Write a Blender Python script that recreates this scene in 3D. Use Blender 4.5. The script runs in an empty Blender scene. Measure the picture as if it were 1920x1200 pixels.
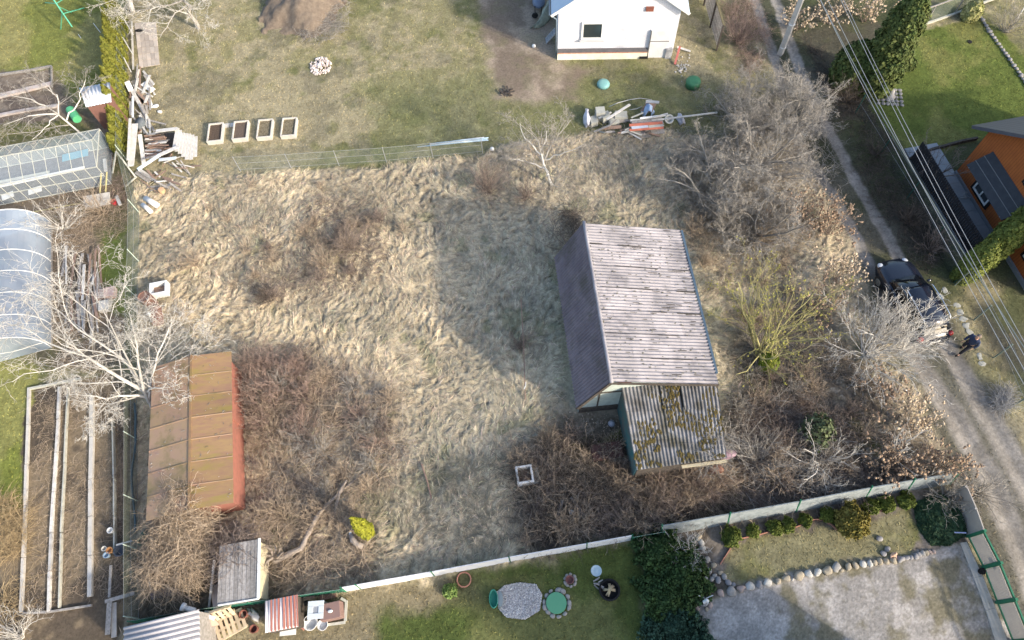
import bpy, math, random
import numpy as np
from mathutils import Vector, Matrix
random.seed(7); RNG = np.random.default_rng(7)
S = bpy.context.scene; COL = S.collection
R_ = math.radians; PI = math.pi

# ---------------------------------------------------------------- camera
FPX, NAD, H = 1310.0, (1010.0, 1270.0), 30.0      # focal length in photo pixels, pixel of the nadir, flying height
_d = np.array([(NAD[0]-960)/FPX, -(NAD[1]-600)/FPX, -1.0]); _d /= np.linalg.norm(_d)
_u = -_d; _Y = np.array([0, 0, -1.0]); _Y = _Y-(_Y@_u)*_u; _Y /= np.linalg.norm(_Y); _X = np.cross(_Y, _u)
RC = np.array([_X, _Y, _u])
cam_d = bpy.data.cameras.new('drone_camera'); cam = bpy.data.objects.new('drone_camera', cam_d); COL.objects.link(cam)
cam_d.sensor_width = 36; cam_d.lens = FPX/1920*36; cam_d.clip_end = 2000
cam.matrix_world = Matrix.Translation((0, 0, H)) @ Matrix(RC.tolist()).to_4x4()
S.camera = cam
# ---------------------------------------------------------------- light
SUN_AZ, SUN_EL = R_(-38), R_(25.5)                  # direction towards the sun: right and a little towards the viewer
sdir = Vector((math.cos(SUN_AZ)*math.cos(SUN_EL), math.sin(SUN_AZ)*math.cos(SUN_EL), math.sin(SUN_EL)))
W = bpy.data.worlds.new('World'); S.world = W; W.use_nodes = True
nt = W.node_tree; bg = nt.nodes['Background']; sky = nt.nodes.new('ShaderNodeTexSky')
sky.sky_type = 'NISHITA'; sky.sun_disc = False; sky.sun_elevation = SUN_EL; sky.sun_rotation = R_(90)-SUN_AZ
sky.air_density = 1.0; sky.dust_density = 2.5; sky.ozone_density = 1.0
nt.links.new(sky.outputs[0], bg.inputs[0]); bg.inputs[1].default_value = 0.15
sl = bpy.data.lights.new('sun', 'SUN'); sl.energy = 2.35; sl.angle = R_(2.6); sl.color = (1.0, 0.89, 0.73)
so = bpy.data.objects.new('sun', sl); COL.objects.link(so); so.rotation_euler = sdir.to_track_quat('Z', 'Y').to_euler()
S.view_settings.view_transform = 'Standard'; S.view_settings.look = 'None'; S.view_settings.gamma = 1
S.view_settings.exposure = 1.27

# ---------------------------------------------------------------- helpers
def G(px, py, z=0.0):
    """photo pixel -> point on the level plane z"""
    v = RC @ np.array([(px-960)/FPX, -(py-600)/FPX, -1.0]); t = (z-H)/v[2]
    return Vector((v[0]*t, v[1]*t, z))
def tag(o, label=None, cat=None, group=None, kind=None):
    if label: o['label'] = label
    if cat: o['category'] = cat
    if group: o['group'] = group
    if kind: o['kind'] = kind
    return o
def thing(name, label, cat, loc=(0, 0, 0), rz=0, group=None):
    o = bpy.data.objects.new(name, None); COL.objects.link(o); o.empty_display_size = .2
    o.location = loc; o.rotation_euler = (0, 0, rz); return tag(o, label, cat, group)
class MB:
    def __init__(s, o=(0, 0, 0)): s.v = []; s.f = []; s.o = Vector(o)
    def add(s, vs, fs):
        n = len(s.v); s.v += [tuple(v) for v in vs]; s.f += [tuple(i+n for i in f) for f in fs]; return s
    def box(s, c, d, rz=0, m=None):
        c = Vector(c); M = m if m is not None else Matrix.Rotation(rz, 3, 'Z')
        vs = [c+M@Vector((x*d[0]/2, y*d[1]/2, z*d[2]/2)) for x in (-1, 1) for y in (-1, 1) for z in (-1, 1)]
        return s.add(vs, [(0, 1, 3, 2), (4, 6, 7, 5), (0, 4, 5, 1), (2, 3, 7, 6), (0, 2, 6, 4), (1, 5, 7, 3)])
    def bar(s, a, b, w, t=None, up=(0, 0, 1)):
        a, b = Vector(a), Vector(b); t = t or w; d = b-a; L = d.length
        if L < 1e-6: return s
        d = d/L; u = Vector(up); u = u-u.dot(d)*d
        if u.length < 1e-3: u = Vector((1, 0, 0))-d*d.x
        u.normalize(); r = d.cross(u)
        M = Matrix((d, r, u)).transposed(); return s.box((a+b)/2, (L, w, t), m=M)
    def tube(s, pts, r, n=6, cap=True):
        pts = [Vector(p) for p in pts]; rs = r if hasattr(r, '__len__') else [r]*len(pts); vs = []; fs = []
        ref = Vector((.3, .2, .93))
        for i, p in enumerate(pts):
            d = (pts[min(i+1, len(pts)-1)]-pts[max(i-1, 0)])
            d = d.normalized() if d.length > 1e-9 else Vector((0, 0, 1))
            u = ref-ref.dot(d)*d
            if u.length < .05: u = Vector((1, 0, 0))-d*d.x
            u.normalize(); w = d.cross(u)
            vs += [p+(u*math.cos(2*PI*k/n)+w*math.sin(2*PI*k/n))*rs[i] for k in range(n)]
        for i in range(len(pts)-1):
            fs += [(i*n+k, i*n+(k+1) % n, (i+1)*n+(k+1) % n, (i+1)*n+k) for k in range(n)]
        if cap: fs += [tuple(range(n))[::-1], tuple((len(pts)-1)*n+k for k in range(n))]
        return s.add(vs, fs)
    def lathe(s, c, prof, n=20, sq=(1, 1), m=None):
        c = Vector(c); vs = []; fs = []; M = m or Matrix.Identity(3)
        for r, z in prof: vs += [c+M@Vector((r*sq[0]*math.cos(2*PI*k/n), r*sq[1]*math.sin(2*PI*k/n), z)) for k in range(n)]
        for i in range(len(prof)-1): fs += [(i*n+k, i*n+(k+1) % n, (i+1)*n+(k+1) % n, (i+1)*n+k) for k in range(n)]
        fs += [tuple(range(n))[::-1], tuple((len(prof)-1)*n+k for k in range(n))]
        return s.add(vs, fs)
    def quad(s, a, b, c, d, t=0.0):
        """quad, given thickness t downwards along its normal"""
        a, b, c, d = [Vector(p) for p in (a, b, c, d)]; n = (b-a).cross(d-a).normalized()
        if n.z < 0 and abs(n.z) > .02: n = -n
        if t == 0: return s.add([a, b, c, d], [(0, 1, 2, 3)])
        lo = [p-n*t for p in (a, b, c, d)]
        return s.add([a, b, c, d]+lo, [(0, 1, 2, 3), (7, 6, 5, 4), (0, 4, 5, 1), (1, 5, 6, 2), (2, 6, 7, 3), (3, 7, 4, 0)])
    def corr(s, A, B, C, D, n, amp, t=.008, jit=0):
        """corrugated sheet A-B-C-D, waves counted along A->B, ridges running A->D"""
        A, B, C, D = [Vector(p) for p in (A, B, C, D)]; nrm = (B-A).cross(D-A).normalized()
        if nrm.z < 0: nrm = -nrm
        k = n*6; vs = []
        for j in (0, 1):
            for i in range(k+1):
                u = i/k; p = (A.lerp(B, u) if j == 0 else D.lerp(C, u)); vs.append(p+nrm*amp*math.sin(2*PI*n*u))
        m = len(vs); vs += [v-nrm*t for v in vs]
        fs = [(i, i+1, k+2+i, k+1+i) for i in range(k)]
        fs += [(m+i, m+k+1+i, m+k+2+i, m+i+1) for i in range(k)]
        fs += [(i, m+i, m+i+1, i+1) for i in range(k)]+[(k+1+i, k+2+i, m+k+2+i, m+k+1+i) for i in range(k)]
        return s.add(vs, fs)
    def rock(s, c, r, sq=(1, 1, .75), seed=None, sub=2, rz=0, rough=.18):
        rg = random.Random(seed if seed is not None else random.random()); vs, fs = ICO[sub]
        ph = [(Vector((rg.gauss(0, 1), rg.gauss(0, 1), rg.gauss(0, 1))).normalized(), rg.uniform(1, 2.6), rg.uniform(0, 6)) for _ in range(7)]
        M = Matrix.Rotation(rz, 3, 'Z'); out = []
        for v in vs:
            k = 1+rough*sum(math.sin(d.dot(v)*f*2+p) for d, f, p in ph)/3
            out.append(Vector(c)+M@Vector((v.x*r*sq[0]*k, v.y*r*sq[1]*k, v.z*r*sq[2]*k)))
        return s.add(out, fs)
    def build(s, name, mat, parent=None, smooth=False, bevel=0):
        me = bpy.data.meshes.new(name); o_ = s.o
        me.from_pydata([(v[0]-o_.x, v[1]-o_.y, v[2]-o_.z) for v in s.v], [], s.f); me.update()
        if smooth: me.polygons.foreach_set('use_smooth', [True]*len(me.polygons))
        ob = bpy.data.objects.new(name, me); COL.objects.link(ob)
        if mat: me.materials.append(mat)
        if parent: ob.parent = parent
        else: ob.location = o_
        if bevel:
            b = ob.modifiers.new('bevel', 'BEVEL'); b.width = bevel; b.segments = 2; b.limit_method = 'ANGLE'
        return ob
def _ico(sub):
    import bmesh
    b = bmesh.new(); bmesh.ops.create_icosphere(b, subdivisions=sub, radius=1)
    r = ([v.co.copy() for v in b.verts], [tuple(v.index for v in f.verts) for f in b.faces]); b.free(); return r
ICO = {k: _ico(k) for k in (1, 2, 3)}
def np_mesh(name, V, F, mat=None, parent=None, smooth=False, color=None):
    """V (n,3) floats, F (m,k) ints: one mesh object straight from arrays"""
    V = np.asarray(V, np.float32); F = np.asarray(F, np.int32); k = F.shape[1]
    me = bpy.data.meshes.new(name); me.vertices.add(len(V)); me.vertices.foreach_set('co', V.ravel())
    me.loops.add(F.size); me.loops.foreach_set('vertex_index', F.ravel())
    me.polygons.add(len(F)); me.polygons.foreach_set('loop_start', np.arange(0, F.size, k, dtype=np.int32))
    me.polygons.foreach_set('loop_total', np.full(len(F), k, np.int32))
    if smooth: me.polygons.foreach_set('use_smooth', np.ones(len(F), bool))
    me.update(calc_edges=True)
    if color is not None:
        a = me.color_attributes.new('Col', 'FLOAT_COLOR', 'POINT')
        c = np.ones((len(V), 4), np.float32); c[:, :3] = color; a.data.foreach_set('color', c.ravel())
    o = bpy.data.objects.new(name, me); COL.objects.link(o)
    if mat: me.materials.append(mat)
    if parent: o.parent = parent
    return o

# ---------------------------------------------------------------- materials
MATS = {}
def mat(name, c1, c2=None, scale=3.0, rough=.85, bump=0.0, metal=0.0, detail=6, lo=.35, hi=.65, bscale=None, c3=None, s3=.7, spec=.3, stretch=None, vcol=False, trans=0.0, alpha=1.0, stripes=None, vary=0.0, bdist=.02):
    if name in MATS: return MATS[name]
    m = bpy.data.materials.new(name); m.use_nodes = True; nt = m.node_tree; N = nt.nodes; Lk = nt.links
    b = N['Principled BSDF']; b.inputs['Roughness'].default_value = rough; b.inputs['Metallic'].default_value = metal
    b.inputs['Specular IOR Level'].default_value = spec
    tc = N.new('ShaderNodeTexCoord'); vec = tc.outputs['Object']
    if stretch:
        mp = N.new('ShaderNodeMapping'); mp.inputs['Scale'].default_value = stretch; Lk.new(vec, mp.inputs['Vector']); vec = mp.outputs[0]
    def noise(sc, det=detail):
        n = N.new('ShaderNodeTexNoise'); n.inputs['Scale'].default_value = sc; n.inputs['Detail'].default_value = det
        n.inputs['Roughness'].default_value = .65; Lk.new(vec, n.inputs['Vector']); return n.outputs[0]
    def ramp(src, a, c):
        r = N.new('ShaderNodeMapRange'); r.inputs[1].default_value = a; r.inputs[2].default_value = c; Lk.new(src, r.inputs[0]); return r.outputs[0]
    def mix(f, a, c, mode='MIX'):
        x = N.new('ShaderNodeMix'); x.data_type = 'RGBA'; x.blend_type = mode
        if hasattr(f, 'node'): Lk.new(f, x.inputs[0])
        else: x.inputs[0].default_value = f
        for s_, i in ((a, 6), (c, 7)):
            if hasattr(s_, 'node'): Lk.new(s_, x.inputs[i])
            else: x.inputs[i].default_value = (*s_[:3], 1)
        return x.outputs[2]
    if vcol:
        a = N.new('ShaderNodeVertexColor'); a.layer_name = 'Col'; base = a.outputs[0]
        if c2 is not None: base = mix(ramp(noise(scale), lo, hi), mix(1.0, base, c1, 'MULTIPLY'), mix(1.0, base, c2, 'MULTIPLY'))
    else:
        base = mix(ramp(noise(scale), lo, hi), c1, c2) if c2 is not None else None
        if c3 is not None: base = mix(ramp(noise(s3, 5), .5, .68), base, c3)
    if stripes:      # (axis, period, dark colour, width fraction)
        ax, per, dc, wf = stripes; sp = N.new('ShaderNodeSeparateXYZ'); Lk.new(tc.outputs['Object'], sp.inputs[0])
        d = N.new('ShaderNodeMath'); d.operation = 'DIVIDE'; d.inputs[1].default_value = per; Lk.new(sp.outputs[ax], d.inputs[0])
        fr = N.new('ShaderNodeMath'); fr.operation = 'FRACT'; Lk.new(d.outputs[0], fr.inputs[0])
        lt = N.new('ShaderNodeMath'); lt.operation = 'LESS_THAN'; lt.inputs[1].default_value = wf; Lk.new(fr.outputs[0], lt.inputs[0])
        base = mix(lt.outputs[0], base if base is not None else c1, dc)
    if vary:         # each loose piece its own tone
        gi = N.new('ShaderNodeNewGeometry'); rr = N.new('ShaderNodeMapRange'); rr.inputs[3].default_value = 1-vary; rr.inputs[4].default_value = 1+vary
        Lk.new(gi.outputs['Random Per Island'], rr.inputs[0]); cc = N.new('ShaderNodeCombineColor')
        for i in range(3): Lk.new(rr.outputs[0], cc.inputs[i])
        base = mix(1.0, base if base is not None else c1, cc.outputs[0], 'MULTIPLY')
    if base is None: b.inputs['Base Color'].default_value = (*c1, 1)
    else: Lk.new(base, b.inputs['Base Color'])
    if bump:
        bp = N.new('ShaderNodeBump'); bp.inputs['Strength'].default_value = bump; bp.inputs['Distance'].default_value = bdist
        Lk.new(noise(bscale or scale*3, 8), bp.inputs['Height']); Lk.new(bp.outputs[0], b.inputs['Normal'])
    if trans: b.inputs['Transmission Weight'].default_value = trans; b.inputs['IOR'].default_value = 1.05
    if alpha < 1: b.inputs['Alpha'].default_value = alpha
    MATS[name] = m; return m

# ---------------------------------------------------------------- numpy noise
_T = np.random.default_rng(3).random((256, 256)).astype(np.float32)
def vn(x, y, s=0):
    x = np.asarray(x, np.float64)+s*17.3; y = np.asarray(y, np.float64)+s*9.7
    xi = np.floor(x).astype(int); yi = np.floor(y).astype(int); fx = x-xi; fy = y-yi
    fx = fx*fx*(3-2*fx); fy = fy*fy*(3-2*fy); a, b = xi & 255, (xi+1) & 255; c, d = yi & 255, (yi+1) & 255
    return (_T[a, c]*(1-fx)+_T[b, c]*fx)*(1-fy)+(_T[a, d]*(1-fx)+_T[b, d]*fx)*fy
def fbm(x, y, sc, o=4, s=0):
    r = 0; a = 1; t = 0; f = 1/sc
    for i in range(o): r = r+a*vn(x*f+y*f*.31, y*f-x*f*.31, s+i*3); t += a; a *= .55; f *= 2.03
    return r/t
def inpoly(x, y, P):
    c = np.zeros(np.shape(x), bool); n = len(P)
    for i in range(n):
        x1, y1 = P[i]; x2, y2 = P[(i+1) % n]
        if y1 == y2: continue
        k = ((y1 > y) != (y2 > y)) & (x < (x2-x1)*(y-y1)/(y2-y1)+x1); c ^= k
    return c
def wp(pts): return [(G(*p)[0], G(*p)[1]) for p in pts]
def dist_line(x, y, P):
    best = np.full(np.shape(x), 1e9)
    for (x1, y1), (x2, y2) in zip(P[:-1], P[1:]):
        dx, dy = x2-x1, y2-y1; t = np.clip(((x-x1)*dx+(y-y1)*dy)/(dx*dx+dy*dy), 0, 1)
        best = np.minimum(best, np.hypot(x-x1-t*dx, y-y1-t*dy))
    return best
def dist_poly(x, y, P):
    """signed distance, positive inside"""
    d = dist_line(x, y, list(P)+[P[0]]); return np.where(inpoly(x, y, P), d, -d)
def sstep(v, a, b): t = np.clip((v-a)/(b-a), 0, 1); return t*t*(3-2*t)
# ================================================================ GROUND
Z = {}
Z['field'] = wp([(240, 345), (360, 335), (450, 322), (560, 318), (730, 308), (860, 300), (900, 285), (1000, 262), (1100, 250), (1250, 250), (1480, 270), (1560, 380), (1620, 490), (1700, 680), (1800, 900), (1640, 937), (1370, 985), (1240, 1008), (960, 1065), (650, 1112), (500, 1150), (240, 1250), (246, 900), (262, 700)])
Z['litter'] = wp([(1370, 600), (1520, 560), (1640, 700), (1800, 905), (1370, 980), (1240, 1005), (1000, 1055), (960, 980), (960, 860), (1060, 760), (1190, 770), (1200, 890), (1370, 870)])
Z['lawn_tl'] = wp([(-200, -200), (232, -200), (232, 260), (150, 200), (100, 135), (-200, 165)])
Z['garden_l'] = wp([(-200, 150), (100, 130), (150, 200), (238, 240), (238, 690), (60, 690), (60, 640), (-200, 640)])
Z['lawn_l2'] = wp([(-200, 640), (60, 690), (56, 780), (42, 980), (-200, 1000)])
Z['beds_l'] = wp([(52, 725), (160, 705), (262, 700), (262, 1250), (-200, 1400), (-200, 990), (30, 960)])
Z['strip_l'] = wp([(195, 430), (235, 430), (238, 600), (215, 600), (180, 520)])
Z['grassy_l'] = wp([(-200, 240), (120, 235), (165, 262), (-200, 300)])
Z['dirt'] = wp([(885, -80), (1045, -80), (1045, 112), (1110, 128), (1090, 150), (1085, 185), (1000, 195), (930, 190), (915, 110), (905, 60)])
Z['lawn_r'] = wp([(1680, 70), (1835, 25), (1990, 150), (1990, 250), (1830, 265), (1720, 300), (1640, 230), (1620, 180), (1700, 130)])
Z['hedge_r'] = wp([(1470, -50), (1700, -50), (1690, 60), (1640, 190), (1700, 290), (1690, 300), (1800, 520), (1870, 690), (1960, 860), (1990, 800), (1990, 200), (1700, 280), (1880, 560), (1700, 560), (1650, 420), (1560, 230), (1500, 100)])
Z['lawn_b'] = wp([(520, 1150), (650, 1110), (960, 1058), (1240, 1004), (1260, 1300), (300, 1300)])
Z['lawn_b2'] = wp([(880, 1068), (960, 1058), (1195, 1012), (1210, 1060), (1225, 1300), (700, 1300), (700, 1160), (900, 1130)])
Z['garden_r'] = wp([(1240, 1003), (1700, 920), (1790, 925), (1815, 1005), (1790, 1018), (1740, 1035), (1420, 1095), (1330, 1120), (1215, 1300)])
Z['lawn_ir'] = wp([(1345, 1065), (1372, 1020), (1400, 1008), (1460, 1000), (1545, 985), (1570, 998), (1640, 970), (1720, 945), (1735, 1000), (1700, 1040), (1420, 1092), (1360, 1090)])
Z['gravel'] = wp([(1300, 1130), (1420, 1097), (1560, 1068), (1740, 1030), (1800, 1015), (1845, 1100), (1900, 1230), (1900, 1400), (1230, 1400)])
Z['road'] = wp([(1390, -120), (1480, -120), (1500, 60), (1560, 200), (1650, 360), (1720, 490), (1800, 640), (1880, 780), (2010, 1000), (2010, 1400), (1930, 1300), (1815, 1000), (1785, 900), (1700, 700), (1600, 480), (1540, 350), (1470, 200), (1430, 60)])
TRL = wp([(1395, -120), (1415, 0), (1450, 100), (1500, 277), (1563, 367), (1615, 465), (1708, 660), (1795, 789), (1855, 895), (1918, 1040), (1990, 1230)])
TRR = wp([(1430, -120), (1455, 0), (1500, 130), (1530, 200), (1590, 310), (1640, 400), (1676, 467), (1778, 653), (1862, 796), (1918, 900), (2000, 1050)])
HOUSEPAD = wp([(1060, 480), (1275, 440), (1340, 740), (1360, 880), (1190, 900), (1060, 800)])
SOIL1 = wp([(-200, 150), (95, 128), (98, 160), (-200, 215)]); SOIL2 = wp([(-200, 190), (110, 175), (130, 225), (-200, 245)])

def colors(x, y):
    """albedo of the ground at points; also returns field and lawn weights"""
    x = np.asarray(x, float); y = np.asarray(y, float); n = x.shape
    wx = x+1.1*(fbm(x, y, 1.5, 4, 1)-.5)+.35*(fbm(x, y, .3, 3, 71)-.5); wy = y+1.1*(fbm(x, y, 1.5, 4, 5)-.5)+.35*(fbm(x, y, .3, 3, 75)-.5)
    A = fbm(x, y, 3.0, 5, 11); B = fbm(x, y, .7, 4, 12); Cn = fbm(x, y, 7.0, 4, 13); Dn = fbm(x, y, .16, 3, 14); En = fbm(x, y, 1.6, 4, 15)
    def L3(c): return np.array(c)[None, :]*np.ones((x.size, 1))
    def mx(c, d, w): w = np.clip(w, 0, 1).reshape(-1, 1); return c*(1-w)+d*w
    straw = (.34, .29, .175); green = (.125, .15, .04); dull = (.155, .155, .085); soil = (.115, .085, .06)
    # centre lawn: mostly dry straw with green patches
    c = mx(L3((.28, .255, .125)), L3((.16, .17, .06)), sstep(A*.6+En*.4, .46, .6).ravel()*.8); c = mx(c, L3((.38, .325, .2)), (sstep(Cn*.6+B*.4, .44, .58)*.8).ravel())
    c = mx(c, L3((.2, .18, .12)), (sstep(En, .56, .7)*.6).ravel())
    def zone(z, w=.35): return sstep(dist_poly(wx, wy, Z[z] if isinstance(z, str) else z), -w, w).ravel()
    lawn = np.ones(x.size); field = np.zeros(x.size)
    xs, ys = x.ravel(), y.ravel()
    # greener towards the far side and below the white house
    gp = wp([(700, 160), (900, 130), (1100, 160), (1350, 150), (1350, 260), (900, 290), (700, 290)]); c = mx(c, L3((.16, .175, .07)), zone(gp, 1.5)*.65)
    w = zone('dirt', .5)*(.72+.28*sstep(B, .3, .55).ravel()); c = mx(c, mx(L3((.32, .255, .19)), L3((.2, .155, .115)), sstep(A, .48, .62).ravel()), w); lawn *= 1-w
    w = zone('lawn_tl', .3); c = mx(c, mx(L3((.20, .22, .045)), L3((.29, .27, .09)), sstep(A, .42, .62).ravel()), w)
    w = zone('garden_l', .3); c = mx(c, mx(L3((.2, .155, .11)), L3((.12, .12, .05)), sstep(A, .44, .62).ravel()), w); lawn *= 1-w*.4
    for zz in (SOIL1, SOIL2): w = zone(zz, .15); c = mx(c, mx(L3((.15, .115, .09)), L3((.24, .19, .14)), sstep(B, .4, .6).ravel()), w); lawn *= 1-w
    w = zone('grassy_l'); c = mx(c, L3((.16, .16, .04)), w*.8)
    w = zone('strip_l'); c = mx(c, L3((.13, .17, .035)), w)
    w = zone('lawn_l2', .15); c = mx(c, mx(L3((.19, .22, .035)), L3((.26, .26, .07)), sstep(A, .45, .6).ravel()), w); lawn = lawn*(1-w)+w
    w = zone('beds_l', .1); c = mx(c, mx(L3((.24, .18, .11)), L3((.11, .085, .06)), sstep(B*.5+A*.5, .42, .58).ravel()), w); lawn *= 1-w*.7
    w = zone('hedge_r', .5); c = mx(c, mx(L3((.09, .085, .06)), L3((.09, .1, .045)), sstep(A, .42, .6).ravel()), w); lawn *= 1-w*.4
    w = zone('lawn_r', .2); c = mx(c, mx(L3((.12, .16, .028)), L3((.19, .2, .05)), sstep(A, .42, .62).ravel()), w); lawn = lawn*(1-w)+w
    # field of flattened dry grass
    w = zone('field', .25); field = w.copy(); fc = mx(L3((.54, .44, .29)), L3((.38, .32, .22)), sstep(A, .4, .62).ravel()); fc = mx(fc, L3((.24, .215, .155)), sstep(B, .54, .70).ravel()*.6)
    bro = zone(wp([(455, 680), (600, 650), (740, 720), (770, 860), (700, 980), (560, 1110), (430, 1120), (260, 1140), (262, 900)]), 1.2); fc = mx(fc, mx(L3((.24, .185, .14)), L3((.46, .37, .25)), sstep(B, .46, .62).ravel()), bro*.85)
    shade_tint = zone(wp([(820, 330), (1000, 330), (1330, 250), (1500, 300), (1600, 600), (1360, 900), (1000, 800), (930, 900), (700, 1000), (900, 700), (800, 500)]), 1.5)  # greyer straw where the cottage shadow falls: shade put into the colour
    fc = mx(fc, L3((.30, .29, .225)), shade_tint*.35); fc = mx(fc, L3((.15, .17, .07)), sstep(fbm(x, y, 1.3, 4, 33), .66, .76).ravel()*.45)
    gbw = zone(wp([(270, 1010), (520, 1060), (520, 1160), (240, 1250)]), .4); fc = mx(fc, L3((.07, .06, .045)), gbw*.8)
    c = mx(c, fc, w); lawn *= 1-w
    w = zone('litter', .8)*.85; c = mx(c, mx(L3((.07, .06, .052)), L3((.12, .105, .09)), sstep(B, .4, .6).ravel()), w); c = mx(c, L3((.3, .28, .24)), w*sstep(Dn, .66, .74).ravel()*.7); c = mx(c, L3((.14, .14, .03)), w*sstep(A, .6, .68).ravel()*.8)
    field *= 1-w*.6
    # road
    w = zone('road', .5); c = mx(c, mx(L3((.125, .118, .088)), L3((.08, .085, .05)), sstep(A, .4, .6).ravel()), w); lawn = lawn*(1-w)+w*.8; field *= 1-w
    near = sstep(-ys, -17, -6)   # the gravelly, wider stretch close to the gate
    for T in (TRL, TRR):
        d = dist_line(x+.15*(wx-x), y+.15*(wy-y), T).ravel()+.16*(B.ravel()-.5); ww = sstep(-d, -(.40+.38*near), -(.2+.16*near))
        c = mx(c, mx(L3((.30, .275, .245)), L3((.22, .2, .175)), sstep(B, .4, .62).ravel()), ww*.95); lawn *= 1-ww; field *= 1-ww
    gw = near*zone('road', .6)*sstep(A, .38, .55).ravel(); c = mx(c, L3((.21, .195, .175)), gw*.7)
    # gardens at the near edge
    w = zone('lawn_b', .25); c = mx(c, mx(L3((.24, .2, .115)), L3((.13, .13, .055)), sstep(A, .46, .6).ravel()), w); lawn = lawn*(1-w)+w; field *= 1-w
    w = zone('lawn_b2', .4); c = mx(c, mx(L3((.085, .115, .025)), L3((.15, .16, .05)), sstep(A, .45, .62).ravel()), w)  # darker green: the shade on this lawn is put into its colour
    w = zone('garden_r', .15); c = mx(c, mx(L3((.2, .17, .14)), L3((.11, .09, .07)), sstep(B, .4, .6).ravel()), w); lawn *= 1-w; field *= 1-w
    w = zone('lawn_ir', .12); c = mx(c, mx(L3((.17, .17, .055)), L3((.23, .21, .11)), sstep(A, .42, .6).ravel()), w); lawn = lawn*(1-w)+w
    w = zone('gravel', .12); gc = mx(L3((.40, .37, .345)), L3((.29, .27, .25)), sstep(B, .35, .6).ravel()); gc = mx(gc, L3((.15, .13, .06)), sstep(fbm(x, y, 1.6, 5, 41), .55, .68).ravel()*.75)
    gc = gc*(.75+.5*vn(x/.05, y/.05, 9).ravel()[:, None]); c = mx(c, gc, w); lawn *= 1-w; field *= 1-w
    g_ = c.mean(1, keepdims=True); c = g_+(c-g_)*(.86+.04*field[:, None]); c = c*(.80+.28*Dn.ravel()[:, None])*(1-.12*lawn[:, None])
    return c, field, lawn

STEP = .062
def axis(a, b, lo, hi): return np.concatenate([np.linspace(lo, a-1.5, 8), np.arange(a, b, STEP), np.linspace(b+1.5, hi, 8)])
gx = axis(-35.5, 35.5, -400, 400); gy = axis(-2.2, 44.5, -400, 400)
nx, ny = len(gx), len(gy); XX, YY = np.meshgrid(gx, gy)
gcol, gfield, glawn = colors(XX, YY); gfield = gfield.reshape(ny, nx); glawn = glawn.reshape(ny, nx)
# flattened grass: white noise smeared along a swirling flow gives locks of combed straw
def flow(x, y): return .95+2.6*(fbm(x, y, 6.0, 2, 21)-.5)*2+2.3*(fbm(x, y, 1.3, 3, 22)-.5)*2+1.5*(fbm(x, y, .4, 2, 23)-.5)
th = flow(XX, YY).astype(np.float32); tc_, ts_ = np.cos(th), np.sin(th)
def lic(cell, step, K, seed):
    nz = np.random.default_rng(seed).random((1024, 1024)).astype(np.float32); acc = np.zeros_like(th)
    for sg in (1, -1):
        px, py = XX.copy(), YY.copy()
        for k in range(K):
            acc += nz[(px/cell).astype(int) & 1023, (py/cell).astype(int) & 1023]
            ix = np.clip(((px+35.5)/STEP).astype(int)+8, 0, nx-1); iy = np.clip(((py+2.2)/STEP).astype(int)+8, 0, ny-1)
            px += sg*step*tc_[iy, ix]; py += sg*step*ts_[iy, ix]
    a = acc/(2*K); return (a-a.mean())/a.std()
l1 = lic(.06, .06, 3, 1); l2 = lic(.15, .07, 3, 2)
lump = 1-np.abs(2*fbm(XX*1.25+.5*np.cos(th), YY*.8+.5*np.sin(th), .75, 4, 51)-1)*2; lump = np.clip(lump, -1, 1)
amp = .3+1.3*fbm(XX, YY, 2.6, 3, 55)**1.3
HF = (.013*l1+.022*l2+.10*lump)*amp-.05*np.clip(-l2-1.0, 0, 1.5)*amp+.06+.14*(fbm(XX, YY, 2.4, 3, 52)-.5)
HL = .05*(fbm(XX, YY, 2.5, 3, 53)-.5)+.012*(vn(XX/.11, YY/.11, 54)-.5)
rut = np.minimum(dist_line(XX, YY, TRL), dist_line(XX, YY, TRR)); HL -= .07*np.exp(-(rut/.3)**2)
pad = sstep(dist_poly(XX, YY, HOUSEPAD), -.3, .2)
HZ = np.where(np.abs(XX) < 100, gfield*HF*(1-pad)+(1-gfield)*HL, 0)
tone = 1+gfield*(.05*l1+.08*l2)+glawn*(.10*(vn(XX/.09, YY/.09, 91)-.5)+.5*(fbm(XX, YY, .35, 3, 92)-.5))  # straw tone varies; gaps between locks darkened in colour like occlusion
gcol = gcol*np.clip(tone.ravel()[:, None], .55, 1.5)
def hz(x, y):
    ix = int(min(max((x+35.5)/STEP+8, 0), nx-1)); iy = int(min(max((y+2.2)/STEP+8, 0), ny-1)); return float(HZ[iy, ix])
V = np.stack([XX.ravel(), YY.ravel(), HZ.ravel()], 1)
ii = (np.arange(ny-1)[:, None]*nx+np.arange(nx-1)[None, :]).ravel()
Fq = np.stack([ii, ii+1, ii+1+nx, ii+nx], 1)
m_ground = mat('ground', (.72, .72, .70), (1.28, 1.27, 1.26), scale=9, rough=.95, bump=.5, bscale=22, vcol=True, lo=.3, hi=.7, spec=.1, bdist=.03)
tag(np_mesh('ground', V, Fq, m_ground, smooth=True, color=gcol), kind='structure')

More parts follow.
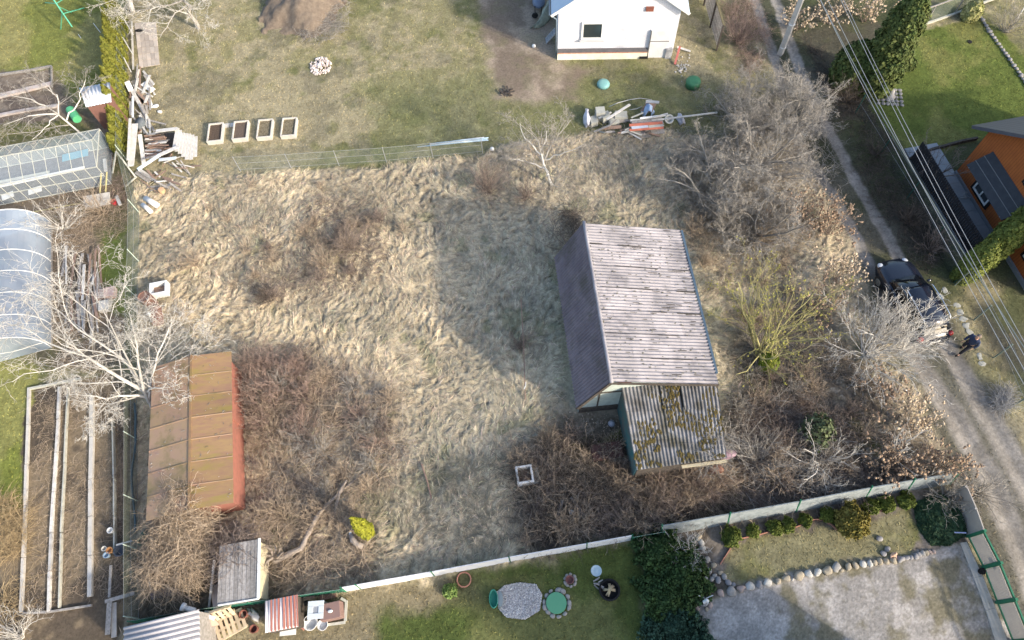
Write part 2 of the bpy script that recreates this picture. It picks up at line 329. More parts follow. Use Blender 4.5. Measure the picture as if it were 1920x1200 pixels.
# ---------------------------------------------------------------- blades: ribbons of straw on the field, short grass on the lawns
def vis(n, rg, x0=-33, x1=33, y0=-1.5, y1=43.5): return rg.uniform(x0, x1, n), rg.uniform(y0, y1, n)
def ribbons(name, x, y, z, ang, L, w, lift, tip, col, mt, K=3, curl=.5, parent=None):
    n = len(x); rg = RNG; t = np.linspace(0, 1, K+1)[None, :]
    cu = rg.normal(0, curl, n)[:, None]; a = ang[:, None]+cu*t
    px = x[:, None]+np.cumsum(np.concatenate([np.zeros((n, 1)), np.cos(a[:, 1:])*(L[:, None]/K)], 1), 1)
    py = y[:, None]+np.cumsum(np.concatenate([np.zeros((n, 1)), np.sin(a[:, 1:])*(L[:, None]/K)], 1), 1)
    pz = z[:, None]+lift[:, None]*np.sin(PI*t*.5*(1+tip[:, None]))
    ww = w[:, None]*(1-.8*t); ox, oy = -np.sin(a)*ww, np.cos(a)*ww
    P = np.stack([np.stack([px-ox, py-oy, pz], -1), np.stack([px+ox, py+oy, pz+w[:, None]*.4], -1)], 2).reshape(-1, 3)
    b = (np.arange(n)[:, None]*(K+1)+np.arange(K)[None, :]).ravel()*2
    F = np.stack([b, b+2, b+3, b+1], 1); c = np.repeat(col, (K+1)*2, 0)
    return tag(np_mesh(name, P, F, mt, parent, color=c), kind='stuff')
def samp(x, y, A): return A[np.clip(((y+2.2)/STEP).astype(int)+8, 0, ny-1), np.clip(((x+35.5)/STEP).astype(int)+8, 0, nx-1)]
m_straw = mat('straw_blades', (.8, .8, .8), (1.2, 1.2, 1.2), scale=4, rough=.8, vcol=True, spec=.2)
rg = RNG
x, y = vis(300000, rg); k = (samp(x, y, gfield) > rg.random(len(x))*1.0+.12) & (samp(x, y, pad) < .3); x, y = x[k], y[k]; n = len(x)
G3 = gcol.reshape(ny, nx, 3); c = samp(x, y, G3)*rg.uniform(.55, 1.55, (n, 1))*(1+rg.normal(0, .05, (n, 3)))
o = ribbons('dry_grass', x, y, samp(x, y, HZ)-.01, samp(x, y, th)+rg.normal(0, .6, n), rg.uniform(.12, .38, n), rg.uniform(.006, .017, n), rg.uniform(.02, .12, n), rg.uniform(0, 1, n), c, m_straw)
tag(o, 'matted pale dry grass lying in swirls over the overgrown plot', 'dry grass')
x, y = vis(260000, rg); k = (samp(x, y, glawn) > .35+rg.random(len(x))*.5); x, y = x[k], y[k]; n = len(x)
c = samp(x, y, G3)*rg.uniform(.5, 1.8, (n, 1))*np.array([[1, 1, .9]])*(1+.25*rg.random((n, 1))*np.array([[1, .5, 0]]))
o = ribbons('lawn_grass', x, y, samp(x, y, HZ)-.01, rg.uniform(0, 2*PI, n), rg.uniform(.06, .14, n), rg.uniform(.008, .018, n), rg.uniform(.02, .06, n), rg.uniform(0, .4, n), c, m_straw, K=2)
tag(o, 'short patchy grass of the mown lawns and the track verge', 'grass')
# ================================================================ BUILDINGS
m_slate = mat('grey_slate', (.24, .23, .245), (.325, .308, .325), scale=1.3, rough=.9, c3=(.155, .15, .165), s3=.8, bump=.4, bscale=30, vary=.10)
m_slate_w = mat('grey_slate_dark', (.15, .13, .15), (.22, .19, .21), scale=1.3, rough=.9, c3=(.12, .11, .10), s3=.9, bump=.4, bscale=30, vary=.10)  # darker slate: shade of the steep west slope put into its colour
m_slate_m = mat('mossy_slate', (.27, .27, .28), (.12, .115, .11), scale=1.6, rough=.9, c3=(.06, .055, .032), s3=.9, bump=.5, bscale=25, vary=.2)
m_palegreen = mat('pale_green_boards', (.46, .52, .47), (.36, .4, .36), scale=5, rough=.8, bump=.2)
m_turq = mat('turquoise_paint', (.035, .15, .16), (.13, .13, .12), scale=2.5, rough=.7)
m_darkwood = mat('dark_wood', (.05, .04, .035), (.1, .085, .07), scale=8, rough=.9, bump=.4)
m_greywood = mat('grey_wood', (.34, .32, .3), (.2, .185, .17), scale=9, rough=.9, bump=.4, stretch=(1, 1, 1), vary=.25)
m_rustred = mat('rust_red', (.24, .08, .05), (.16, .06, .045), scale=7, rough=.8)
m_white = mat('white_paint', (.76, .76, .74), (.66, .65, .62), scale=3, rough=.7, bump=.1)
m_black = mat('black_void', (.012, .012, .013), rough=.9)
m_glass = mat('window_glass', (.03, .04, .045), rough=.08, spec=.6)
m_pink = mat('pink_plastic', (.3, .19, .24), (.24, .16, .19), scale=5, rough=.5)
m_moss = mat('moss', (.06, .052, .02), (.13, .095, .03), scale=12, rough=1, bump=.8)

# one more material used below
def sheets(mb, A, B, C, D, nu, nv, waves, amp, jit, over=.02, rg=random):
    """field of overlapping corrugated sheets; A-B along the eaves line, A-D down the slope; waves per sheet"""
    A, B, C, D = [Vector(p) for p in (A, B, C, D)]; nrm = (B-A).cross(D-A).normalized()
    if nrm.z < 0: nrm = -nrm
    P = lambda u, v: (A.lerp(B, u)).lerp(D.lerp(C, u), v)
    for j in range(nv):
        for i in range(nu):
            o = nrm*(rg.uniform(0, jit)+(.007*(nv-1-j)))
            u0, u1 = i/nu+rg.uniform(.0004, .0014), (i+1)/nu-.0005; v0, v1 = j/nv, min((j+1)/nv+over, 1+rg.uniform(0, .008))
            mb.corr(P(u0, v0)+o, P(u1, v0)+o, P(u1, v1)+o*.8, P(u0, v1)+o*.8, waves, amp)

# ---- grey cottage with the corrugated roof
RZ = R_(-1.6); hc = Vector((3.58, 13.86, 0)); M = Matrix.Rotation(-RZ, 3, 'Z')
house = thing('grey_cottage', 'derelict cottage under a grey corrugated slate roof in the middle of the overgrown plot', 'house', hc, -RZ)
def hw(x, y, z): return (x, y, z)
mb = MB(); xw, xe, yh = -1.02, 4.3, 3.55; zr, ze, zw = 4.4, 2.95, 1.75
mb.add([(xw, -3.35, 0), (xe, -3.35, 0), (xe, -3.35, 2.9), (0, -3.35, 4.2), (xw, -3.35, 1.9)], [(0, 1, 2, 3, 4)])
mb.add([(xw, yh, 0), (xe, yh, 0), (xe, yh, 2.9), (0, yh, 4.2), (xw, yh, 1.9)], [(4, 3, 2, 1, 0)])
mb.add([(xw, -3.35, 0), (xw, yh, 0), (xw, yh, 1.9), (xw, -3.35, 1.9)], [(0, 3, 2, 1)]); mb.add([(xe, -3.35, 0), (xe, yh, 0), (xe, yh, 2.9), (xe, -3.35, 2.9)], [(0, 1, 2, 3)])
wall = mb.build('wall', m_palegreen, house)
random.seed(11)
mb = MB(); sheets(mb, (0, 3.78, zr), (0, -3.78, zr), (4.56, -3.78, ze), (4.56, 3.9, ze), 7, 4, 7, .03, .012); 
mb.build('roof_slope', m_slate, house)
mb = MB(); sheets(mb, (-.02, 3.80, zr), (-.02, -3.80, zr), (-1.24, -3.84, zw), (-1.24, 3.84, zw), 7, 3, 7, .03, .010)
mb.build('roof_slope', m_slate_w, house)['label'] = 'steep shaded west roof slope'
def slope_pt(y, v, up=.06): return Vector((4.56*v, y, zr+(ze-zr)*v+up))
mb = MB(); rg_ = random.Random(17)
for k in range(7):
    y0 = -3.82+7.64*k/7
    for q in range(9):
        if rg_.random() < .55: v0 = rg_.uniform(0, .9); mb.bar(slope_pt(y0, v0, .042), slope_pt(y0+rg_.uniform(-.01, .01), min(1, v0+rg_.uniform(.05, .3)), .042), rg_.uniform(.02, .05), .012)
for k in range(60):
    y0 = -3.8+7.64*(rg_.randint(0, 48)+.5)/49; v0 = rg_.uniform(0, .92); mb.bar(slope_pt(y0, v0, .036), slope_pt(y0, v0+rg_.uniform(.02, .1), .036), .025, .01)
tag(mb.build('open_joint', mat('dark_joint', (.05, .045, .04), rough=1), house), kind='stuff')
mb = MB()
for k in range(420): mb.rock(slope_pt(rg_.uniform(-3.75, 3.75), rg_.random(), .035), rg_.uniform(.012, .035), (1.4, 1, .5), sub=1, seed=k)
tag(mb.build('lichen', mat('lichen_dark', (.09, .085, .07), (.16, .15, .11), scale=5), house), kind='stuff')
mb = MB(); mb.tube([(0.01, y_, zr+.06) for y_ in np.linspace(-3.84, 3.84, 12)], .075, 8); mb.build('ridge_cap', m_slate, house, smooth=True)
mb = MB(); mb.bar((4.63, -3.3, ze-.02), (4.63, 3.85, ze+.0), .10, .08); mb.build('gutter', mat('gutter_blue', (.08, .12, .16), rough=.5), house)
mb = MB(); mb.bar((-1.2, -3.80, zw-.02), (-.0, -3.80, zr-.1), .05, .14); mb.bar((0, -3.8, zr-.1), (4.6, -3.8, ze-.08), .05, .14); mb.build('barge_board', m_darkwood, house)
mb = MB(); mb.box((.72, -3.40, 3.3), (.55, .12, .3)); mb.build('vent_hatch', m_rustred, house)
mb = MB(); mb.box((.5, -3.37, 2.2), (2.6, .05, .06)); mb.box((-.2, -3.37, 1.2), (.06, .05, 2.0)); mb.box((.6, -3.37, .3), (3.2, .06, .5)); mb.build('batten', m_darkwood, house)
mb = MB(); mb.box((xe+.02, 1.2, 1.4), (.06, .9, .9)); mb.build('window', m_glass, house)
# small dead leaves and twigs lying where the climber overhangs the north end: the climber itself is built with the plants
# ---- lower annex
ax = thing('annex_shed', 'low annex with a broken moss-covered slate roof against the cottage', 'shed', G(1260, 800, 0))
A, B, C, D = G(1163, 716, 2.5), G(1344, 716, 2.5), G(1363, 857, 1.95), G(1193, 880, 1.95)
mb = MB(ax.location); random.seed(5); nrm = Vector((0, .2, 1)).normalized()
for j in range(3):
    for i in range(5):
        P = lambda u, v: A.lerp(B, u).lerp(D.lerp(C, u), v); o = Vector((0, 0, random.uniform(0, .03)+.02*(2-j))); u0, u1, v0, v1 = i/5, (i+1)/5-.002, j/3, min((j+1)/3+.03, 1.01)
        if (j, i) == (0, 1): u1 -= .012
        if (j, i) == (0, 2): o = o-Vector((0, 0, .05))
        if (j, i) == (0, 3): u0 += .015; v0 += .03
        mb.corr(P(u0, v0)+o, P(u1, v0)+o, P(u1, v1)+o, P(u0, v1)+o, 5 if u1-u0 > .15 else 3, .026)
mb.build('roof', m_slate_m, ax)
mb = MB(ax.location)
for k in range(7):
    u = (k+.3)/7; P = A.lerp(B, u); Q = D.lerp(C, u); mb.bar(P-Vector((0, 0, .09)), Q-Vector((0, 0, .09)), .07, .09)
for v in (.06, .2, .55, .95): mb.bar(A.lerp(D, v)-Vector((0, 0, .05)), B.lerp(C, v)-Vector((0, 0, .05)), .05, .04)
mb.build('rafter', m_darkwood, ax)
mb = MB(ax.location); low = .35
mb.quad(A+Vector((.1, 0, -.1)), D+Vector((.1, .1, -.1)), Vector((D.x+.1, D.y+.1, 0)), Vector((A.x+.1, A.y, 0)), .05); mb.build('wall', m_turq, ax)['label'] = 'flaking turquoise side wall'
mb = MB(ax.location); mb.quad(D+Vector((.1, .12, -.1)), C+Vector((-.1, .12, -.1)), Vector((C.x-.1, C.y+.12, 0)), Vector((D.x+.1, D.y+.12, 0)), .05)
mb.quad(B+Vector((-.1, 0, -.1)), C+Vector((-.1, .1, -.1)), Vector((C.x-.1, C.y+.1, 0)), Vector((B.x-.1, B.y, 0)), .05); mb.build('wall', m_darkwood, ax)
mb = MB(ax.location); mb.bar(D.lerp(C, .5)+Vector((0, -.12, -.12)), C+Vector((0, -.12, -.14)), .12, .05); mb.build('trim_board', mat('cream_board', (.5, .43, .28), (.4, .35, .25), scale=6), ax)
mb = MB(ax.location); rg_ = random.Random(9)
for _ in range(1300):
    u, v = rg_.random(), rg_.random()
    if fbm(np.array([u*4.]), np.array([v*3.4]), .8, 3, 4)[0] < .56-.1*v: continue
    p = A.lerp(B, u).lerp(D.lerp(C, u), v); mb.rock(p+Vector((0, 0, .045)), rg_.uniform(.015, .06), (1, 2.0, .5), sub=1, seed=rg_.random())
tag(mb.build('moss_cushions', m_moss, ax), kind='stuff')
for i, (px, py) in enumerate([(1236, 820), (1262, 819), (1281, 818), (1292, 817), (1273, 786), (1310, 776), (1318, 809), (1296, 783)]):
    mb = MB(G(px, py, 2.15)); mb.box(G(px, py, 2.28), (.2, .2, .05), rz=i, m=Matrix.Rotation(.15, 3, 'X')@Matrix.Rotation(i*.7, 3, 'Z'))
    mb.build('slate_offcut', m_slate, ax)
# ---- red shed with the mossy tin roof
sh = thing('red_shed', 'red shed with an ochre-stained tin roof beside the pale bare tree', 'shed', (-14.0, 10.2, 0), R_(7.4))
mb = MB(); Lh = 3.42
mb.add([(-1.35, -Lh+.2, 0), (1.62, -Lh+.2, 0), (1.62, -Lh+.2, 1.92), (.22, -Lh+.2, 2.22), (-1.35, -Lh+.2, 1.75)], [(0, 1, 2, 3, 4)])
mb.add([(-1.35, Lh-.2, 0), (1.62, Lh-.2, 0), (1.62, Lh-.2, 1.92), (.22, Lh-.2, 2.22), (-1.35, Lh-.2, 1.75)], [(4, 3, 2, 1, 0)])
mb.add([(-1.35, -Lh+.2, 0), (-1.35, Lh-.2, 0), (-1.35, Lh-.2, 1.75), (-1.35, -Lh+.2, 1.75)], [(0, 3, 2, 1)]); mb.add([(1.62, -Lh+.2, 0), (1.62, Lh-.2, 0), (1.62, Lh-.2, 1.92), (1.62, -Lh+.2, 1.92)], [(0, 1, 2, 3)])
m_redwall = mat('red_wall', (.33, .13, .095), (.25, .11, .08), scale=3, rough=.85, bump=.3)
mb.build('wall', m_redwall, sh)
m_tin = mat('ochre_tin', (.25, .165, .08), (.205, .12, .082), scale=2.2, rough=.75, c3=(.21, .165, .05), s3=.8, bump=.3, vary=.13, stretch=(.6, 2.2, 1), spec=.3)
m_tin2 = mat('ochre_tin_lifted', (.32, .225, .13), (.32, .205, .15), scale=1.1, rough=.75, c3=(.17, .14, .065), s3=.8, bump=.15, vary=.10, spec=.3)  # paler than the east tin: colour lightened against the west slope's shade
for x0, x1, z0, z1, m_ in ((.22, 1.86, 2.34, 2.04, m_tin), (.22, -1.68, 2.34, 1.92, m_tin2)):
    mb = MB(); n = 7
    for i in range(n):
        y0, y1 = -Lh+2*Lh*i/n, -Lh+2*Lh*(i+1)/n-.012; mb.quad((x0, y0, z0), (x1, y0, z1), (x1, y1, z1), (x0, y1, z0), .02)
    rf = mb.build('roof_slope', m_, sh)
    mb = MB()
    for i in range(1, n): y0 = -Lh+2*Lh*i/n-.006; mb.bar((x0, y0, z0+.012), (x1, y0, z1+.012), .035, .03)
    mb.build('seam', m_tin2, rf)
mb = MB(); rg_ = random.Random(44)
for k in range(170):
    x_ = rg_.uniform(-1.6, 1.8); z_ = 2.34-(x_-.22)/1.64*.3 if x_ > .22 else 2.34-(.22-x_)/1.9*.42; y_ = rg_.uniform(-Lh, Lh); a = rg_.uniform(0, 6); l_ = rg_.uniform(.02, .16)
    mb.bar((x_, y_, z_+.016), (x_+l_*math.cos(a), y_+l_*math.sin(a), z_+.02), rg_.uniform(.008, .03), .008)
tag(mb.build('roof_litter', mat('roof_litter_m', (.12, .09, .06), (.42, .38, .33), scale=5, vary=.4), sh), kind='stuff')
mb = MB(); mb.bar((.22, -Lh-.02, 2.36), (.22, Lh+.02, 2.36), .10, .04); mb.build('ridge_cap', m_tin, sh)
mb = MB(); mb.box((1.665, .8, .95), (.05, .8, 1.7)); mb.build('door', m_redwall, sh)
# ---- small plank shack
sk = thing('plank_shack', 'tiny shack with a grey plank roof and pale yellow walls near the plank heap', 'shed', G(472, 1080, 0), R_(4))
mb = MB(); mb.box((0, 0, .6), (1.5, 2.1, 1.2)); mb.build('wall', mat('pale_yellow_wall', (.62, .55, .36), (.48, .43, .3), scale=4, rough=.85, bump=.2), sk)
mb = MB(); random.seed(3)
for i in range(10): mb.quad((-.85+i*.165, -1.1-random.uniform(0, .05), 1.24+i*.018), (-.85+i*.165+.155, -1.1, 1.25+i*.018), (-.85+i*.165+.155, 1.12, 1.3+i*.018), (-.85+i*.165, 1.12, 1.3+i*.018), .025)
mb.build('roof', m_greywood, sk)
mb = MB(); mb.bar((.8, -1.15, 1.42), (.8, 1.15, 1.46), .09, .06); mb.bar((-.8, -1.13, 1.24), (.8, -1.13, 1.4), .05, .1); mb.build('trim_board', m_white, sk)
# ---- corrugated lean-to at the near edge, and the red and white striped one
def small_shed(name, label, pxc, corners, z0, z1, waves, amp, m_roof, m_wall, across=False, order=(0, 1, 2, 3)):
    """corners: far-left, far-right, near-right, near-left pixels of the roof"""
    zz = (z1, z1, z0, z0); P = [G(*c_, z_) for c_, z_ in zip(corners, zz)]; t = thing(name, label, 'shed', G(*pxc, 0)); mb = MB(t.location)
    Q = [P[k] for k in order]; mb.corr(*Q, waves, amp); mb.build('roof', m_roof, t, smooth=True)
    mb = MB(t.location); c0 = sum(P, Vector())/4; I = [c0+(p-c0)*.94-Vector((0, 0, .08)) for p in P]
    vs = I+[Vector((p.x, p.y, 0)) for p in I]; mb.add(vs, [(0, 1, 5, 4), (1, 2, 6, 5), (2, 3, 7, 6), (3, 0, 4, 7), (0, 1, 2, 3)]); mb.build('wall', m_wall, t); return t
m_slate_l = mat('pale_slate', (.42, .40, .41), (.34, .33, .34), scale=1.6, rough=.85, c3=(.4, .38, .4), s3=.8)
small_shed('slate_shed', 'shed with a pale wavy slate roof at the near left edge', (310, 1180), [(232, 1176), (374, 1142), (376, 1235), (232, 1270)], 1.9, 2.0, 9, .045, m_slate_l, m_greywood, order=(1, 2, 3, 0))
m_redwhite = mat('red_white_slate', (.70, .66, .66), (.62, .56, .55), scale=2, rough=.8)
ss = small_shed('striped_shed', 'little shelter with a red and white striped corrugated roof', (525, 1160), [(497, 1127), (558, 1115), (560, 1175), (497, 1187)], 1.0, 1.1, 9, .03, m_redwhite, m_darkwood)
rr = [G(*c_, z_) for c_, z_ in zip([(497, 1127), (558, 1115), (560, 1175), (497, 1187)], (1.1, 1.1, 1.0, 1.0))]
mb = MB(ss.location)
for i, (u, w_) in enumerate([(.2, .04), (.31, .04), (.42, .05), (.58, .06), (.69, .06), (.80, .06), (.91, .055), (.985, .03)]):
    a, b = rr[0].lerp(rr[1], u-w_/2), rr[0].lerp(rr[1], min(1, u+w_/2)); c_, d_ = rr[3].lerp(rr[2], min(1, u+w_/2)), rr[3].lerp(rr[2], u-w_/2); up = Vector((0, 0, .045)); mb.quad(a+up, b+up, c_+up, d_+up, .02)
mb.build('red_stripe', mat('faded_red', (.42, .16, .11), (.34, .13, .1), scale=3), ss)
# ---- white brick house
wh = thing('white_brick_house', 'white brick house with a square window and a pale door at the far side', 'house', G(1045, 108, 0), math.atan2((G(1263, 105)-G(1045, 108)).y, (G(1263, 105)-G(1045, 108)).x))
m_brick = bpy.data.materials.new('white_brick'); m_brick.use_nodes = True; N_ = m_brick.node_tree; b_ = N_.nodes['Principled BSDF']; b_.inputs['Roughness'].default_value = .75
tc = N_.nodes.new('ShaderNodeTexCoord'); mp = N_.nodes.new('ShaderNodeMapping'); mp.inputs['Rotation'].default_value = (R_(90), 0, 0); N_.links.new(tc.outputs['Object'], mp.inputs[0])
bt = N_.nodes.new('ShaderNodeTexBrick'); bt.inputs['Scale'].default_value = 1; bt.inputs['Brick Width'].default_value = .25; bt.inputs['Row Height'].default_value = .085; bt.inputs['Mortar Size'].default_value = .008
bt.inputs['Color1'].default_value = (.80, .80, .81, 1); bt.inputs['Color2'].default_value = (.72, .72, .75, 1); bt.inputs['Mortar'].default_value = (.5, .5, .54, 1)
N_.links.new(mp.outputs[0], bt.inputs['Vector'])
ns = N_.nodes.new('ShaderNodeTexNoise'); ns.inputs['Scale'].default_value = .9; ns.inputs['Detail'].default_value = 8; N_.links.new(tc.outputs['Object'], ns.inputs['Vector'])
mr = N_.nodes.new('ShaderNodeMapRange'); mr.inputs[1].default_value = .5; mr.inputs[2].default_value = .72; N_.links.new(ns.outputs[0], mr.inputs[0])
mxb = N_.nodes.new('ShaderNodeMix'); mxb.data_type = 'RGBA'; mxb.blend_type = 'MULTIPLY'; N_.links.new(mr.outputs[0], mxb.inputs[0]); N_.links.new(bt.outputs['Color'], mxb.inputs[6]); mxb.inputs[7].default_value = (.68, .69, .74, 1); N_.links.new(mxb.outputs[2], b_.inputs['Base Color'])
Wd, Dp, Eh, Rh = 6.75, 9.0, 3.5, 6.0
mb = MB(); mb.add([(0, 0, .0), (Wd, 0, 0), (Wd, 0, Eh), (Wd/2, 0, Rh), (0, 0, Eh), (0, Dp, 0), (Wd, Dp, 0), (Wd, Dp, Eh), (Wd/2, Dp, Rh), (0, Dp, Eh)], [(0, 1, 2, 3, 4), (9, 8, 7, 6, 5), (0, 4, 9, 5), (1, 6, 7, 2)])
mb.build('wall', m_brick, wh)
m_bluetin = mat('pale_blue_tin', (.42, .52, .62), (.5, .58, .66), scale=2, rough=.5)
mb = MB()
for sx in (0, 1):
    xe_, xr_ = (-.42, Wd/2) if sx == 0 else (Wd+.42, Wd/2); sl_ = (Rh-Eh)/(Wd/2); ze_ = Eh-.42*sl_+.08
    for k in range(9): y0 = -.35+k*1.08; mb.quad((xe_, y0, ze_), (xr_, y0, Rh+.08), (xr_, y0+1.07, Rh+.08), (xe_, y0+1.07, ze_), .05)
mb.build('roof', m_bluetin, wh)
mb = MB(); mb.bar((-.42, -.34, Eh-.3), (Wd/2, -.34, Rh+.0), .03, .16); mb.bar((Wd+.42, -.34, Eh-.3), (Wd/2, -.34, Rh), .03, .16); mb.build('barge_board', m_white, wh)
mb = MB(); mb.tube([(-.5, y_, Eh-.28) for y_ in (-.3, 4, 9)], .06, 8); mb.tube([(-.5, -.2, Eh-.3), (-.12, -.1, Eh-.7), (-.1, -.06, .2)], .045, 8); mb.build('gutter', mat('gutter_grey', (.12, .16, .2), rough=.5), wh, smooth=True)
# plinth ledge: pale boards under a dark flashing
mb = MB(); mb.box((2.62, -.10, .24), (5.26, .2, .48)); mb.build('plinth', mat('cream_plinth', (.72, .7, .52), (.76, .75, .68), scale=2, rough=.7), wh)
mb = MB(); mb.quad((0, -.22, .50), (5.25, -.22, .50), (5.25, -.004, .66), (0, -.004, .66), .02); mb.build('flashing', mat('dark_flashing', (.07, .07, .075), (.11, .1, .1), scale=4, rough=.6), wh)
mb = MB(); mb.box((2.62, -.215, .50), (5.24, .03, .04)); mb.build('brick_edge', mat('orange_brick', (.42, .14, .07), (.5, .3, .2), scale=9), wh)
w_ = thing('window', None, None, (1.95, -.02, 1.95)); w_.parent = wh; w_.name = 'window'
mb = MB(); mb.box((0, -.0, 0), (1.0, .05, .95)); mb.build('pane', m_glass, w_)
mb = MB()
for c_, d_ in (((0, 0, .53), (1.25, .10, .11)), ((0, 0, -.53), (1.25, .10, .11)), ((-.57, 0, 0), (.11, .10, .96)), ((.57, 0, 0), (.11, .10, .96))): mb.box((c_[0], -.02, c_[2]), d_)
mb.build('frame', m_white, w_)
mb = MB(); mb.box((0, -.1, -.63), (1.4, .2, .04)); mb.build('sill', mat('tin_sill', (.5, .5, .5), rough=.4), w_)
mb = MB(); mb.box((5.86, -.06, .98), (1.15, .12, 1.95)); d_ = mb.build('door', mat('pale_door', (.72, .72, .71), (.6, .6, .6), scale=2, rough=.6), wh)
mb = MB(); mb.box((5.3, -.13, .98), (.04, .02, 1.9)); mb.box((5.86, -.13, 1.2), (1.1, .02, .03)); mb.build('seam', m_darkwood, d_)
mb = MB(); mb.box((6.5, -.1, .35), (.36, .25, .7)); mb.build('meter_box', mat('soot_grey', (.2, .2, .21), (.5, .5, .5), scale=3), wh)
mb = MB(); mb.box((5.0, -.06, 3.35), (.42, .08, .28)); mb.build('vent', m_rustred, wh)
# ---- orange clad house on the right
e1, e0 = G(1845, 415), G(1790, 325); ang = math.atan2((e1-e0).y, (e1-e0).x); oh = thing('orange_house', 'tall house clad in orange boards with a dark metal roof across the track', 'house', e0, ang)
# local x runs along the wall facing the track (towards the viewer), local y into the plot
m_orange = mat('orange_boards', (.42, .13, .035), (.34, .10, .03), scale=2, rough=.6, stripes=(0, .14, (.16, .045, .015), .12))
m_roofd = mat('dark_metal_roof', (.075, .08, .10), (.095, .10, .12), scale=3, rough=.45, stripes=(1, .28, (.03, .032, .04), .14), spec=.5)
Lw, Dw, Ew, Rw = 7.6, 8.0, 3.5, 6.6
mb = MB(); mb.add([(0, 0, 0), (Lw, 0, 0), (Lw, 0, Ew), (Lw/2, 0, Rw), (0, 0, Ew), (0, Dw, 0), (Lw, Dw, 0), (Lw, Dw, Ew), (Lw/2, Dw, Rw), (0, Dw, Ew)], [(0, 1, 2, 3, 4), (9, 8, 7, 6, 5), (0, 4, 9, 5), (1, 6, 7, 2)])
mb.build('wall', m_orange, oh)
mb = MB(); sl_ = (Rw-Ew)/(Lw/2)
for sx in (0, 1):
    xe_ = -.55 if sx == 0 else Lw+.55; z_ = Ew-.55*sl_+.1
    mb.quad((xe_, -.6, z_), (Lw/2, -.6, Rw+.1), (Lw/2, Dw+.5, Rw+.1), (xe_, Dw+.5, z_), .16)
mb.build('roof', m_roofd, oh)
mb = MB(); xa, xb = .9, 4.3
mb.quad((xa, -.95, 2.0), (xb, -.95, 2.0), (xb, -.01, 2.75), (xa, -.01, 2.75), .1); aw = mb.build('porch_roof', mat('dark_awning', (.03, .034, .04), (.045, .048, .055), scale=4, rough=.5), oh)
mb = MB(); [mb.bar((xa, -.95+.94*t, 2.02+.75*t), (xb, -.95+.94*t, 2.02+.75*t), .02, .03) for t in (.33, .66)]; [mb.bar((x_, -.95, 2.0), (x_, -.05, 1.9), .05, .05) for x_ in (xa+.2, xb-.2)]; mb.build('rib', mat('tin_grey', (.2, .21, .22), rough=.4), aw)
for (x_, z_, ww, hh) in ((2.0, 1.15, 1.1, 1.0), (3.8, 3.9, 1.0, 1.1), (6.4, 1.6, 1.0, 1.1)):
    wd = thing('window', None, None, (x_, -.02, z_)); wd.parent = oh
    mb = MB(); mb.box((0, 0, 0), (ww, .06, hh)); mb.build('pane', m_glass, wd)
    mb = MB(); [mb.box(c_, d_) for c_, d_ in (((0, -.03, hh/2), (ww+.1, .08, .09)), ((0, -.03, -hh/2), (ww+.1, .08, .09)), ((-ww/2, -.03, 0), (.09, .08, hh-.09)), ((ww/2, -.03, 0), (.09, .08, hh-.09)), ((0, -.03, 0), (.07, .07, hh-.09)))]; mb.build('frame', m_white, wd)
    mb = MB(); [mb.box(c_, d_) for c_, d_ in (((-ww/2-.12, -.02, 0), (.14, .05, hh+.34)), ((ww/2+.12, -.02, 0), (.14, .05, hh+.34)), ((0, -.02, -hh/2-.12), (ww+.1, .05, .14)))]; mb.build('surround', m_black, wd)
mb = MB(); mb.box((3.8, -.06, .12), (7.6, .1, .24)); mb.build('plinth', mat('grey_plinth', (.2, .22, .24), rough=.8), oh)
# paved terrace before it
m_tile = mat('terrace_tile', (.24, .26, .28), (.3, .32, .34), scale=2, rough=.7)
te = thing('paved_terrace', 'grey tiled terrace along the orange house', 'terrace', e0, ang); mb = MB()
for i in range(-2, 6):
    for j in range(2): mb.box((i*.9+.2, -.5-j*.92, .05), (.885, .905, .1))
mb.build('paving', m_tile, te)
# dark slatted fence between terrace and track
f0, f1 = G(1705, 300), G(1836, 520); fl = thing('slat_fence', 'black slatted board fence behind the wire fence by the terrace', 'fence', f0, math.atan2((f1-f0).y, (f1-f0).x)); Lf = (f1-f0).length
mb = MB(); n = int(Lf/.14)
for i in range(n): mb.box((i*.14+.07, 0, .78), (.115, .025, 1.4))
mb.build('slats', mat('black_slats', (.02, .02, .024), (.035, .033, .035), scale=5, rough=.7), fl)
mb = MB(); [mb.box((Lf/2, .035, z_), (Lf, .045, .07)) for z_ in (.4, 1.2)]; mb.build('rail', m_darkwood, fl)
# unseen house added beyond the near edge, shaped to throw shade over the gravel
nb = thing('added_shade_house', 'unseen tall house added outside the near edge to shade the gravel yard', 'house', (.788*14.6+.616*4.25, -.616*14.6+.788*4.25, 0), R_(52))
mb = MB(); mb.add([(x_, y_, z_) for y_ in (-4, 4) for x_, z_ in ((-3.6, 0), (3.6, 0), (3.6, 8.3), (-.6, 9.2), (-3.6, 8.3))], [(0, 1, 2, 3, 4), (9, 8, 7, 6, 5), (0, 4, 9, 5), (1, 6, 7, 2)]); mb.build('wall', m_white, nb)
mb = MB(); mb.quad((-3.7, -4.1, 8.33), (-.6, -4.1, 9.26), (-.6, 4.1, 9.26), (-3.7, 4.1, 8.33), .05); mb.quad((3.7, -4.1, 8.33), (-.6, -4.1, 9.26), (-.6, 4.1, 9.26), (3.7, 4.1, 8.33), .05); mb.build('roof', m_roofd, nb)
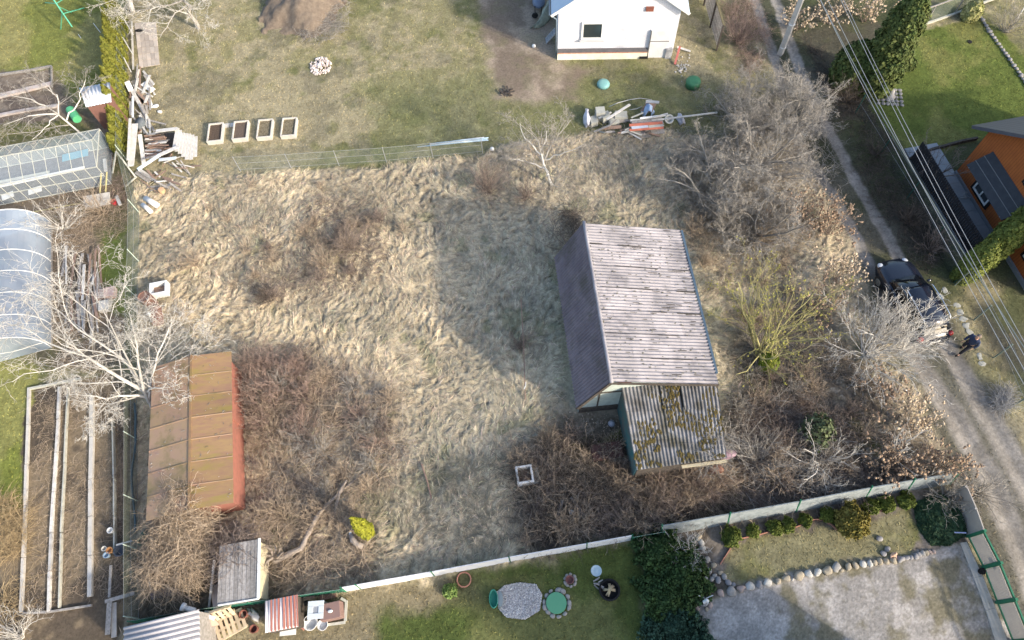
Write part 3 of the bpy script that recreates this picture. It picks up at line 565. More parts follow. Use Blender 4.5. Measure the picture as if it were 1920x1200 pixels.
# ---- small red-brown shed with white tin roof
rs = thing('tin_roof_shed', 'brown shed with a ribbed white tin roof beside the thuja row', 'shed', G(200, 240, 0), R_(11))
P4 = [G(148, 165, 2.0), G(206, 154, 2.0), G(209, 191, 1.8), G(161, 201, 1.8)]; c0 = sum(P4, Vector())/4; rs.rotation_euler = (0, 0, 0); rs.location = (c0.x, c0.y, 0)
mb = MB(rs.location); mb.corr(P4[0], P4[1], P4[2], P4[3], 8, .02); mb.build('roof', mat('white_tin', (.66, .68, .70), (.55, .57, .6), scale=2, rough=.5), rs, smooth=True)
mb = MB(rs.location); I = [c0+(p-c0)*.93-Vector((0, 0, .08)) for p in P4]; mb.add(I+[Vector((p.x, p.y, 0)) for p in I], [(0, 1, 5, 4), (1, 2, 6, 5), (2, 3, 7, 6), (3, 0, 4, 7)]); mb.build('wall', mat('brown_boards', (.2, .1, .08), (.16, .085, .065), scale=4), rs)
# ---- greenhouse
a_, b_2 = G(210, 346), G(0, 386); gang = math.atan2((a_-b_2).y, (a_-b_2).x); gh = thing('glass_greenhouse', 'white framed glass greenhouse with planks inside at the left edge', 'greenhouse', a_, gang)
m_clear = mat('clear_glazing', (.6, .7, .76), rough=.15, alpha=.22, spec=.5); m_frame = mat('frame_cream', (.5, .49, .43), (.38, .38, .32), scale=5, rough=.6); m_green = mat('green_paint', (.02, .13, .07), (.03, .17, .095), scale=4, rough=.6)
Lg, Wg, Hg, Rg = 7.6, 2.7, 1.5, 2.1
mb = MB(); Q = lambda *p: mb.add([Vector(v) for v in p], [tuple(range(len(p)))])
Q((-Lg, 0, 0), (0, 0, 0), (0, 0, Hg), (-Lg, 0, Hg)); Q((-Lg, Wg, 0), (0, Wg, 0), (0, Wg, Hg), (-Lg, Wg, Hg)); Q((-Lg, 0, Hg), (0, 0, Hg), (0, Wg/2, Rg), (-Lg, Wg/2, Rg)); Q((-Lg, Wg, Hg), (0, Wg, Hg), (0, Wg/2, Rg), (-Lg, Wg/2, Rg)); Q((0, 0, 0), (0, Wg, 0), (0, Wg, Hg), (0, Wg/2, Rg), (0, 0, Hg))
mb.build('glazing', m_clear, gh)
mb = MB()
for i in range(13):
    x_ = -i*Lg/12; mb.bar((x_, 0, 0), (x_, 0, Hg), .025); mb.bar((x_, Wg, 0), (x_, Wg, Hg), .035); mb.bar((x_, 0, Hg), (x_, Wg/2, Rg), .022); mb.bar((x_, Wg, Hg), (x_, Wg/2, Rg), .03)
for y_, z_ in ((0, Hg), (Wg, Hg), (Wg/2, Rg+.02), (0, .08), (Wg, .08), (0, .8)): mb.bar((-Lg, y_, z_), (0, y_, z_), .035)
mb.bar((0, 0, Hg), (0, Wg, Hg), .04); mb.build('frame', m_frame, gh)
for k, (p, q, w, m_) in enumerate([((-6.6, .9, .5), (-1.2, 1.0, .6), .22, m_white), ((-6.8, 1.25, .45), (-3.2, 1.3, .45), .2, m_frame), ((-5.8, .35, .2), (-5.2, .5, .2), .4, m_white), ((-4.4, .4, .2), (-3.7, .5, .2), .4, m_white), ((-6.3, .1, .4), (-7.4, 1.5, 1.6), .16, m_green), ((-2.6, 2.2, .4), (-1.2, 2.3, .4), .5, mat('blue_sheet', (.12, .3, .38), rough=.5))]):
    mb = MB(p); mb.bar(p, q, w, .03); o = mb.build('stored_board', m_, None); o.matrix_world = Matrix.Translation(gh.location)@Matrix.Rotation(gang, 4, 'Z')@Matrix.Translation(p)
    tag(o, ['long white plank lying in the glass greenhouse', 'cream plank lying beside the white one in the greenhouse', 'white square board leftmost on the greenhouse floor', 'white square board on the greenhouse floor nearer its door', 'green plank leaning up inside the greenhouse', 'blue sheet at the back of the greenhouse'][k], 'board', 'boards stored in the greenhouse')
mb = MB(); mb.box((-Lg/2, Wg/2, .03), (Lg-.1, Wg-.1, .06)); mb.build('soil_bed', mat('grey_soil', (.14, .13, .14), (.09, .08, .08), scale=5, bump=.8), gh)
mb = MB(); mb.bar((-.3, -.9, .02), (-Lg, -.9, .02), .05); mb.bar((-.3, -.9, .04), (.2, .1, .9), .05); mb.bar((-.6, -.9, .04), (-.1, .1, .9), .05); mb.bar((-Lg+1.2, -1.5, .04), (-Lg+1.9, -.1, .9), .06); mb.build('prop', mat('yellowed_wood', (.45, .4, .2), rough=.8), gh)
# ---- polytunnel
p1, p0 = G(98, 420), G(98, 652); pa = math.atan2((p1-p0).y, (p1-p0).x)-PI/2; Lp = (p1-p0).length
pt = thing('polytunnel', 'rounded polytunnel of cloudy bluish plastic at the left edge', 'polytunnel', p0, pa)
m_poly = mat('cloudy_plastic', (.38, .47, .58), (.46, .53, .62), scale=1.2, rough=.25, alpha=.5, spec=.6); Rp = 1.7
mb = MB(); vs = []; n = 20
arc = [(-Rp+Rp*math.cos(PI*k/n), .35+1.55*math.sin(PI*k/n)) for k in range(n+1)]; arc = [(0, 0)]+arc+[(-2*Rp, 0)]
vs = [(x_, 0, z_) for x_, z_ in arc]+[(x_, Lp, z_) for x_, z_ in arc]; m = len(arc)
mb.add(vs, [(i, i+1, m+i+1, m+i) for i in range(m-1)]+[tuple(range(m)), tuple(range(m, 2*m))[::-1]]); mb.build('cover', m_poly, pt, smooth=False)
for k in range(7):
    mb = MB(); mb.tube([(x_, Lp*k/6, z_+.012) for x_, z_ in arc], .022, 6); mb.build('hoop', m_white, pt, smooth=True)
mb = MB(); [mb.box((x_, Lp/2, .06), (.05, Lp, .12)) for x_ in (0, -2*Rp)]; mb.build('base_board', m_greywood, pt)
# ================================================================ PLANTS
def tubes(P, R, n=3):
    """P (m,K,3) polylines, R (m,K) radii -> verts, quads"""
    m, K, _ = P.shape
    if m == 0: return np.zeros((0, 3)), np.zeros((0, 4), int)
    d = P[:, -1]-P[:, 0]; d /= np.linalg.norm(d, axis=1, keepdims=True)+1e-9
    ref = np.where(np.abs(d[:, 2:3]) < .8, np.array([[0, 0, 1.]]), np.array([[1., 0, 0]])); u = np.cross(d, ref); u /= np.linalg.norm(u, axis=1, keepdims=True)+1e-9; w = np.cross(d, u)
    a = 2*PI*np.arange(n)/n
    off = u[:, None, None, :]*np.cos(a)[None, None, :, None]+w[:, None, None, :]*np.sin(a)[None, None, :, None]
    V = (P[:, :, None, :]+off*R[:, :, None, None]).reshape(-1, 3)
    b = (np.arange(m)[:, None, None]*K+np.arange(K-1)[None, :, None])*n; k = np.arange(n)[None, None, :]
    F = np.stack([b+k, b+(k+1) % n, b+n+(k+1) % n, b+n+k], -1).reshape(-1, 4); return V, F
def unit(v): return v/(np.linalg.norm(v, axis=-1, keepdims=True)+1e-9)
def curve(p, d, L, K, wob, up, rg):
    """grow m polylines of K points from p along d"""
    m = len(p); P = [p]; d = d.copy(); s = (L/(K-1))[:, None]
    for k in range(K-1):
        d = unit(d+rg.normal(0, wob, (m, 3))+np.array([0, 0, up])); P.append(P[-1]+d*s)
    return np.stack(P, 1)
def cone(d, ang, rg):
    m = len(d); r = unit(np.cross(d, rg.normal(0, 1, (m, 3)))); return unit(d*np.cos(ang)[:, None]+r*np.sin(ang)[:, None])
def branches(base_polys, base_R, levels, rg, rmin=.0045):
    """levels: (children, length factor, angle deg, K, wobble, up)"""
    out = [(base_polys, base_R)]; P, R = base_polys, base_R
    for (nc, lf, ang, K, wob, up) in levels:
        m, K0, _ = P.shape; L0 = np.linalg.norm(np.diff(P, axis=1), axis=2).sum(1)
        pi_ = np.repeat(np.arange(m), nc); t = np.tile((np.arange(nc)+.5)/nc, m)*.8+.2+rg.uniform(-.4/nc, .4/nc, m*nc); t = np.clip(t, .12, .99)*(K0-1)
        i0 = np.minimum(t.astype(int), K0-2); f = (t-i0)[:, None]; p = P[pi_, i0]*(1-f)+P[pi_, i0+1]*f; d = unit(P[pi_, i0+1]-P[pi_, i0])
        r0 = np.minimum((R[pi_, i0]*(1-f[:, 0])+R[pi_, i0+1]*f[:, 0])*.6, .035); L = L0[pi_]*lf*rg.uniform(.55, 1.25, m*nc)*(1.25-.6*t/(K0-1))
        d = cone(d, np.radians(ang*rg.uniform(.6, 1.35, m*nc)), rg); Pn = curve(p, d, L, K, wob, up, rg)
        Rn = np.maximum(r0[:, None]*np.linspace(1, .35, K)[None, :], rmin*np.linspace(1, .55, K)[None, :]); out.append((Pn, Rn)); P, R = Pn, Rn
    return out
def pack(lst, ns, o):
    VV = []; FF = []; k = 0
    for (P, R), n in zip(lst, ns):
        V, F = tubes(P, R, n); VV.append(V); FF.append(F+k); k += len(V)
    return np.concatenate(VV)-np.array(o), np.concatenate(FF)
def wood(name, c1, c2): return mat(name, c1, c2, scale=5, rough=.9, bump=0, spec=.15, vary=.42)
B_PALE = wood('bark_pale', (.58, .555, .51), (.44, .415, .37)); B_GREY = wood('bark_grey', (.35, .325, .29), (.26, .24, .21)); B_BROWN = wood('bark_brown', (.27, .215, .18), (.19, .15, .125))
B_TAN = wood('bark_tan', (.43, .34, .25), (.31, .25, .185)); B_RED = wood('bark_red', (.36, .265, .215), (.27, .195, .16)); B_YEL = wood('bark_yellow', (.34, .31, .14), (.27, .25, .12)); B_DARK = wood('bark_dark', (.14, .115, .095), (.09, .075, .062))
def resample(pts, K):
    pts = np.array(pts, float); s = np.concatenate([[0], np.cumsum(np.linalg.norm(np.diff(pts[:, :3], axis=0), axis=1))]); u = np.linspace(0, s[-1], K)
    return np.stack([np.interp(u, s, pts[:, i]) for i in range(pts.shape[1])], 1)
def plant(name, label, cat, px, limbs, levels, m_tr, m_cr, seed, group=None, limbpx=None, rmin=.0045, K=8, wob=.16, up=.05, base_r=.06, leaves=None, cup=.0):
    """limbs: (count, length, elevation range deg, radius); limbpx: explicit limb polylines of (px, py, z, r)"""
    rg = np.random.default_rng(seed); b = G(*px); b.z = hz(b.x, b.y)-.03; t = thing(name, label, cat, b, 0, group)
    P = []; R = []
    if limbs:
        n, L, (e0, e1), r = limbs[:4]; az = np.arange(n)*2*PI/n+rg.uniform(-.5, .5, n); bias = limbs[4] if len(limbs) > 4 else (0, 0)
        el = np.radians(rg.uniform(e0, e1, n)); d = unit(np.stack([np.cos(az)*np.cos(el)+bias[0], np.sin(az)*np.cos(el)+bias[1], np.sin(el)], 1))
        p = np.array([[b.x, b.y, b.z]])+rg.normal(0, .08, (n, 3))*np.array([1, 1, 0])*min(1, n/5)
        Pn = curve(p, d, L*rg.uniform(.7, 1.15, n), K, wob, up, rg); P.append(Pn); R.append(r*np.linspace(1, .3, K)[None, :]*rg.uniform(.6, 1.1, n)[:, None])
    for pl in (limbpx or []):
        q = resample([(*G(x_, y_, z_), r_*.56) for x_, y_, z_, r_ in pl], K); q[1:-1, :3] += rg.normal(0, .05, (K-2, 3)); P.append(q[None, :, :3]); R.append(q[None, :, 3])
    P = np.concatenate(P); R = np.concatenate(R); out = branches(P, R, levels, rg, rmin); o = (b.x, b.y, b.z)
    V, F = pack(out[:1], [7], o); np_mesh('trunk' if 'tree' in name else 'stem', V, F, m_tr, t, smooth=True)
    V, F = pack(out[1:], [4]+[3]*6, o); np_mesh('crown', V, F, m_cr, t)
    if leaves:
        mt, cnt, sz, lname = leaves; tips = out[-1][0].reshape(-1, 3); k = rg.integers(0, len(tips), cnt); blobs(lname, tips[k]-np.array(o), sz, mt, t, rg)
    return t
def blobs(name, C, sz, mt, parent, rg):
    """many small rounded clusters in one mesh"""
    vs, fs = ICO[1]; v0 = np.array([list(v) for v in vs]); f0 = np.array(fs); n = len(C)
    V = C[:, None, :]+v0[None]*(sz*rg.uniform(.5, 1.25, (n, 1, 1)))*rg.uniform(.75, 1.2, (n, len(v0), 1))*np.array([1, 1, .75]); F = (f0[None]+np.arange(n)[:, None, None]*len(v0)).reshape(-1, 3)
    return tag(np_mesh(name, V.reshape(-1, 3), F, mt, parent), kind='stuff')
def leafcards(name, C, Nn, sz, mt, parent, rg, asp=1.8):
    n = len(C); a = unit(np.cross(Nn, rg.normal(0, 1, (n, 3)))); b = unit(np.cross(Nn, a)); s = (sz*rg.uniform(.55, 1.35, n))[:, None]
    V = np.stack([C-a*s*.5, C+b*s*asp*.35+Nn*s*.15, C+a*s*.5, C-b*s*asp*.35-Nn*s*.1], 1).reshape(-1, 3); F = np.arange(n*4).reshape(-1, 4)
    return np_mesh(name, V, F, mt, parent)

# ---- big bare trees
LV_TREE = [(8, .5, 46, 7, .22, .02), (6, .55, 44, 6, .25, .02), (5, .52, 46, 5, .28, .0), (4, .6, 42, 4, .28, 0)]
LV_MED = [(6, .6, 40, 6, .2, .03), (5, .55, 42, 5, .22, .03), (4, .55, 42, 4, .25, .02)]
plant('bare_tree', 'pale-barked bare fruit tree spreading over the polytunnel, rooted behind the red shed', 'tree', (285, 765), None, LV_TREE, B_PALE, B_PALE, 1, rmin=.0062,
      limbpx=[[(285, 765, 0, .2), (272, 730, 1.2, .17), (225, 712, 2.2, .13), (170, 672, 3.0, .09), (110, 650, 3.4, .06), (40, 625, 3.6, .03)],
              [(280, 755, .5, .16), (262, 715, 1.8, .11), (215, 650, 3.2, .08), (150, 620, 4, .06), (100, 575, 4.4, .04), (20, 545, 4.6, .02)],
              [(278, 750, .8, .14), (262, 700, 2.4, .1), (255, 640, 3.6, .06), (240, 590, 4.4, .03), (262, 560, 4.8, .015)], [(278, 750, .8, .12), (285, 700, 2, .07), (305, 640, 3, .05), (330, 590, 3.5, .02)],
              [(275, 745, 1, .12), (240, 740, 1.9, .07), (190, 745, 2.6, .05), (130, 740, 3, .02)], [(270, 735, 1.2, .1), (235, 670, 3.4, .07), (200, 590, 4.8, .04), (140, 500, 5.6, .02)],
              [(272, 735, 1.2, .1), (290, 725, 2.4, .05), (320, 722, 3, .02)], [(272, 740, 1, .1), (200, 760, 2, .05), (150, 800, 2.2, .02)]])
plant('bare_tree', 'small bare fruit tree with a bare white trunk above the glass greenhouse', 'tree', (168, 264), None, LV_MED+[(3, .6, 40, 4, .25, 0)], B_PALE, B_GREY, 2, rmin=.006,
      limbpx=[[(168, 264, 0, .13), (140, 240, .9, .12), (110, 215, 1.7, .09), (60, 215, 2.3, .05), (5, 235, 2.5, .02)], [(110, 215, 1.7, .08), (110, 180, 2.3, .06), (75, 150, 2.8, .03)], [(110, 215, 1.7, .08), (70, 190, 2.4, .05), (20, 180, 2.8, .02)], [(125, 225, 1.4, .08), (150, 185, 2.2, .04), (160, 150, 2.6, .02)], [(110, 215, 1.7, .07), (85, 240, 2, .04), (60, 262, 2.1, .02)]])
plant('bare_tree', 'bare grey tree leaning over the slab patio at the top of the boundary fence', 'tree', (372, 50), None, LV_MED+[(3, .6, 40, 4, .25, 0)], B_GREY, B_PALE, 3, rmin=.006,
      limbpx=[[(372, 52, 0, .24), (352, 15, 1.5, .2), (335, -25, 2.7, .14)], [(345, 0, 1.9, .1), (300, 15, 2.4, .06), (230, 25, 2.6, .02)], [(340, -10, 2.1, .1), (280, -5, 2.6, .05), (215, -10, 3, .02)], [(350, 10, 1.6, .08), (315, 40, 1.8, .04), (300, 70, 1.8, .02)], [(345, 0, 2, .08), (365, 20, 2.3, .03), (372, 60, 2.2, .015)], [(335, -25, 2.7, .1), (260, -20, 3.2, .04), (200, 5, 3.1, .02)]])
plant('bare_tree', 'pale bare crooked tree at the far edge of the dry grass field', 'tree', (1035, 350), None, LV_MED+[(3, .6, 40, 4, .25, 0)], B_PALE, B_GREY, 4, rmin=.006,
      limbpx=[[(1035, 350, 0, .13), (1022, 312, 1.2, .11), (1012, 285, 2, .07), (1025, 245, 2.8, .03)], [(1022, 315, 1.1, .09), (985, 300, 1.6, .05), (960, 300, 1.8, .02)], [(1018, 300, 1.4, .09), (1060, 285, 2.1, .05), (1095, 270, 2.6, .02)], [(1014, 290, 1.8, .08), (985, 262, 2.4, .05), (975, 230, 2.9, .02)], [(1022, 310, 1.2, .07), (1030, 335, 1.5, .04), (1045, 350, 1.5, .02)], [(1020, 300, 1.5, .08), (1045, 255, 2.7, .04), (1070, 225, 3.2, .02)]])
for i, (px, n, L, el, ml, lab, bi) in enumerate([((1395, 330), 13, 4.3, (22, 80), B_GREY, 'largest bare grey tree of the dense clump beside the track, nearest the power pole', (.12, .1)),
        ((1470, 250), 11, 3.9, (22, 78), B_GREY, 'bare twiggy tree of the dense clump, overhanging the track', (0, 0)), ((1330, 375), 8, 3.0, (30, 75), B_GREY, 'brownish bare tree of the dense clump, just right of the junk pile', (0, 0)),
        ((1420, 445), 9, 3.2, (25, 75), B_GREY, 'brownish bare tree of the dense clump, between the cottage roof and the track', (.1, .1)), ((1370, 430), 7, 2.5, (25, 75), B_GREY, 'bare tree of the dense clump closest to the far right corner of the cottage roof', (0, 0)), ((1395, 235), 8, 3.0, (25, 80), B_GREY, 'low bare tree of the dense clump next to the end of the junk pile', (.1, .1))]):
    plant('bare_tree', lab, 'tree', px, (n, L, el, .075, bi), LV_TREE[:3]+[(4, .6, 42, 4, .25, 0)], ml, ml, 20+i, 'bare trees of the dense clump by the track', rmin=.0058)
plant('bare_tree', 'yellowish many-stemmed bare tree right of the cottage roof', 'tree', (1425, 668), (12, 4.3, (48, 84), .06, (.02, .16)), [(6, .5, 30, 6, .15, .06), (4, .5, 34, 5, .2, .05), (3, .55, 36, 4, .2, .03)], B_YEL, B_YEL, 31, rmin=.006, leaves=(mat('yellow_buds', (.36, .33, .08), (.28, .27, .06), scale=6, vary=.3), 520, .035, 'buds'))
plant('bare_shrub', 'pale fan-shaped bare shrub reaching over the parked car', 'shrub', (1622, 668), (50, 3.0, (8, 80), .026, (.34, .14)), [(6, .5, 26, 5, .15, .02), (4, .5, 32, 4, .2, .02), (2, .5, 34, 3, .2, 0)], B_PALE, B_PALE, 33, rmin=.0075)
# ---- flowering shrubs with dry heads along the track
m_head = mat('dry_flower_heads', (.34, .25, .17), (.24, .165, .115), scale=4, rough=.95, vary=.4); m_head2 = mat('pale_flower_heads', (.50, .41, .30), (.38, .29, .2), scale=4, rough=.95, vary=.35)
for i, (px, n, L, lab) in enumerate([((1490, 420), 26, 1.7, 'nearest the dense trees'), ((1550, 440), 28, 1.8, 'beside the track between dense trees and car front'), ((1565, 530), 28, 1.75, 'clump just left of the car front'), ((1530, 590), 24, 1.6, 'between yellowish tree and fan shrub'),
        ((1640, 745), 24, 1.6, 'clump just below the pale fan shrub'), ((1700, 800), 26, 1.7, 'clump beside the track below the car'), ((1690, 870), 28, 1.7, 'widest clump before the slab fence'), ((1755, 880), 24, 1.6, 'clump at the corner where the slab fence meets the track'), ((1655, 880), 20, 1.3, 'low clump against the slab fence')]):
    plant('hydrangea_shrub', 'dry-headed shrub, '+lab, 'shrub', px, (n, L, (35, 82), .012), [(4, .42, 32, 4, .15, .03), (2, .5, 34, 3, .18, .02)], B_BROWN, B_TAN, 40+i, 'dry flowering shrubs along the track', rmin=.0065, leaves=(m_head if i not in (2, 5) else m_head2, 330, .06, 'flower_heads'))
for i, px in enumerate([(1495, 55), (1560, 45), (1620, 40)]):
    plant('hydrangea_shrub', 'shrub with pale dry heads past the power pole, '+('nearest the pole', 'in the middle of its group', 'against the big thuja')[i], 'shrub', px, (22, 1.7, (35, 82), .012), [(4, .42, 32, 4, .15, .03), (2, .5, 34, 3, .18, .02)], B_BROWN, B_TAN, 60+i, 'dry flowering shrubs past the pole', leaves=(m_head2, 260, .06, 'flower_heads'), rmin=.006)
# ---- single shrubs
SH = [('dense upright brown twiggy shrub left of the pale crooked tree', (915, 360), 60, 1.7, (40, 85), B_BROWN), ('reddish brown shrub right beside the pale crooked tree trunk', (985, 375), 32, 1.1, (40, 85), B_BROWN),
      ('small dark shrub at the thin leaning pole in the shaded field', (975, 650), 28, 1.0, (45, 85), B_BROWN), ('dark tussock-like shrub in the left of the field near the white metal frame', (500, 562), 34, .9, (25, 75), B_DARK),
      ('low grey-brown shrub in the upper middle of the field', (660, 470), 40, 1.5, (25, 75), B_BROWN), ('low tan shrub beside the upper middle one', (610, 500), 30, 1.2, (25, 75), B_TAN), ('thin brownish shrub at the upper left of the field', (370, 500), 26, 1.0, (30, 80), B_TAN),
      ('bare shrub at the far right corner of the red shed', (470, 690), 34, 1.3, (35, 80), B_BROWN), ('grey shrub just left of the slab fence start by the junipers', (1285, 1040), 26, 1.3, (25, 75), B_PALE), ('pale shrub over the slab fence by the ivy', (1770, 935), 34, 1.5, (20, 75), B_GREY),
      ('grey-brown shrub beside the front of the parked car, by the wire fence', (1745, 470), 40, 1.4, (30, 80), B_BROWN), ('dark shrub in the verge strip between the track and the slatted fence', (1700, 420), 36, 1.4, (30, 80), B_DARK), ('dark leafless shrub in the verge left of the lawn corner', (1585, 190), 36, 1.5, (30, 80), B_DARK), ('dark leafless shrub in the verge near the two wire fence posts', (1640, 290), 34, 1.2, (30, 80), B_DARK),
      ('bare shrub at the top right corner beyond the stone edge', (1885, 60), 34, 1.6, (25, 80), B_GREY), ('bare brown shrub behind the plank heap and greenhouse corner', (190, 400), 40, 1.5, (25, 75), B_TAN), ('pale bare shrub just right of the polytunnel', (120, 430), 30, 1.8, (25, 75), B_PALE),
      ('bare shrub at the near left corner beside the garden beds', (40, 1195), 30, 1.8, (20, 70), B_PALE), ('reddish shrub at the far end of the lattice fence', (1385, 80), 50, 1.9, (25, 75), B_RED), ('dark climber shrub at the far end of the cottage roof', (1075, 470), 44, 2.3, (25, 75), B_BROWN),
      ('small crooked pale tree among the dry flower heads', (1670, 850), 7, 1.9, (30, 75), B_PALE), ('pale branching bush at the middle of the bramble tangle', (1530, 870), 9, 1.9, (20, 70), B_PALE), ('bare grey bush right of the annex corner', (1420, 870), 26, 1.9, (25, 75), B_GREY), ('tan bare bush between the annex and the small pine', (1455, 900), 26, 1.5, (20, 70), B_TAN),
      ('bare bush at the track verge beside the gate slab', (1835, 925), 24, 1.5, (15, 70), B_GREY), ('thin bare bush overhanging the terrace of the orange house', (1755, 330), 7, 2.3, (30, 75), B_BROWN)]
for i, (lab, px, n, L, el, m_) in enumerate(SH):
    plant('bare_shrub', lab, 'shrub', px, (n, L, el, .016 if n > 12 else .035), [(4, .48, 30, 5, .17, .02), (3, .5, 36, 4, .2, .01)]+([(3, .55, 38, 3, .2, 0)] if n < 12 else []), m_, m_, 80+i, rmin=.0055)

# ---- tangles of bramble canes nobody could count
def tangle(name, label, polypx, n, L, el, r, mt, seed, cat='brambles', group=None, K=7, droop=-.22, sub=3, z0=0, wob=.16):
    rg = np.random.default_rng(seed); P = wp(polypx); xs = [p[0] for p in P]; ys = [p[1] for p in P]; x = rg.uniform(min(xs), max(xs), n*6); y = rg.uniform(min(ys), max(ys), n*6)
    k = inpoly(x, y, P) & (fbm(x, y, 1.3, 3, seed) > rg.uniform(.3, .55, len(x))); x, y = x[k][:n], y[k][:n]; n = len(x); az = rg.uniform(0, 2*PI, n); e = np.radians(rg.uniform(*el, n))
    d = np.stack([np.cos(az)*np.cos(e), np.sin(az)*np.cos(e), np.sin(e)], 1); z = samp(x, y, HZ)+z0-.02; Pn = curve(np.stack([x, y, z], 1), d, L*rg.uniform(.5, 1.2, n), K, wob, droop, rg); Pn[:, :, 2] = np.maximum(Pn[:, :, 2], z[:, None]+.02)
    Rn = r*np.linspace(1, .5, K)[None, :]*rg.uniform(.7, 1.2, n)[:, None]; out = [(Pn, Rn)]
    if sub: out = branches(Pn, Rn, [(sub, .35, 45, 4, .2, 0)], rg, r*.6)
    o = (sum(xs)/len(xs), sum(ys)/len(ys), 0); V, F = pack(out, [3]*len(out), o); ob = np_mesh(name, V, F, mt); ob.location = o; return tag(ob, label, cat, group, 'stuff')
tangle('bramble_thicket', 'brown bramble thicket filling the ground between the red shed and the field', [(455, 690), (600, 670), (720, 730), (760, 850), (700, 960), (560, 1040), (470, 1000), (462, 800)], 600, 1.0, (10, 60), .009, B_TAN, 201, sub=2)
tangle('bramble_thicket', 'grey twiggy layer woven through the left thicket', [(455, 720), (600, 640), (740, 720), (780, 860), (680, 940), (560, 960), (470, 900)], 800, .9, (15, 75), .008, B_GREY, 202)
tangle('bramble_thicket', 'reddish canes beside the long wall of the red shed', [(455, 690), (540, 660), (620, 720), (620, 840), (500, 860), (462, 800)], 300, 1.2, (20, 70), .009, B_RED, 203, sub=2)
tangle('bramble_thicket', 'tan bramble stems before the plank shack', [(520, 950), (700, 960), (690, 1080), (530, 1110)], 900, 1.1, (8, 60), .0115, B_TAN, 204, sub=2)
tangle('bramble_thicket', 'dark brown brambles along the middle of the near fence', [(950, 860), (1040, 800), (1180, 830), (1200, 900), (1370, 900), (1380, 960), (1240, 995), (980, 1035)], 1500, 1.1, (10, 65), .0105, B_DARK, 205, sub=2)
tangle('bramble_thicket', 'light brown canes sprouting through the near bramble patch', [(950, 850), (1040, 790), (1180, 850), (1190, 960), (1000, 1010)], 900, 1.2, (25, 75), .0115, B_TAN, 206, sub=2)
tangle('bramble_thicket', 'reddish tan canes arching in front of the annex', [(1160, 885), (1370, 865), (1370, 930), (1300, 965), (1160, 960)], 1700, 1.25, (10, 60), .009, B_TAN, 207)
tangle('bramble_thicket', 'red-brown canes under the annex wall', [(1150, 885), (1370, 870), (1350, 930), (1160, 940)], 700, 1.2, (10, 60), .009, B_RED, 208)
tangle('bramble_thicket', 'grey-brown tangle right of the annex', [(1360, 760), (1500, 740), (1620, 820), (1640, 920), (1380, 960)], 2400, 1.0, (10, 65), .008, B_BROWN, 209)
tangle('bramble_thicket', 'brownish twigs under the dense tree clump', [(1250, 290), (1480, 290), (1560, 400), (1460, 520), (1290, 470), (1280, 400)], 2000, 1.0, (10, 65), .008, B_TAN, 210)
tangle('bramble_thicket', 'dry brush around the yellowish tree', [(1300, 480), (1480, 500), (1560, 640), (1640, 720), (1380, 720), (1340, 620)], 1500, .8, (10, 65), .0075, B_TAN, 211)
tangle('bramble_thicket', 'dark brush in the verge between track and wire fence', [(1500, 60), (1600, 150), (1700, 300), (1790, 500), (1740, 520), (1650, 400), (1560, 200)], 2600, .8, (10, 65), .008, B_DARK, 212)
tangle('bramble_thicket', 'reddish brush between the white house and the track', [(1345, -20), (1410, -20), (1450, 100), (1400, 150)], 800, .9, (20, 75), .008, B_RED, 213)
tangle('bramble_thicket', 'dry brush around the old planks left of the boundary fence', [(90, 380), (235, 340), (235, 430), (190, 470), (180, 600), (235, 620), (220, 700), (100, 680)], 1100, .9, (10, 65), .008, B_TAN, 214)
tangle('bramble_thicket', 'dry twigs among the boards near the greenhouse', [(200, 260), (240, 300), (240, 380), (200, 370)], 200, .7, (10, 65), .008, B_RED, 215)
tangle('bramble_thicket', 'brown twigs sprouting in the upper part of the field', [(560, 380), (720, 370), (730, 490), (640, 560), (460, 580), (460, 520), (580, 500)], 1100, .8, (15, 70), .007, B_BROWN, 216)
tangle('dead_stalks', 'dead weed stalks bent over the garden beds', [(62, 735), (235, 735), (235, 1100), (50, 1140)], 1500, .6, (10, 60), .007, B_TAN, 217, cat='stalks')
tangle('dead_stalks', 'tall tan dead grass by the beds in the near left corner', [(0, 930), (50, 960), (52, 1160), (0, 1180)], 1500, 1.1, (30, 70), .007, wood('straw_stalk', (.48, .36, .2), (.38, .29, .17)), 218, cat='stalks', sub=0)
tangle('dead_stalks', 'brown stems lining the boundary fence behind the red shed', [(225, 760), (262, 760), (262, 1130), (215, 1130)], 500, .8, (20, 75), .007, B_BROWN, 219, cat='stalks')
tangle('dead_stalks', 'pale standing grass stems in the shaded near part of the field', [(680, 880), (960, 850), (960, 1040), (700, 1060)], 2600, .6, (15, 60), .007, wood('pale_stem', (.34, .31, .23), (.26, .24, .18)), 220, cat='stalks', sub=0)
tangle('dead_stalks', 'scattered dry stems over the far half of the field', [(280, 350), (860, 320), (860, 520), (300, 640)], 1500, .6, (10, 50), .006, B_TAN, 221, cat='stalks', sub=2)
tangle('bramble_thicket', 'twiggy brush under the junk pile and the pale crooked tree', [(880, 300), (1100, 230), (1300, 250), (1290, 400), (1080, 400), (900, 380)], 1500, .9, (20, 75), .007, B_GREY, 222)
tangle('bramble_thicket', 'leafless hedge clippings right of the cottage, down to the slab fence', [(1380, 660), (1500, 650), (1640, 740), (1660, 900), (1560, 920), (1400, 800)], 1100, .6, (5, 50), .007, B_DARK, 223)
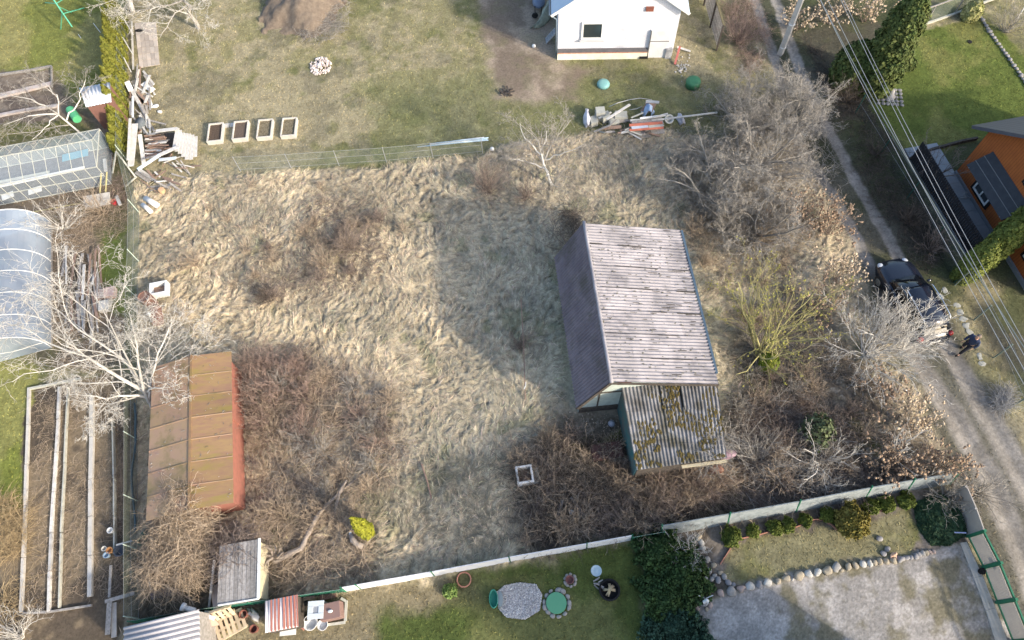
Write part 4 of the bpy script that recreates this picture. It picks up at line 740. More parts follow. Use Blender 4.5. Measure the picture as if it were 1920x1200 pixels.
# climber that buried the arbour at the near end of the red shed
def heap(name, label, px, dims, zt, n, L, mt, seed, rz=0, cat='climber'):
    rg = np.random.default_rng(seed); c = G(*px); u = rg.uniform(-1, 1, n); v = rg.uniform(-1, 1, n); k = (np.abs(u)**3+np.abs(v)**3) < 1.1; u, v = u[k], v[k]; n = len(u)
    x = u*dims[0]; y = v*dims[1]; x, y = x*math.cos(rz)-y*math.sin(rz)+c.x, x*math.sin(rz)+y*math.cos(rz)+c.y; z = zt*(1-.35*(np.abs(u)**4+np.abs(v)**4))*rg.uniform(.7, 1, n)
    az = rg.uniform(0, 2*PI, n); e = rg.uniform(-.2, .5, n); d = np.stack([np.cos(az)*np.cos(e), np.sin(az)*np.cos(e), np.sin(e)], 1)
    P = curve(np.stack([x, y, z], 1), d, L*rg.uniform(.5, 1.2, n), 7, .28, -.2, rg); P[:, :, 2] = np.maximum(P[:, :, 2], .05); R = np.full((n, 7), .009)*np.linspace(1, .6, 7)
    out = branches(P, R, [(2, .4, 50, 4, .25, -.05)], rg, .0055); V, F = pack(out, [3, 3], (c.x, c.y, 0)); o = np_mesh(name, V, F, mt); o.location = (c.x, c.y, 0); return tag(o, label, cat, None, 'stuff')
heap('climber_tangle', 'thick heap of tan climber stems burying the arbour at the near end of the red shed', (352, 1030), (1.3, 1.8), 1.7, 1900, 1.1, B_TAN, 301)
heap('climber_tangle', 'dry stems creeping up over the near corner of the red shed roof', (385, 962), (.85, 1.2), 2.55, 800, .9, B_TAN, 302)
heap('climber_tangle', 'brown stems sprawled over the plank shack roof', (462, 1040), (.95, 1.0), 1.5, 620, 1.0, B_BROWN, 303)
heap('climber_tangle', 'thin branches lying over the annex roof', (1325, 855), (1.0, .9), 2.45, 240, 1.0, B_GREY, 304)
heap('climber_tangle', 'dark climber over the far end of the steep west roof slope', (1068, 460), (.45, .8), 3.0, 260, .8, B_DARK, 305)

# ---- evergreens
def evergreen(name, label, px, prof, n, sz, mt, seed, group=None, cat='tree', sq=1, lean=(0, 0), asp=2.2, lump=.22, core=.72, flat=.5):
    """prof: list of (z, radius)"""
    rg = np.random.default_rng(seed); b = G(*px); b.z = hz(b.x, b.y)-.02; t = thing(name, label, cat, b, rg.uniform(0, 3), group)
    zz = np.array([p[0] for p in prof]); rr = np.array([p[1] for p in prof]); z = rg.uniform(0, 1, n*3)*zz[-1]; r = np.interp(z, zz, rr); k = rg.random(n*3) < r/rr.max(); z, r = z[k][:n], r[k][:n]; m = len(z)
    a = rg.uniform(0, 2*PI, m); lm = 1+lump*(fbm(np.cos(a)*3+z*1.3+seed, np.sin(a)*3+z*2.1, 1.0, 3, seed)-.5)*2; rad = r*lm*rg.uniform(.72, 1.05, m)
    C = np.stack([np.cos(a)*rad*sq+lean[0]*z, np.sin(a)*rad+lean[1]*z, z], 1); Nn = unit(np.stack([np.cos(a), np.sin(a), np.full(m, flat)], 1)+rg.normal(0, .55, (m, 3)))
    leafcards('foliage', C, Nn, sz, mt, t, rg, asp)
    mb = MB(); pr = [(max(.02, r_*core), z_) for z_, r_ in prof]; mb.lathe((0, 0, 0), pr, 12); vs = mb.v; mb.v = [(v[0]*sq+lean[0]*v[2], v[1]+lean[1]*v[2], v[2]*.97) for v in vs]; mb.build('crown', mt, t, smooth=True)
    mb = MB(); mb.tube([(0, 0, -.05), (0, 0, min(.5, zz[-1]*.3))], .06, 7); mb.build('trunk', B_BROWN, t); return t
def fol(name, c1, c2): return mat(name, c1, c2, scale=2.2, rough=.75, vary=.38, spec=.25)
F_YG = fol('foliage_yellow_green', (.105, .12, .018), (.15, .145, .022)); F_TH = fol('foliage_thuja', (.055, .085, .022), (.10, .115, .03)); F_JN = fol('foliage_juniper', (.035, .07, .025), (.06, .10, .025)); F_BALL = fol('foliage_ball', (.075, .105, .02), (.12, .14, .025)); F_OR = fol('foliage_bronze', (.2, .155, .035), (.14, .13, .03)); F_YEL = fol('foliage_yellow', (.24, .24, .018), (.18, .19, .02)); F_PINE = fol('foliage_pine', (.075, .10, .05), (.11, .13, .06)); F_BLUE = fol('foliage_bluegreen', (.035, .075, .045), (.055, .1, .06)); F_HEDGE = fol('foliage_hedge', (.10, .125, .025), (.15, .17, .035))
row = [(234, 42+i*17.6) for i in range(15)]
for i, p in enumerate(row):
    hgt = 2.5 if i < 11 else 1.7; evergreen('thuja', 'slim yellow-green thuja in the row behind the boundary fence', (232+2*math.sin(i*2.1), p[1]), [(0, .3), (hgt*.4, .33), (hgt*.8, .2), (hgt, .03)], 1500, .09, F_YG, 400+i, 'thujas in the boundary row')
evergreen('thuja', 'tall dark thuja tapering over the upper lawn', (1630, 165), [(0, 1.0), (1.5, 1.25), (3, 1.1), (5, .85), (6.2, .4), (6.8, .05)], 15000, .12, F_TH, 431)
evergreen('thuja', 'broad dark evergreen at the left foot of the tall thuja', (1585, 155), [(0, .9), (1, 1.1), (2.2, .8), (3, .1)], 8000, .11, F_TH, 432)
evergreen('dwarf_conifer', 'small half-brown dome conifer at the lawn beside the tall thuja', (1698, 125), [(0, .4), (.4, .45), (.75, .05)], 2200, .08, F_TH, 433, cat='shrub')
for i, (px, h_, r_, lab) in enumerate([((1800, 520), 3.2, .6, 'first from the wire fence'), ((1835, 495), 3.6, .6, 'second from the wire fence'), ((1862, 470), 3.8, .65, 'third from the wire fence, hiding part of the orange wall'), ((1892, 446), 4, .65, 'last before the picture edge'), ((1925, 425), 4, .7, 'cut by the picture edge')]):
    evergreen('thuja', 'upright olive thuja, '+lab, px, [(0, r_*.8), (h_*.4, r_), (h_*.8, r_*.8), (h_, .1)], 6500, .095, F_HEDGE, 440+i, 'thuja screen before the orange house')
evergreen('dwarf_conifer', 'small bright yellow cypress in the near left part of the field', (692, 1000), [(0, .26), (.7, .34), (1.6, .27), (2.5, .13), (3.1, .02)], 4200, .07, F_YEL, 450)
evergreen('mossy_stump_conifer', 'bright green mossy dome at the foot of the yellowish tree', (1436, 690), [(0, .35), (.5, .42), (.95, .3), (1.15, .05)], 2600, .08, fol('foliage_moss', (.13, .2, .02), (.19, .21, .03)), 451, cat='shrub')
evergreen('small_pine', 'loose young pine with soft green needles right of the annex', (1525, 815), [(0, .4), (.5, .7), (1.0, .55), (1.5, .1)], 750, .12, F_PINE, 452, core=.08, lump=.9)
for i, (px, r_, mt, lab) in enumerate([((1368, 1008), .42, F_BALL, 'largest dark one at the start of the row'), ((1409, 996), .27, F_BALL, 'second in the row'), ((1450, 990), .35, F_BALL, 'third in the row'), ((1475, 986), .33, F_BALL, 'fourth, touching the third'), ((1508, 977), .27, F_BALL, 'fifth in the row'), ((1549, 968), .34, F_BALL, 'left of the bronze bush'), ((1590, 980), .72, F_OR, 'biggest and bronze-coloured'), ((1629, 952), .34, F_BALL, 'right of the bronze bush'), ((1660, 948), .36, F_BALL, 'second right of the bronze bush'), ((1694, 941), .38, F_BALL, 'last, darkest, at the ivy')]):
    evergreen('dwarf_conifer', 'round clipped conifer along the slab fence, '+lab, px, [(0, r_*.6), (r_*.7, r_*.9), (r_*1.2, r_*.65), (r_*1.5, .05)], int(3600*r_/.35), .075, mt, 460+i, 'round conifers along the slab fence', cat='shrub', lump=.6)
for i, (px, h_, r_, mt) in enumerate([((1235, 1035), .9, 1.0, F_JN), ((1275, 1080), 1.0, 1.1, F_JN), ((1250, 1120), .8, 1.0, F_JN), ((1262, 1175), .7, 1.15, F_BLUE), ((1285, 1215), .7, 1.1, F_BLUE)]):
    evergreen('juniper', ['green juniper nearest the near fence', 'green juniper beside the stone path', 'green juniper in the middle of the shaded group', 'bluish spreading juniper toward the near edge', 'bluish juniper cut by the near edge'][i], px, [(0, r_*.9), (h_*.5, r_*.95), (h_*.85, r_*.6), (h_, .1)], 8000, .13, mt, 480+i, 'junipers between lawn and gravel', cat='shrub', lump=.9, asp=.9, core=.5)
evergreen('variegated_shrub', 'cream and green leafy shrub at the top corner of the upper lawn', (1815, 35), [(0, .4), (.5, .55), (1.0, .4), (1.3, .1)], 3200, .09, mat('cream_leaves', (.5, .46, .22), (.2, .22, .06), scale=4, vary=.4), 491, cat='shrub')
evergreen('leafy_plant', 'small light green leafy plant by the white strip of the near fence', (845, 1108), [(0, .15), (.2, .3), (.35, .2), (.45, .05)], 500, .09, fol('foliage_light', (.16, .25, .06), (.2, .26, .08)), 492, cat='plant', core=.2)
# ivy mat and ornamental grass
def mound(name, label, polypx, n, sz, mt, hgt, seed, cat='ivy', flat=1.5):
    rg = np.random.default_rng(seed); P = wp(polypx); xs = [p[0] for p in P]; ys = [p[1] for p in P]; x = rg.uniform(min(xs), max(xs), n*3); y = rg.uniform(min(ys), max(ys), n*3); d = dist_poly(x, y, P); k = d > 0; x, y, d = x[k][:n], y[k][:n], d[k][:n]
    z = hgt*(1-np.exp(-d/.3))*(.6+.8*fbm(x, y, .6, 3, seed))*rg.uniform(.75, 1, len(x)); o = (np.mean(xs), np.mean(ys), 0); C = np.stack([x-o[0], y-o[1], z], 1); Nn = unit(np.array([[0, 0, flat]])+rg.normal(0, .6, (len(x), 3)))
    ob = leafcards(name, C, Nn, sz, mt, None, rg, 1.9); ob.location = o; return tag(ob, label, cat, None, 'stuff')
mound('ivy', 'dark glossy broad-leaved ivy mat between the slab fence and the gate', [(1712, 945), (1760, 925), (1800, 945), (1812, 1000), (1780, 1022), (1745, 1022), (1722, 990)], 4200, .13, fol('foliage_ivy', (.022, .05, .022), (.045, .085, .04)), .5, 501)
mound('leaf_litter', 'dead leaves and pale flecks strewn on the dark ground right of the annex', [(1370, 620), (1520, 580), (1640, 720), (1790, 900), (1370, 975), (1240, 1000), (1000, 1050), (960, 980), (970, 860), (1060, 770), (1180, 780), (1200, 900), (1370, 880)], 9000, .055, mat('dead_leaves', (.2, .15, .11), (.36, .32, .27), scale=3, vary=.5), .03, 502, cat='leaf litter')
tangle('ornamental_grass', 'silvery tuft of ornamental grass at the foot of the wire fence', [(1860, 725), (1895, 725), (1900, 765), (1865, 770)], 700, .7, (35, 80), .006, wood('silver_stem', (.42, .42, .42), (.3, .3, .3)), 510, cat='grass tuft', sub=0)
tangle('ornamental_grass', 'bright green grass tufts in front of the shack', [(430, 1095), (500, 1105), (500, 1122), (430, 1128)], 300, .25, (35, 80), .006, F_YG, 511, cat='grass tuft', sub=0)

tangle('dead_stalks', 'brown weeds covering the dug soil mound', [(525, -40), (670, -40), (655, 60), (600, 92), (540, 60)], 2600, .5, (10, 60), .008, B_GREY, 530, cat='stalks', sub=0, z0=.25)
tangle('bramble_thicket', 'bright tan canes standing out over the left thicket', [(480, 720), (620, 690), (740, 780), (720, 920), (560, 960), (480, 860)], 420, 1.3, (20, 70), .013, B_TAN, 531, sub=4)
tangle('bramble_thicket', 'pale canes standing out over the near brambles', [(980, 870), (1060, 820), (1190, 880), (1380, 890), (1370, 950), (1240, 980), (1000, 1000)], 480, 1.3, (20, 70), .012, B_TAN, 532, sub=4)
tangle('bramble_thicket', 'pale twiggy canes right of the annex', [(1370, 760), (1500, 740), (1600, 830), (1560, 920), (1390, 930)], 420, 1.3, (20, 70), .012, B_GREY, 533, sub=4)
tangle('bramble_thicket', 'grey twigs spilling from the dense trees', [(1240, 260), (1330, 200), (1500, 120), (1560, 260), (1590, 400), (1480, 480), (1300, 430)], 900, 1.3, (15, 75), .010, B_GREY, 534, sub=5)
tangle('dead_stalks', 'violet-brown weeds through the upper left of the field', [(440, 420), (560, 400), (720, 440), (740, 520), (640, 560), (440, 530)], 900, .55, (20, 70), .007, B_BROWN, 535, cat='stalks', sub=3)
tangle('dead_stalks', 'straw tufts standing in the left half of the field', [(270, 350), (860, 320), (900, 520), (860, 760), (760, 760), (460, 640), (270, 640)], 2600, .45, (15, 65), .008, wood('tuft_stem', (.42, .35, .23), (.33, .27, .18)), 536, cat='stalks', sub=2)

rgq = random.Random(77)
def bushes(polypx, n, label, group, mats, L, el=(25, 82), nl=(26, 46)):
    P = wp(polypx); xs = [p[0] for p in P]; ys = [p[1] for p in P]; pts = []; tries = 0
    while len(pts) < n and tries < 9000:
        tries += 1; x, y = rgq.uniform(min(xs), max(xs)), rgq.uniform(min(ys), max(ys))
        if bool(inpoly(np.array([x]), np.array([y]), P)[0]) and all(math.hypot(x-a, y-b) > .62 for a, b in pts): pts.append((x, y))
    for i, (x, y) in enumerate(pts):
        v = RC.T@np.array([x, y, -H]); px = (960-FPX*v[0]/v[2], 600+FPX*v[1]/v[2]); m_ = mats[rgq.randrange(len(mats))]; ll = L*rgq.uniform(.65, 1.25)
        plant('bare_shrub', label, 'shrub', px, (rgq.randint(*nl), ll, el, .0105), [(4, .42, 30, 4, .18, .02), (2, .5, 36, 3, .22, 0)], m_, m_, 700+i+len(polypx)*31+n, group, rmin=.0055, wob=.2)
bushes([(465, 690), (600, 665), (730, 730), (760, 860), (700, 950), (540, 1000), (470, 1000)], 30, 'leafless bramble bush in the tangle between the red shed and the field', 'bramble bushes right of the red shed', [B_TAN, B_RED, B_GREY, B_BROWN, B_TAN], 1.0)
bushes([(460, 690), (560, 670), (600, 760), (540, 840), (465, 840)], 9, 'pinkish-stemmed bush beside the long wall of the red shed', 'pinkish bushes by the red shed', [B_RED], 1.35)
bushes([(960, 870), (1040, 800), (1180, 850), (1200, 900), (1370, 890), (1370, 950), (1240, 985), (990, 1020)], 40, 'leafless bramble bush in the dark tangle along the near fence', 'bramble bushes along the near fence', [B_DARK, B_BROWN, B_TAN, B_BROWN], 1.0)
bushes([(1370, 700), (1500, 700), (1620, 800), (1640, 900), (1390, 950)], 26, 'leafless bush in the scrub right of the annex', 'scrub bushes right of the annex', [B_GREY, B_BROWN, B_TAN], .9)
bushes([(1300, 470), (1460, 480), (1560, 620), (1400, 640), (1340, 600)], 12, 'low twiggy bush on the strip between cottage and yellowish tree', 'low bushes right of the cottage', [B_TAN, B_GREY], .7)
bushes([(1290, 300), (1480, 200), (1580, 400), (1440, 480), (1290, 440)], 20, 'grey twiggy undergrowth bush beneath the dense bare trees', 'undergrowth bushes under the dense trees', [B_GREY, B_TAN], 1.3)
bushes([(540, 400), (720, 390), (720, 490), (620, 560), (460, 560), (480, 480)], 12, 'thin dead weed bush standing in the upper field', 'weed bushes in the upper field', [B_BROWN, B_TAN], .75)
bushes([(320, 360), (860, 320), (800, 420), (330, 600)], 14, 'sparse straw-coloured weed clump in the sunlit part of the field', 'weed clumps in the sunlit field', [B_TAN], .55, nl=(14, 24))
# ================================================================ FENCES, GATE, POLE, WIRES
m_conc = mat('concrete', (.42, .40, .37), (.32, .30, .28), scale=3, rough=.9, bump=.3, vary=.15); m_conc_l = mat('pale_concrete', (.55, .52, .47), (.44, .42, .38), scale=3, rough=.9, bump=.2)
m_net = mat('fence_netting', (.16, .19, .15), rough=.7, alpha=.22); m_netg = mat('green_netting', (.02, .14, .09), (.03, .18, .12), scale=6, rough=.6, alpha=.62)
m_post = mat('pale_post', (.52, .60, .52), (.4, .48, .4), scale=6, rough=.6); m_steel = mat('galvanised_steel', (.42, .43, .44), (.34, .35, .36), scale=5, rough=.5, metal=.4)
m_slab = mat('dappled_slate_panel', (.27, .30, .31), (.17, .195, .2), scale=3.5, rough=.9, bump=.2); m_wire = mat('wire', (.34, .34, .35), rough=.5); m_wirel = mat('pale_wire', (.4, .4, .4), rough=.6)
def gz(px, py, z=0):
    p = G(px, py); p.z = hz(p.x, p.y)+z; return p
def fence(name, label, pts, h, post_mat, post_r, panel_mat=None, wires=(), step=None, group=None, wire_mat=None, th=0, post_h=None, lean=(0, 0), pz=.03, skip=(), rail=None):
    P = [G(*p) for p in pts]
    if step:
        Q = []
        for a, b in zip(P[:-1], P[1:]):
            n = max(1, round((b-a).length/step)); Q += [a.lerp(b, k/n) for k in range(n)]
        P = Q+[P[-1]]
    t = thing(name, label, 'fence', P[0], 0, group); up = Vector((lean[0], lean[1], 1))
    for p in P: mb = MB(P[0]); mb.tube([p-Vector((0, 0, .1)), p+up*(post_h or h)], post_r, 8); mb.build('post', post_mat, t, smooth=False)
    if panel_mat:
        for i, (a, b) in enumerate(zip(P[:-1], P[1:])):
            if i in skip: continue
            mb = MB(P[0]); d = (b-a).normalized()*.03; mb.quad(a+d+up*pz, b-d+up*pz, b-d+up*h, a+d+up*h, th or .006); mb.build('panel' if th else 'netting', panel_mat[i % len(panel_mat)] if isinstance(panel_mat, list) else panel_mat, t)
    for z_ in wires:
        mb = MB(P[0]); [mb.tube([a+up*z_, b+up*z_], .006, 4) for a, b in zip(P[:-1], P[1:])]; mb.build('wire', wire_mat or m_wire, t)
    if rail:
        mb = MB(P[0]); [mb.bar(a+up*h, b+up*h, rail, rail) for a, b in zip(P[:-1], P[1:])]; mb.build('rail', post_mat, t)
    return t
fence('netting_fence', 'long sagging netting fence with slim pale posts along the left boundary', [(240, -60), (238, 140), (238, 300), (262, 400), (262, 492), (259, 560), (258, 700), (259, 825), (260, 940), (260, 1030), (262, 1160)], 1.25, m_post, .022, m_net, (1.22, .65, .1), None)
fence('wire_fence', 'wire fence on thin grey posts between the dry field and the far lawn', [(452, 322), (547, 317), (636, 311), (725, 305), (812, 297), (905, 288)], 1.25, m_steel, .02, mat('fine_netting', (.2, .24, .2), rough=.8, alpha=.12), (1.2, .7, .2))
fence('green_netting_fence', 'low green netting fence behind the pallets and the striped shelter', [(262, 1168), (380, 1148), (480, 1134), (565, 1122), (650, 1110)], .95, m_green, .025, m_netg, (.93,))
fence('panel_fence', 'low white panel fence with notched joints along the near side of the field', [(650, 1110), (677, 1105), (815, 1081), (957, 1054), (1100, 1029), (1183, 1014)], .82, m_green, .022, mat('white_panel', (.72, .72, .72), (.62, .62, .63), scale=1.5, rough=.7), (), None, th=.03, post_h=.98, lean=(-.03, .08))
fence('green_netting_fence', 'short dark green netting gap between the white and the grey panels', [(1183, 1014), (1240, 1004)], .85, m_green, .025, m_netg, (.83,))
fence('slab_fence', 'grey dappled slab fence with green posts above the round conifers', [(1240, 1006), (1364, 984), (1492, 961), (1622, 936), (1700, 922), (1782, 908)], 1.0, m_green, .035, m_slab, (), None, th=.04, post_h=1.15, lean=(-.08, .24))
m_beige = mat('beige_slats', (.42, .385, .34), (.36, .33, .3), scale=2, rough=.8)
fence('beige_panel_fence', 'beige flat panels beside the ivy at the track corner', [(1783, 925), (1800, 965), (1813, 1003)], 1.2, m_conc, .05, m_beige, (), None, th=.04)
# gate leaves in green frames
gp = [(1813, 1006), (1842, 1064), (1868, 1130), (1897, 1203), (1925, 1275)]
for i, (a, b) in enumerate(zip(gp[:-1], gp[1:])):
    A, B = G(*a), G(*b); d = (B-A).normalized(); L = (B-A).length; nm, ct = ('yard_gate', 'gate')
    t = thing(nm, ['green framed gate leaf next to the beige panels and the ivy', 'green framed gate leaf, second from the ivy', 'green framed gate leaf, third from the ivy', 'green framed gate leaf cut by the near edge'][i], ct, A, math.atan2(d.y, d.x), 'green framed gate leaves'); hh = 1.2; mb = MB()
    for c_, s_ in (((L/2, 0, hh), (L, .06, .07)), ((L/2, 0, .12), (L, .06, .07)), ((.04, 0, hh/2+.06), (.07, .06, hh-.19)), ((L-.04, 0, hh/2+.06), (.07, .06, hh-.19))): mb.box(c_, s_)
    mb.build('frame', m_green, t); mb = MB(); n = int((hh-.26)/.075)
    for k in range(n): mb.box((L/2, 0, .2+k*.075), (L-.16, .02, .055))
    mb.build('slats', m_beige, t); mb = MB(); mb.box((0, 0, .65), (.1, .1, 1.35)); mb.build('post', m_green, t)
    if i in (0, 1): mb = MB(); mb.box((.12 if i else L-.12, .06, .8), (.14, .05, .2)); mb.build('lock', m_black, t)
mb = MB(G(1850, 1120)); A = [gz(1812, 1016, .02), gz(1842, 1080, .02), gz(1866, 1140, .02), gz(1893, 1215, .02)]; Bq = [gz(1800, 1018, .02), gz(1826, 1084, .02), gz(1848, 1145, .02), gz(1872, 1220, .02)]
for i in range(3): mb.quad(A[i], A[i+1].lerp(A[i], .01), Bq[i+1].lerp(Bq[i], .01), Bq[i], .12)
tag(mb.build('kerb_strip', m_conc_l), kind='structure')
o = MB(G(1838, 1070)); o.lathe(gz(1838, 1072), [(.11, 0), (.13, .12), (.12, .2), (.05, .21)], 12); tag(o.build('black_bucket', m_black), 'small black bucket at the foot of the joint between gate leaves', 'bucket')
o = MB(G(1776, 998)); o.tube([gz(1776, 1003, .55), G(1812, 999, .75)], .025, 6); tag(o.build('support_bar', mat('blue_bar', (.25, .3, .5), rough=.5)), 'thin blue bar sticking out from the gate over the ivy', 'bar')
# right hand wire fence along the track
fence('wire_fence', 'green post wire fence between the track verge and the upper lawn', [(1603, 213), (1650, 290), (1700, 372), (1745, 452), (1788, 531)], 1.4, mat('dark_green_post', (.03, .09, .07), rough=.6), .03, mat('dark_netting', (.04, .07, .06), rough=.8, alpha=.14), (1.38, .75), wire_mat=m_wire)
fence('wire_fence', 'grey post wire fence beyond the person, in front of the thuja screen', [(1790, 535), (1826, 600), (1863, 671), (1900, 760)], 1.45, mat('grey_green_post', (.16, .2, .17), rough=.7), .035, mat('dark_netting2', (.1, .12, .11), rough=.8, alpha=.12), (1.43, .8))
fence('netting_fence', 'wooden railed netting fence behind the tall thuja at the top', [(1705, 55), (1735, 45), (1790, 25), (1860, -5), (1900, -20)], 1.3, m_greywood, .04, m_net, (), rail=.06)
mb = MB(G(1750, 45)); [mb.bar(gz(*a, .06), gz(*b, .06), .12, .1) for a, b in (((1690, 62), (1790, 27)), ((1790, 27), (1900, -15)))]; tag(mb.build('edging_beam', m_frame), 'pale wooden beam edging the netting fence at the top', 'beam')
# lattice fence of the white house
la, lb = G(1345, 95), G(1310, -30); t = thing('lattice_fence', 'dark weathered lattice fence between the white house and the track', 'fence', la, math.atan2((lb-la).y, (lb-la).x)); L = (lb-la).length
mb = MB()
for k in range(int(L/.13)): mb.box((k*.13+.05, 0, .95), (.035, .02, 1.6))
for k in range(12): mb.box((L/2, .022, .2+k*.135), (L, .02, .035))
mb.build('lattice', m_greywood, t)
for k in range(4): mb = MB(); mb.box((k*L/3, .06, .9), (.1, .08, 1.85)); mb.build('post', m_darkwood, t)
mb = MB(); mb.box((L/2, .03, 1.8), (L, .1, .06)); mb.build('rail', mat('mossy_wood', (.22, .18, .09), (.14, .12, .07), scale=6), t)
# concrete power pole with its lines
pb = G(1463, 101); t = thing('power_pole', 'square concrete power pole standing beside the track', 'pole', pb); mb = MB(); mb.lathe((0, 0, -.1), [(.2, 0), (.13, 9.2)], 4); mb.build('shaft', m_conc_l, t)
mb = MB(); mb.box((0, 0, 8.6), (1.8, .1, .1), rz=.5); mb.build('crossarm', m_steel, t)
mb = MB(); [mb.lathe((0, 0, z_), [(.19, 0), (.19, .06)], 8) for z_ in (2.1, .5)]; mb.build('band', m_white, t)
for i, (a, b, z_) in enumerate([((1521.7, 0), (1748, 400), 8.3), ((1535, 0), (1763, 400), 8.5), ((1560, 0), (1782, 400), 8.5), ((1560, -10), (1793, 400), 8.3)]):
    A, B = G(*a, z_), G(*b, z_); d = B-A; A2, B2 = A-d*.35, B+d*2.2; pts = []
    for k in range(25): u = k/24; p = A2.lerp(B2, u); p.z -= 1.1*(1-(2*u-1)**2)-.9; pts.append(p)
    mb = MB(A); mb.tube(pts, .010, 5); tag(mb.build('power_line', m_wirel), 'overhead power line, '+['the one nearest the track', 'second from the track', 'third from the track', 'the one farthest from the track'][i], 'wire', 'overhead power lines')
mb = MB(G(1700, 400, 6)); pts = []
for k in range(25): u = k/24; p = G(1480, -120, 6.6).lerp(G(2060, 860, 6.2), u); p.z -= .7*(1-(2*u-1)**2); pts.append(p)
mb.tube(pts, .022, 5); tag(mb.build('power_line', mat('dark_cable', (.2, .22, .2), rough=.6)), 'thicker dark bundled cable hanging below the bare power lines', 'wire')

# ================================================================ CAR
def loft(mb, secs):
    """closed loft through rings of equal length"""
    n = len(secs[0]); vs = [p for s_ in secs for p in s_]; fs = [(i*n+k, i*n+(k+1) % n, (i+1)*n+(k+1) % n, (i+1)*n+k) for i in range(len(secs)-1) for k in range(n)]
    fs += [tuple(range(n))[::-1], tuple((len(secs)-1)*n+k for k in range(n))]; return mb.add(vs, fs)
cf, cr = G(1668, 498, .4), G(1745, 638, .4); cc = (cf+cr)/2; ca = math.atan2((cf-cr).y, (cf-cr).x); car = thing('parked_car', 'dark blue estate car with silver roof rails parked on the track', 'car', (cc.x, cc.y, .0), ca)
m_paint = mat('car_paint', (.012, .016, .028), rough=.12, spec=.7); m_cglass = mat('car_glass', (.012, .014, .017), rough=.03, spec=.9); m_chrome = mat('chrome', (.7, .72, .75), rough=.22, metal=.9); m_tyre = mat('tyre', (.02, .02, .02), rough=.8); m_tail = mat('tail_lamp', (.35, .015, .015), rough=.2, spec=.7); m_bump = mat('bumper_black', (.03, .03, .032), rough=.5)
mb = MB(); secs = []
for x_, w_, zt, zb in [(-2.22, .70, .72, .42), (-2.15, .84, .86, .3), (-1.9, .89, .98, .24), (-1.2, .91, 1.0, .22), (0, .92, .98, .22), (.9, .91, .96, .22), (1.3, .90, .93, .22), (1.8, .86, .82, .24), (2.12, .74, .70, .3), (2.25, .52, .60, .4)]:
    secs.append([(x_, y_, z_) for y_, z_ in ((-w_*.92, zb), (-w_, zb+.18), (-w_, zt-.2), (-w_*.93, zt-.04), (-w_*.6, zt+.015), (0, zt+.03), (w_*.6, zt+.015), (w_*.93, zt-.04), (w_, zt-.2), (w_, zb+.18), (w_*.92, zb))])
loft(mb, secs); mb.build('body', m_paint, car, smooth=True)
mb = MB(); secs = []
for x_, w_, z_ in [(-2.0, .74, .93), (-1.85, .72, 1.2), (-1.55, .67, 1.42), (-.6, .67, 1.49), (.1, .66, 1.46), (.5, .62, 1.35), (1.05, .70, .99)]:
    secs.append([(x_, y, z) for y, z in ((-.82, .9), (-w_-.02, z_-.12), (-w_*.9, z_-.02), (0, z_+.01), (w_*.9, z_-.02), (w_+.02, z_-.12), (.82, .9))])
loft(mb, secs); mb.build('cabin', m_cglass, car, smooth=True)
mb = MB(); secs = []
for x_, w_, z_ in [(-1.78, .62, 1.31), (-1.5, .66, 1.47), (-.6, .67, 1.525), (.1, .66, 1.495), (.28, .62, 1.44)]:
    secs.append([(x_, -w_*.98, z_-.09), (x_, -w_*.88, z_-.005), (x_, 0, z_+.02), (x_, w_*.88, z_-.005), (x_, w_*.98, z_-.09), (x_, 0, z_-.05)])
loft(mb, secs); mb.build('roof', m_paint, car, smooth=True)
for s_ in (-1, 1):
    mb = MB(); mb.tube([(-1.65, s_*.62, 1.42), (-1.5, s_*.63, 1.54), (-.6, s_*.64, 1.6), (.1, s_*.62, 1.56), (.25, s_*.6, 1.46)], .025, 7); mb.build('roof_rail', m_chrome, car, smooth=True)
    mb = MB(); mb.lathe((-1.3, s_*.82, .33), [(.01, -.11), (.24, -.11), (.33, -.08), (.33, .08), (.24, .11), (.01, .11)], 18, m=Matrix.Rotation(PI/2, 3, 'X')); w1 = mb.build('wheel', m_tyre, car)
    mb = MB(); mb.lathe((-1.3, s_*.925, .33), [(.01, -.02), (.2, -.02), (.2, .02), (.01, .02)], 14, m=Matrix.Rotation(PI/2, 3, 'X')); mb.build('rim', m_chrome, w1)
    mb = MB(); mb.lathe((1.35, s_*.80, .33), [(.01, -.11), (.24, -.11), (.33, -.08), (.33, .08), (.24, .11), (.01, .11)], 18, m=Matrix.Rotation(PI/2, 3, 'X')); w1 = mb.build('wheel', m_tyre, car)
    mb = MB(); mb.lathe((1.35, s_*.905, .33), [(.01, -.02), (.2, -.02), (.2, .02), (.01, .02)], 14, m=Matrix.Rotation(PI/2, 3, 'X')); mb.build('rim', m_chrome, w1)
    mb = MB(); mb.rock((-2.06, s_*.72, .82), .17, (.7, .9, .9), seed=1, rough=0); mb.build('tail_light', m_tail, car, smooth=True)
    mb = MB(); mb.rock((2.0, s_*.62, .68), .2, (.9, .8, .4), seed=1, rough=0); mb.build('headlight', mat('headlamp', (.5, .53, .57), rough=.1, spec=.9), car, smooth=True)
    mb = MB(); mb.rock((.62, s_*1.0, .98), .11, (.7, 1, .7), seed=2, rough=0); mb.build('wing_mirror', m_paint, car, smooth=True)
mb = MB(); mb.box((-2.2, 0, .46), (.14, 1.5, .2)); mb.build('bumper', m_bump, car, bevel=.05)
mb = MB(); mb.quad((-2.02, -.62, .99), (-2.02, .62, .99), (-1.66, .55, 1.385), (-1.66, -.55, 1.385), .01); mb.build('rear_window', m_cglass, car)
mb = MB(); mb.box((-2.255, 0, .62), (.02, .5, .11)); mb.build('number_plate', m_white, car)

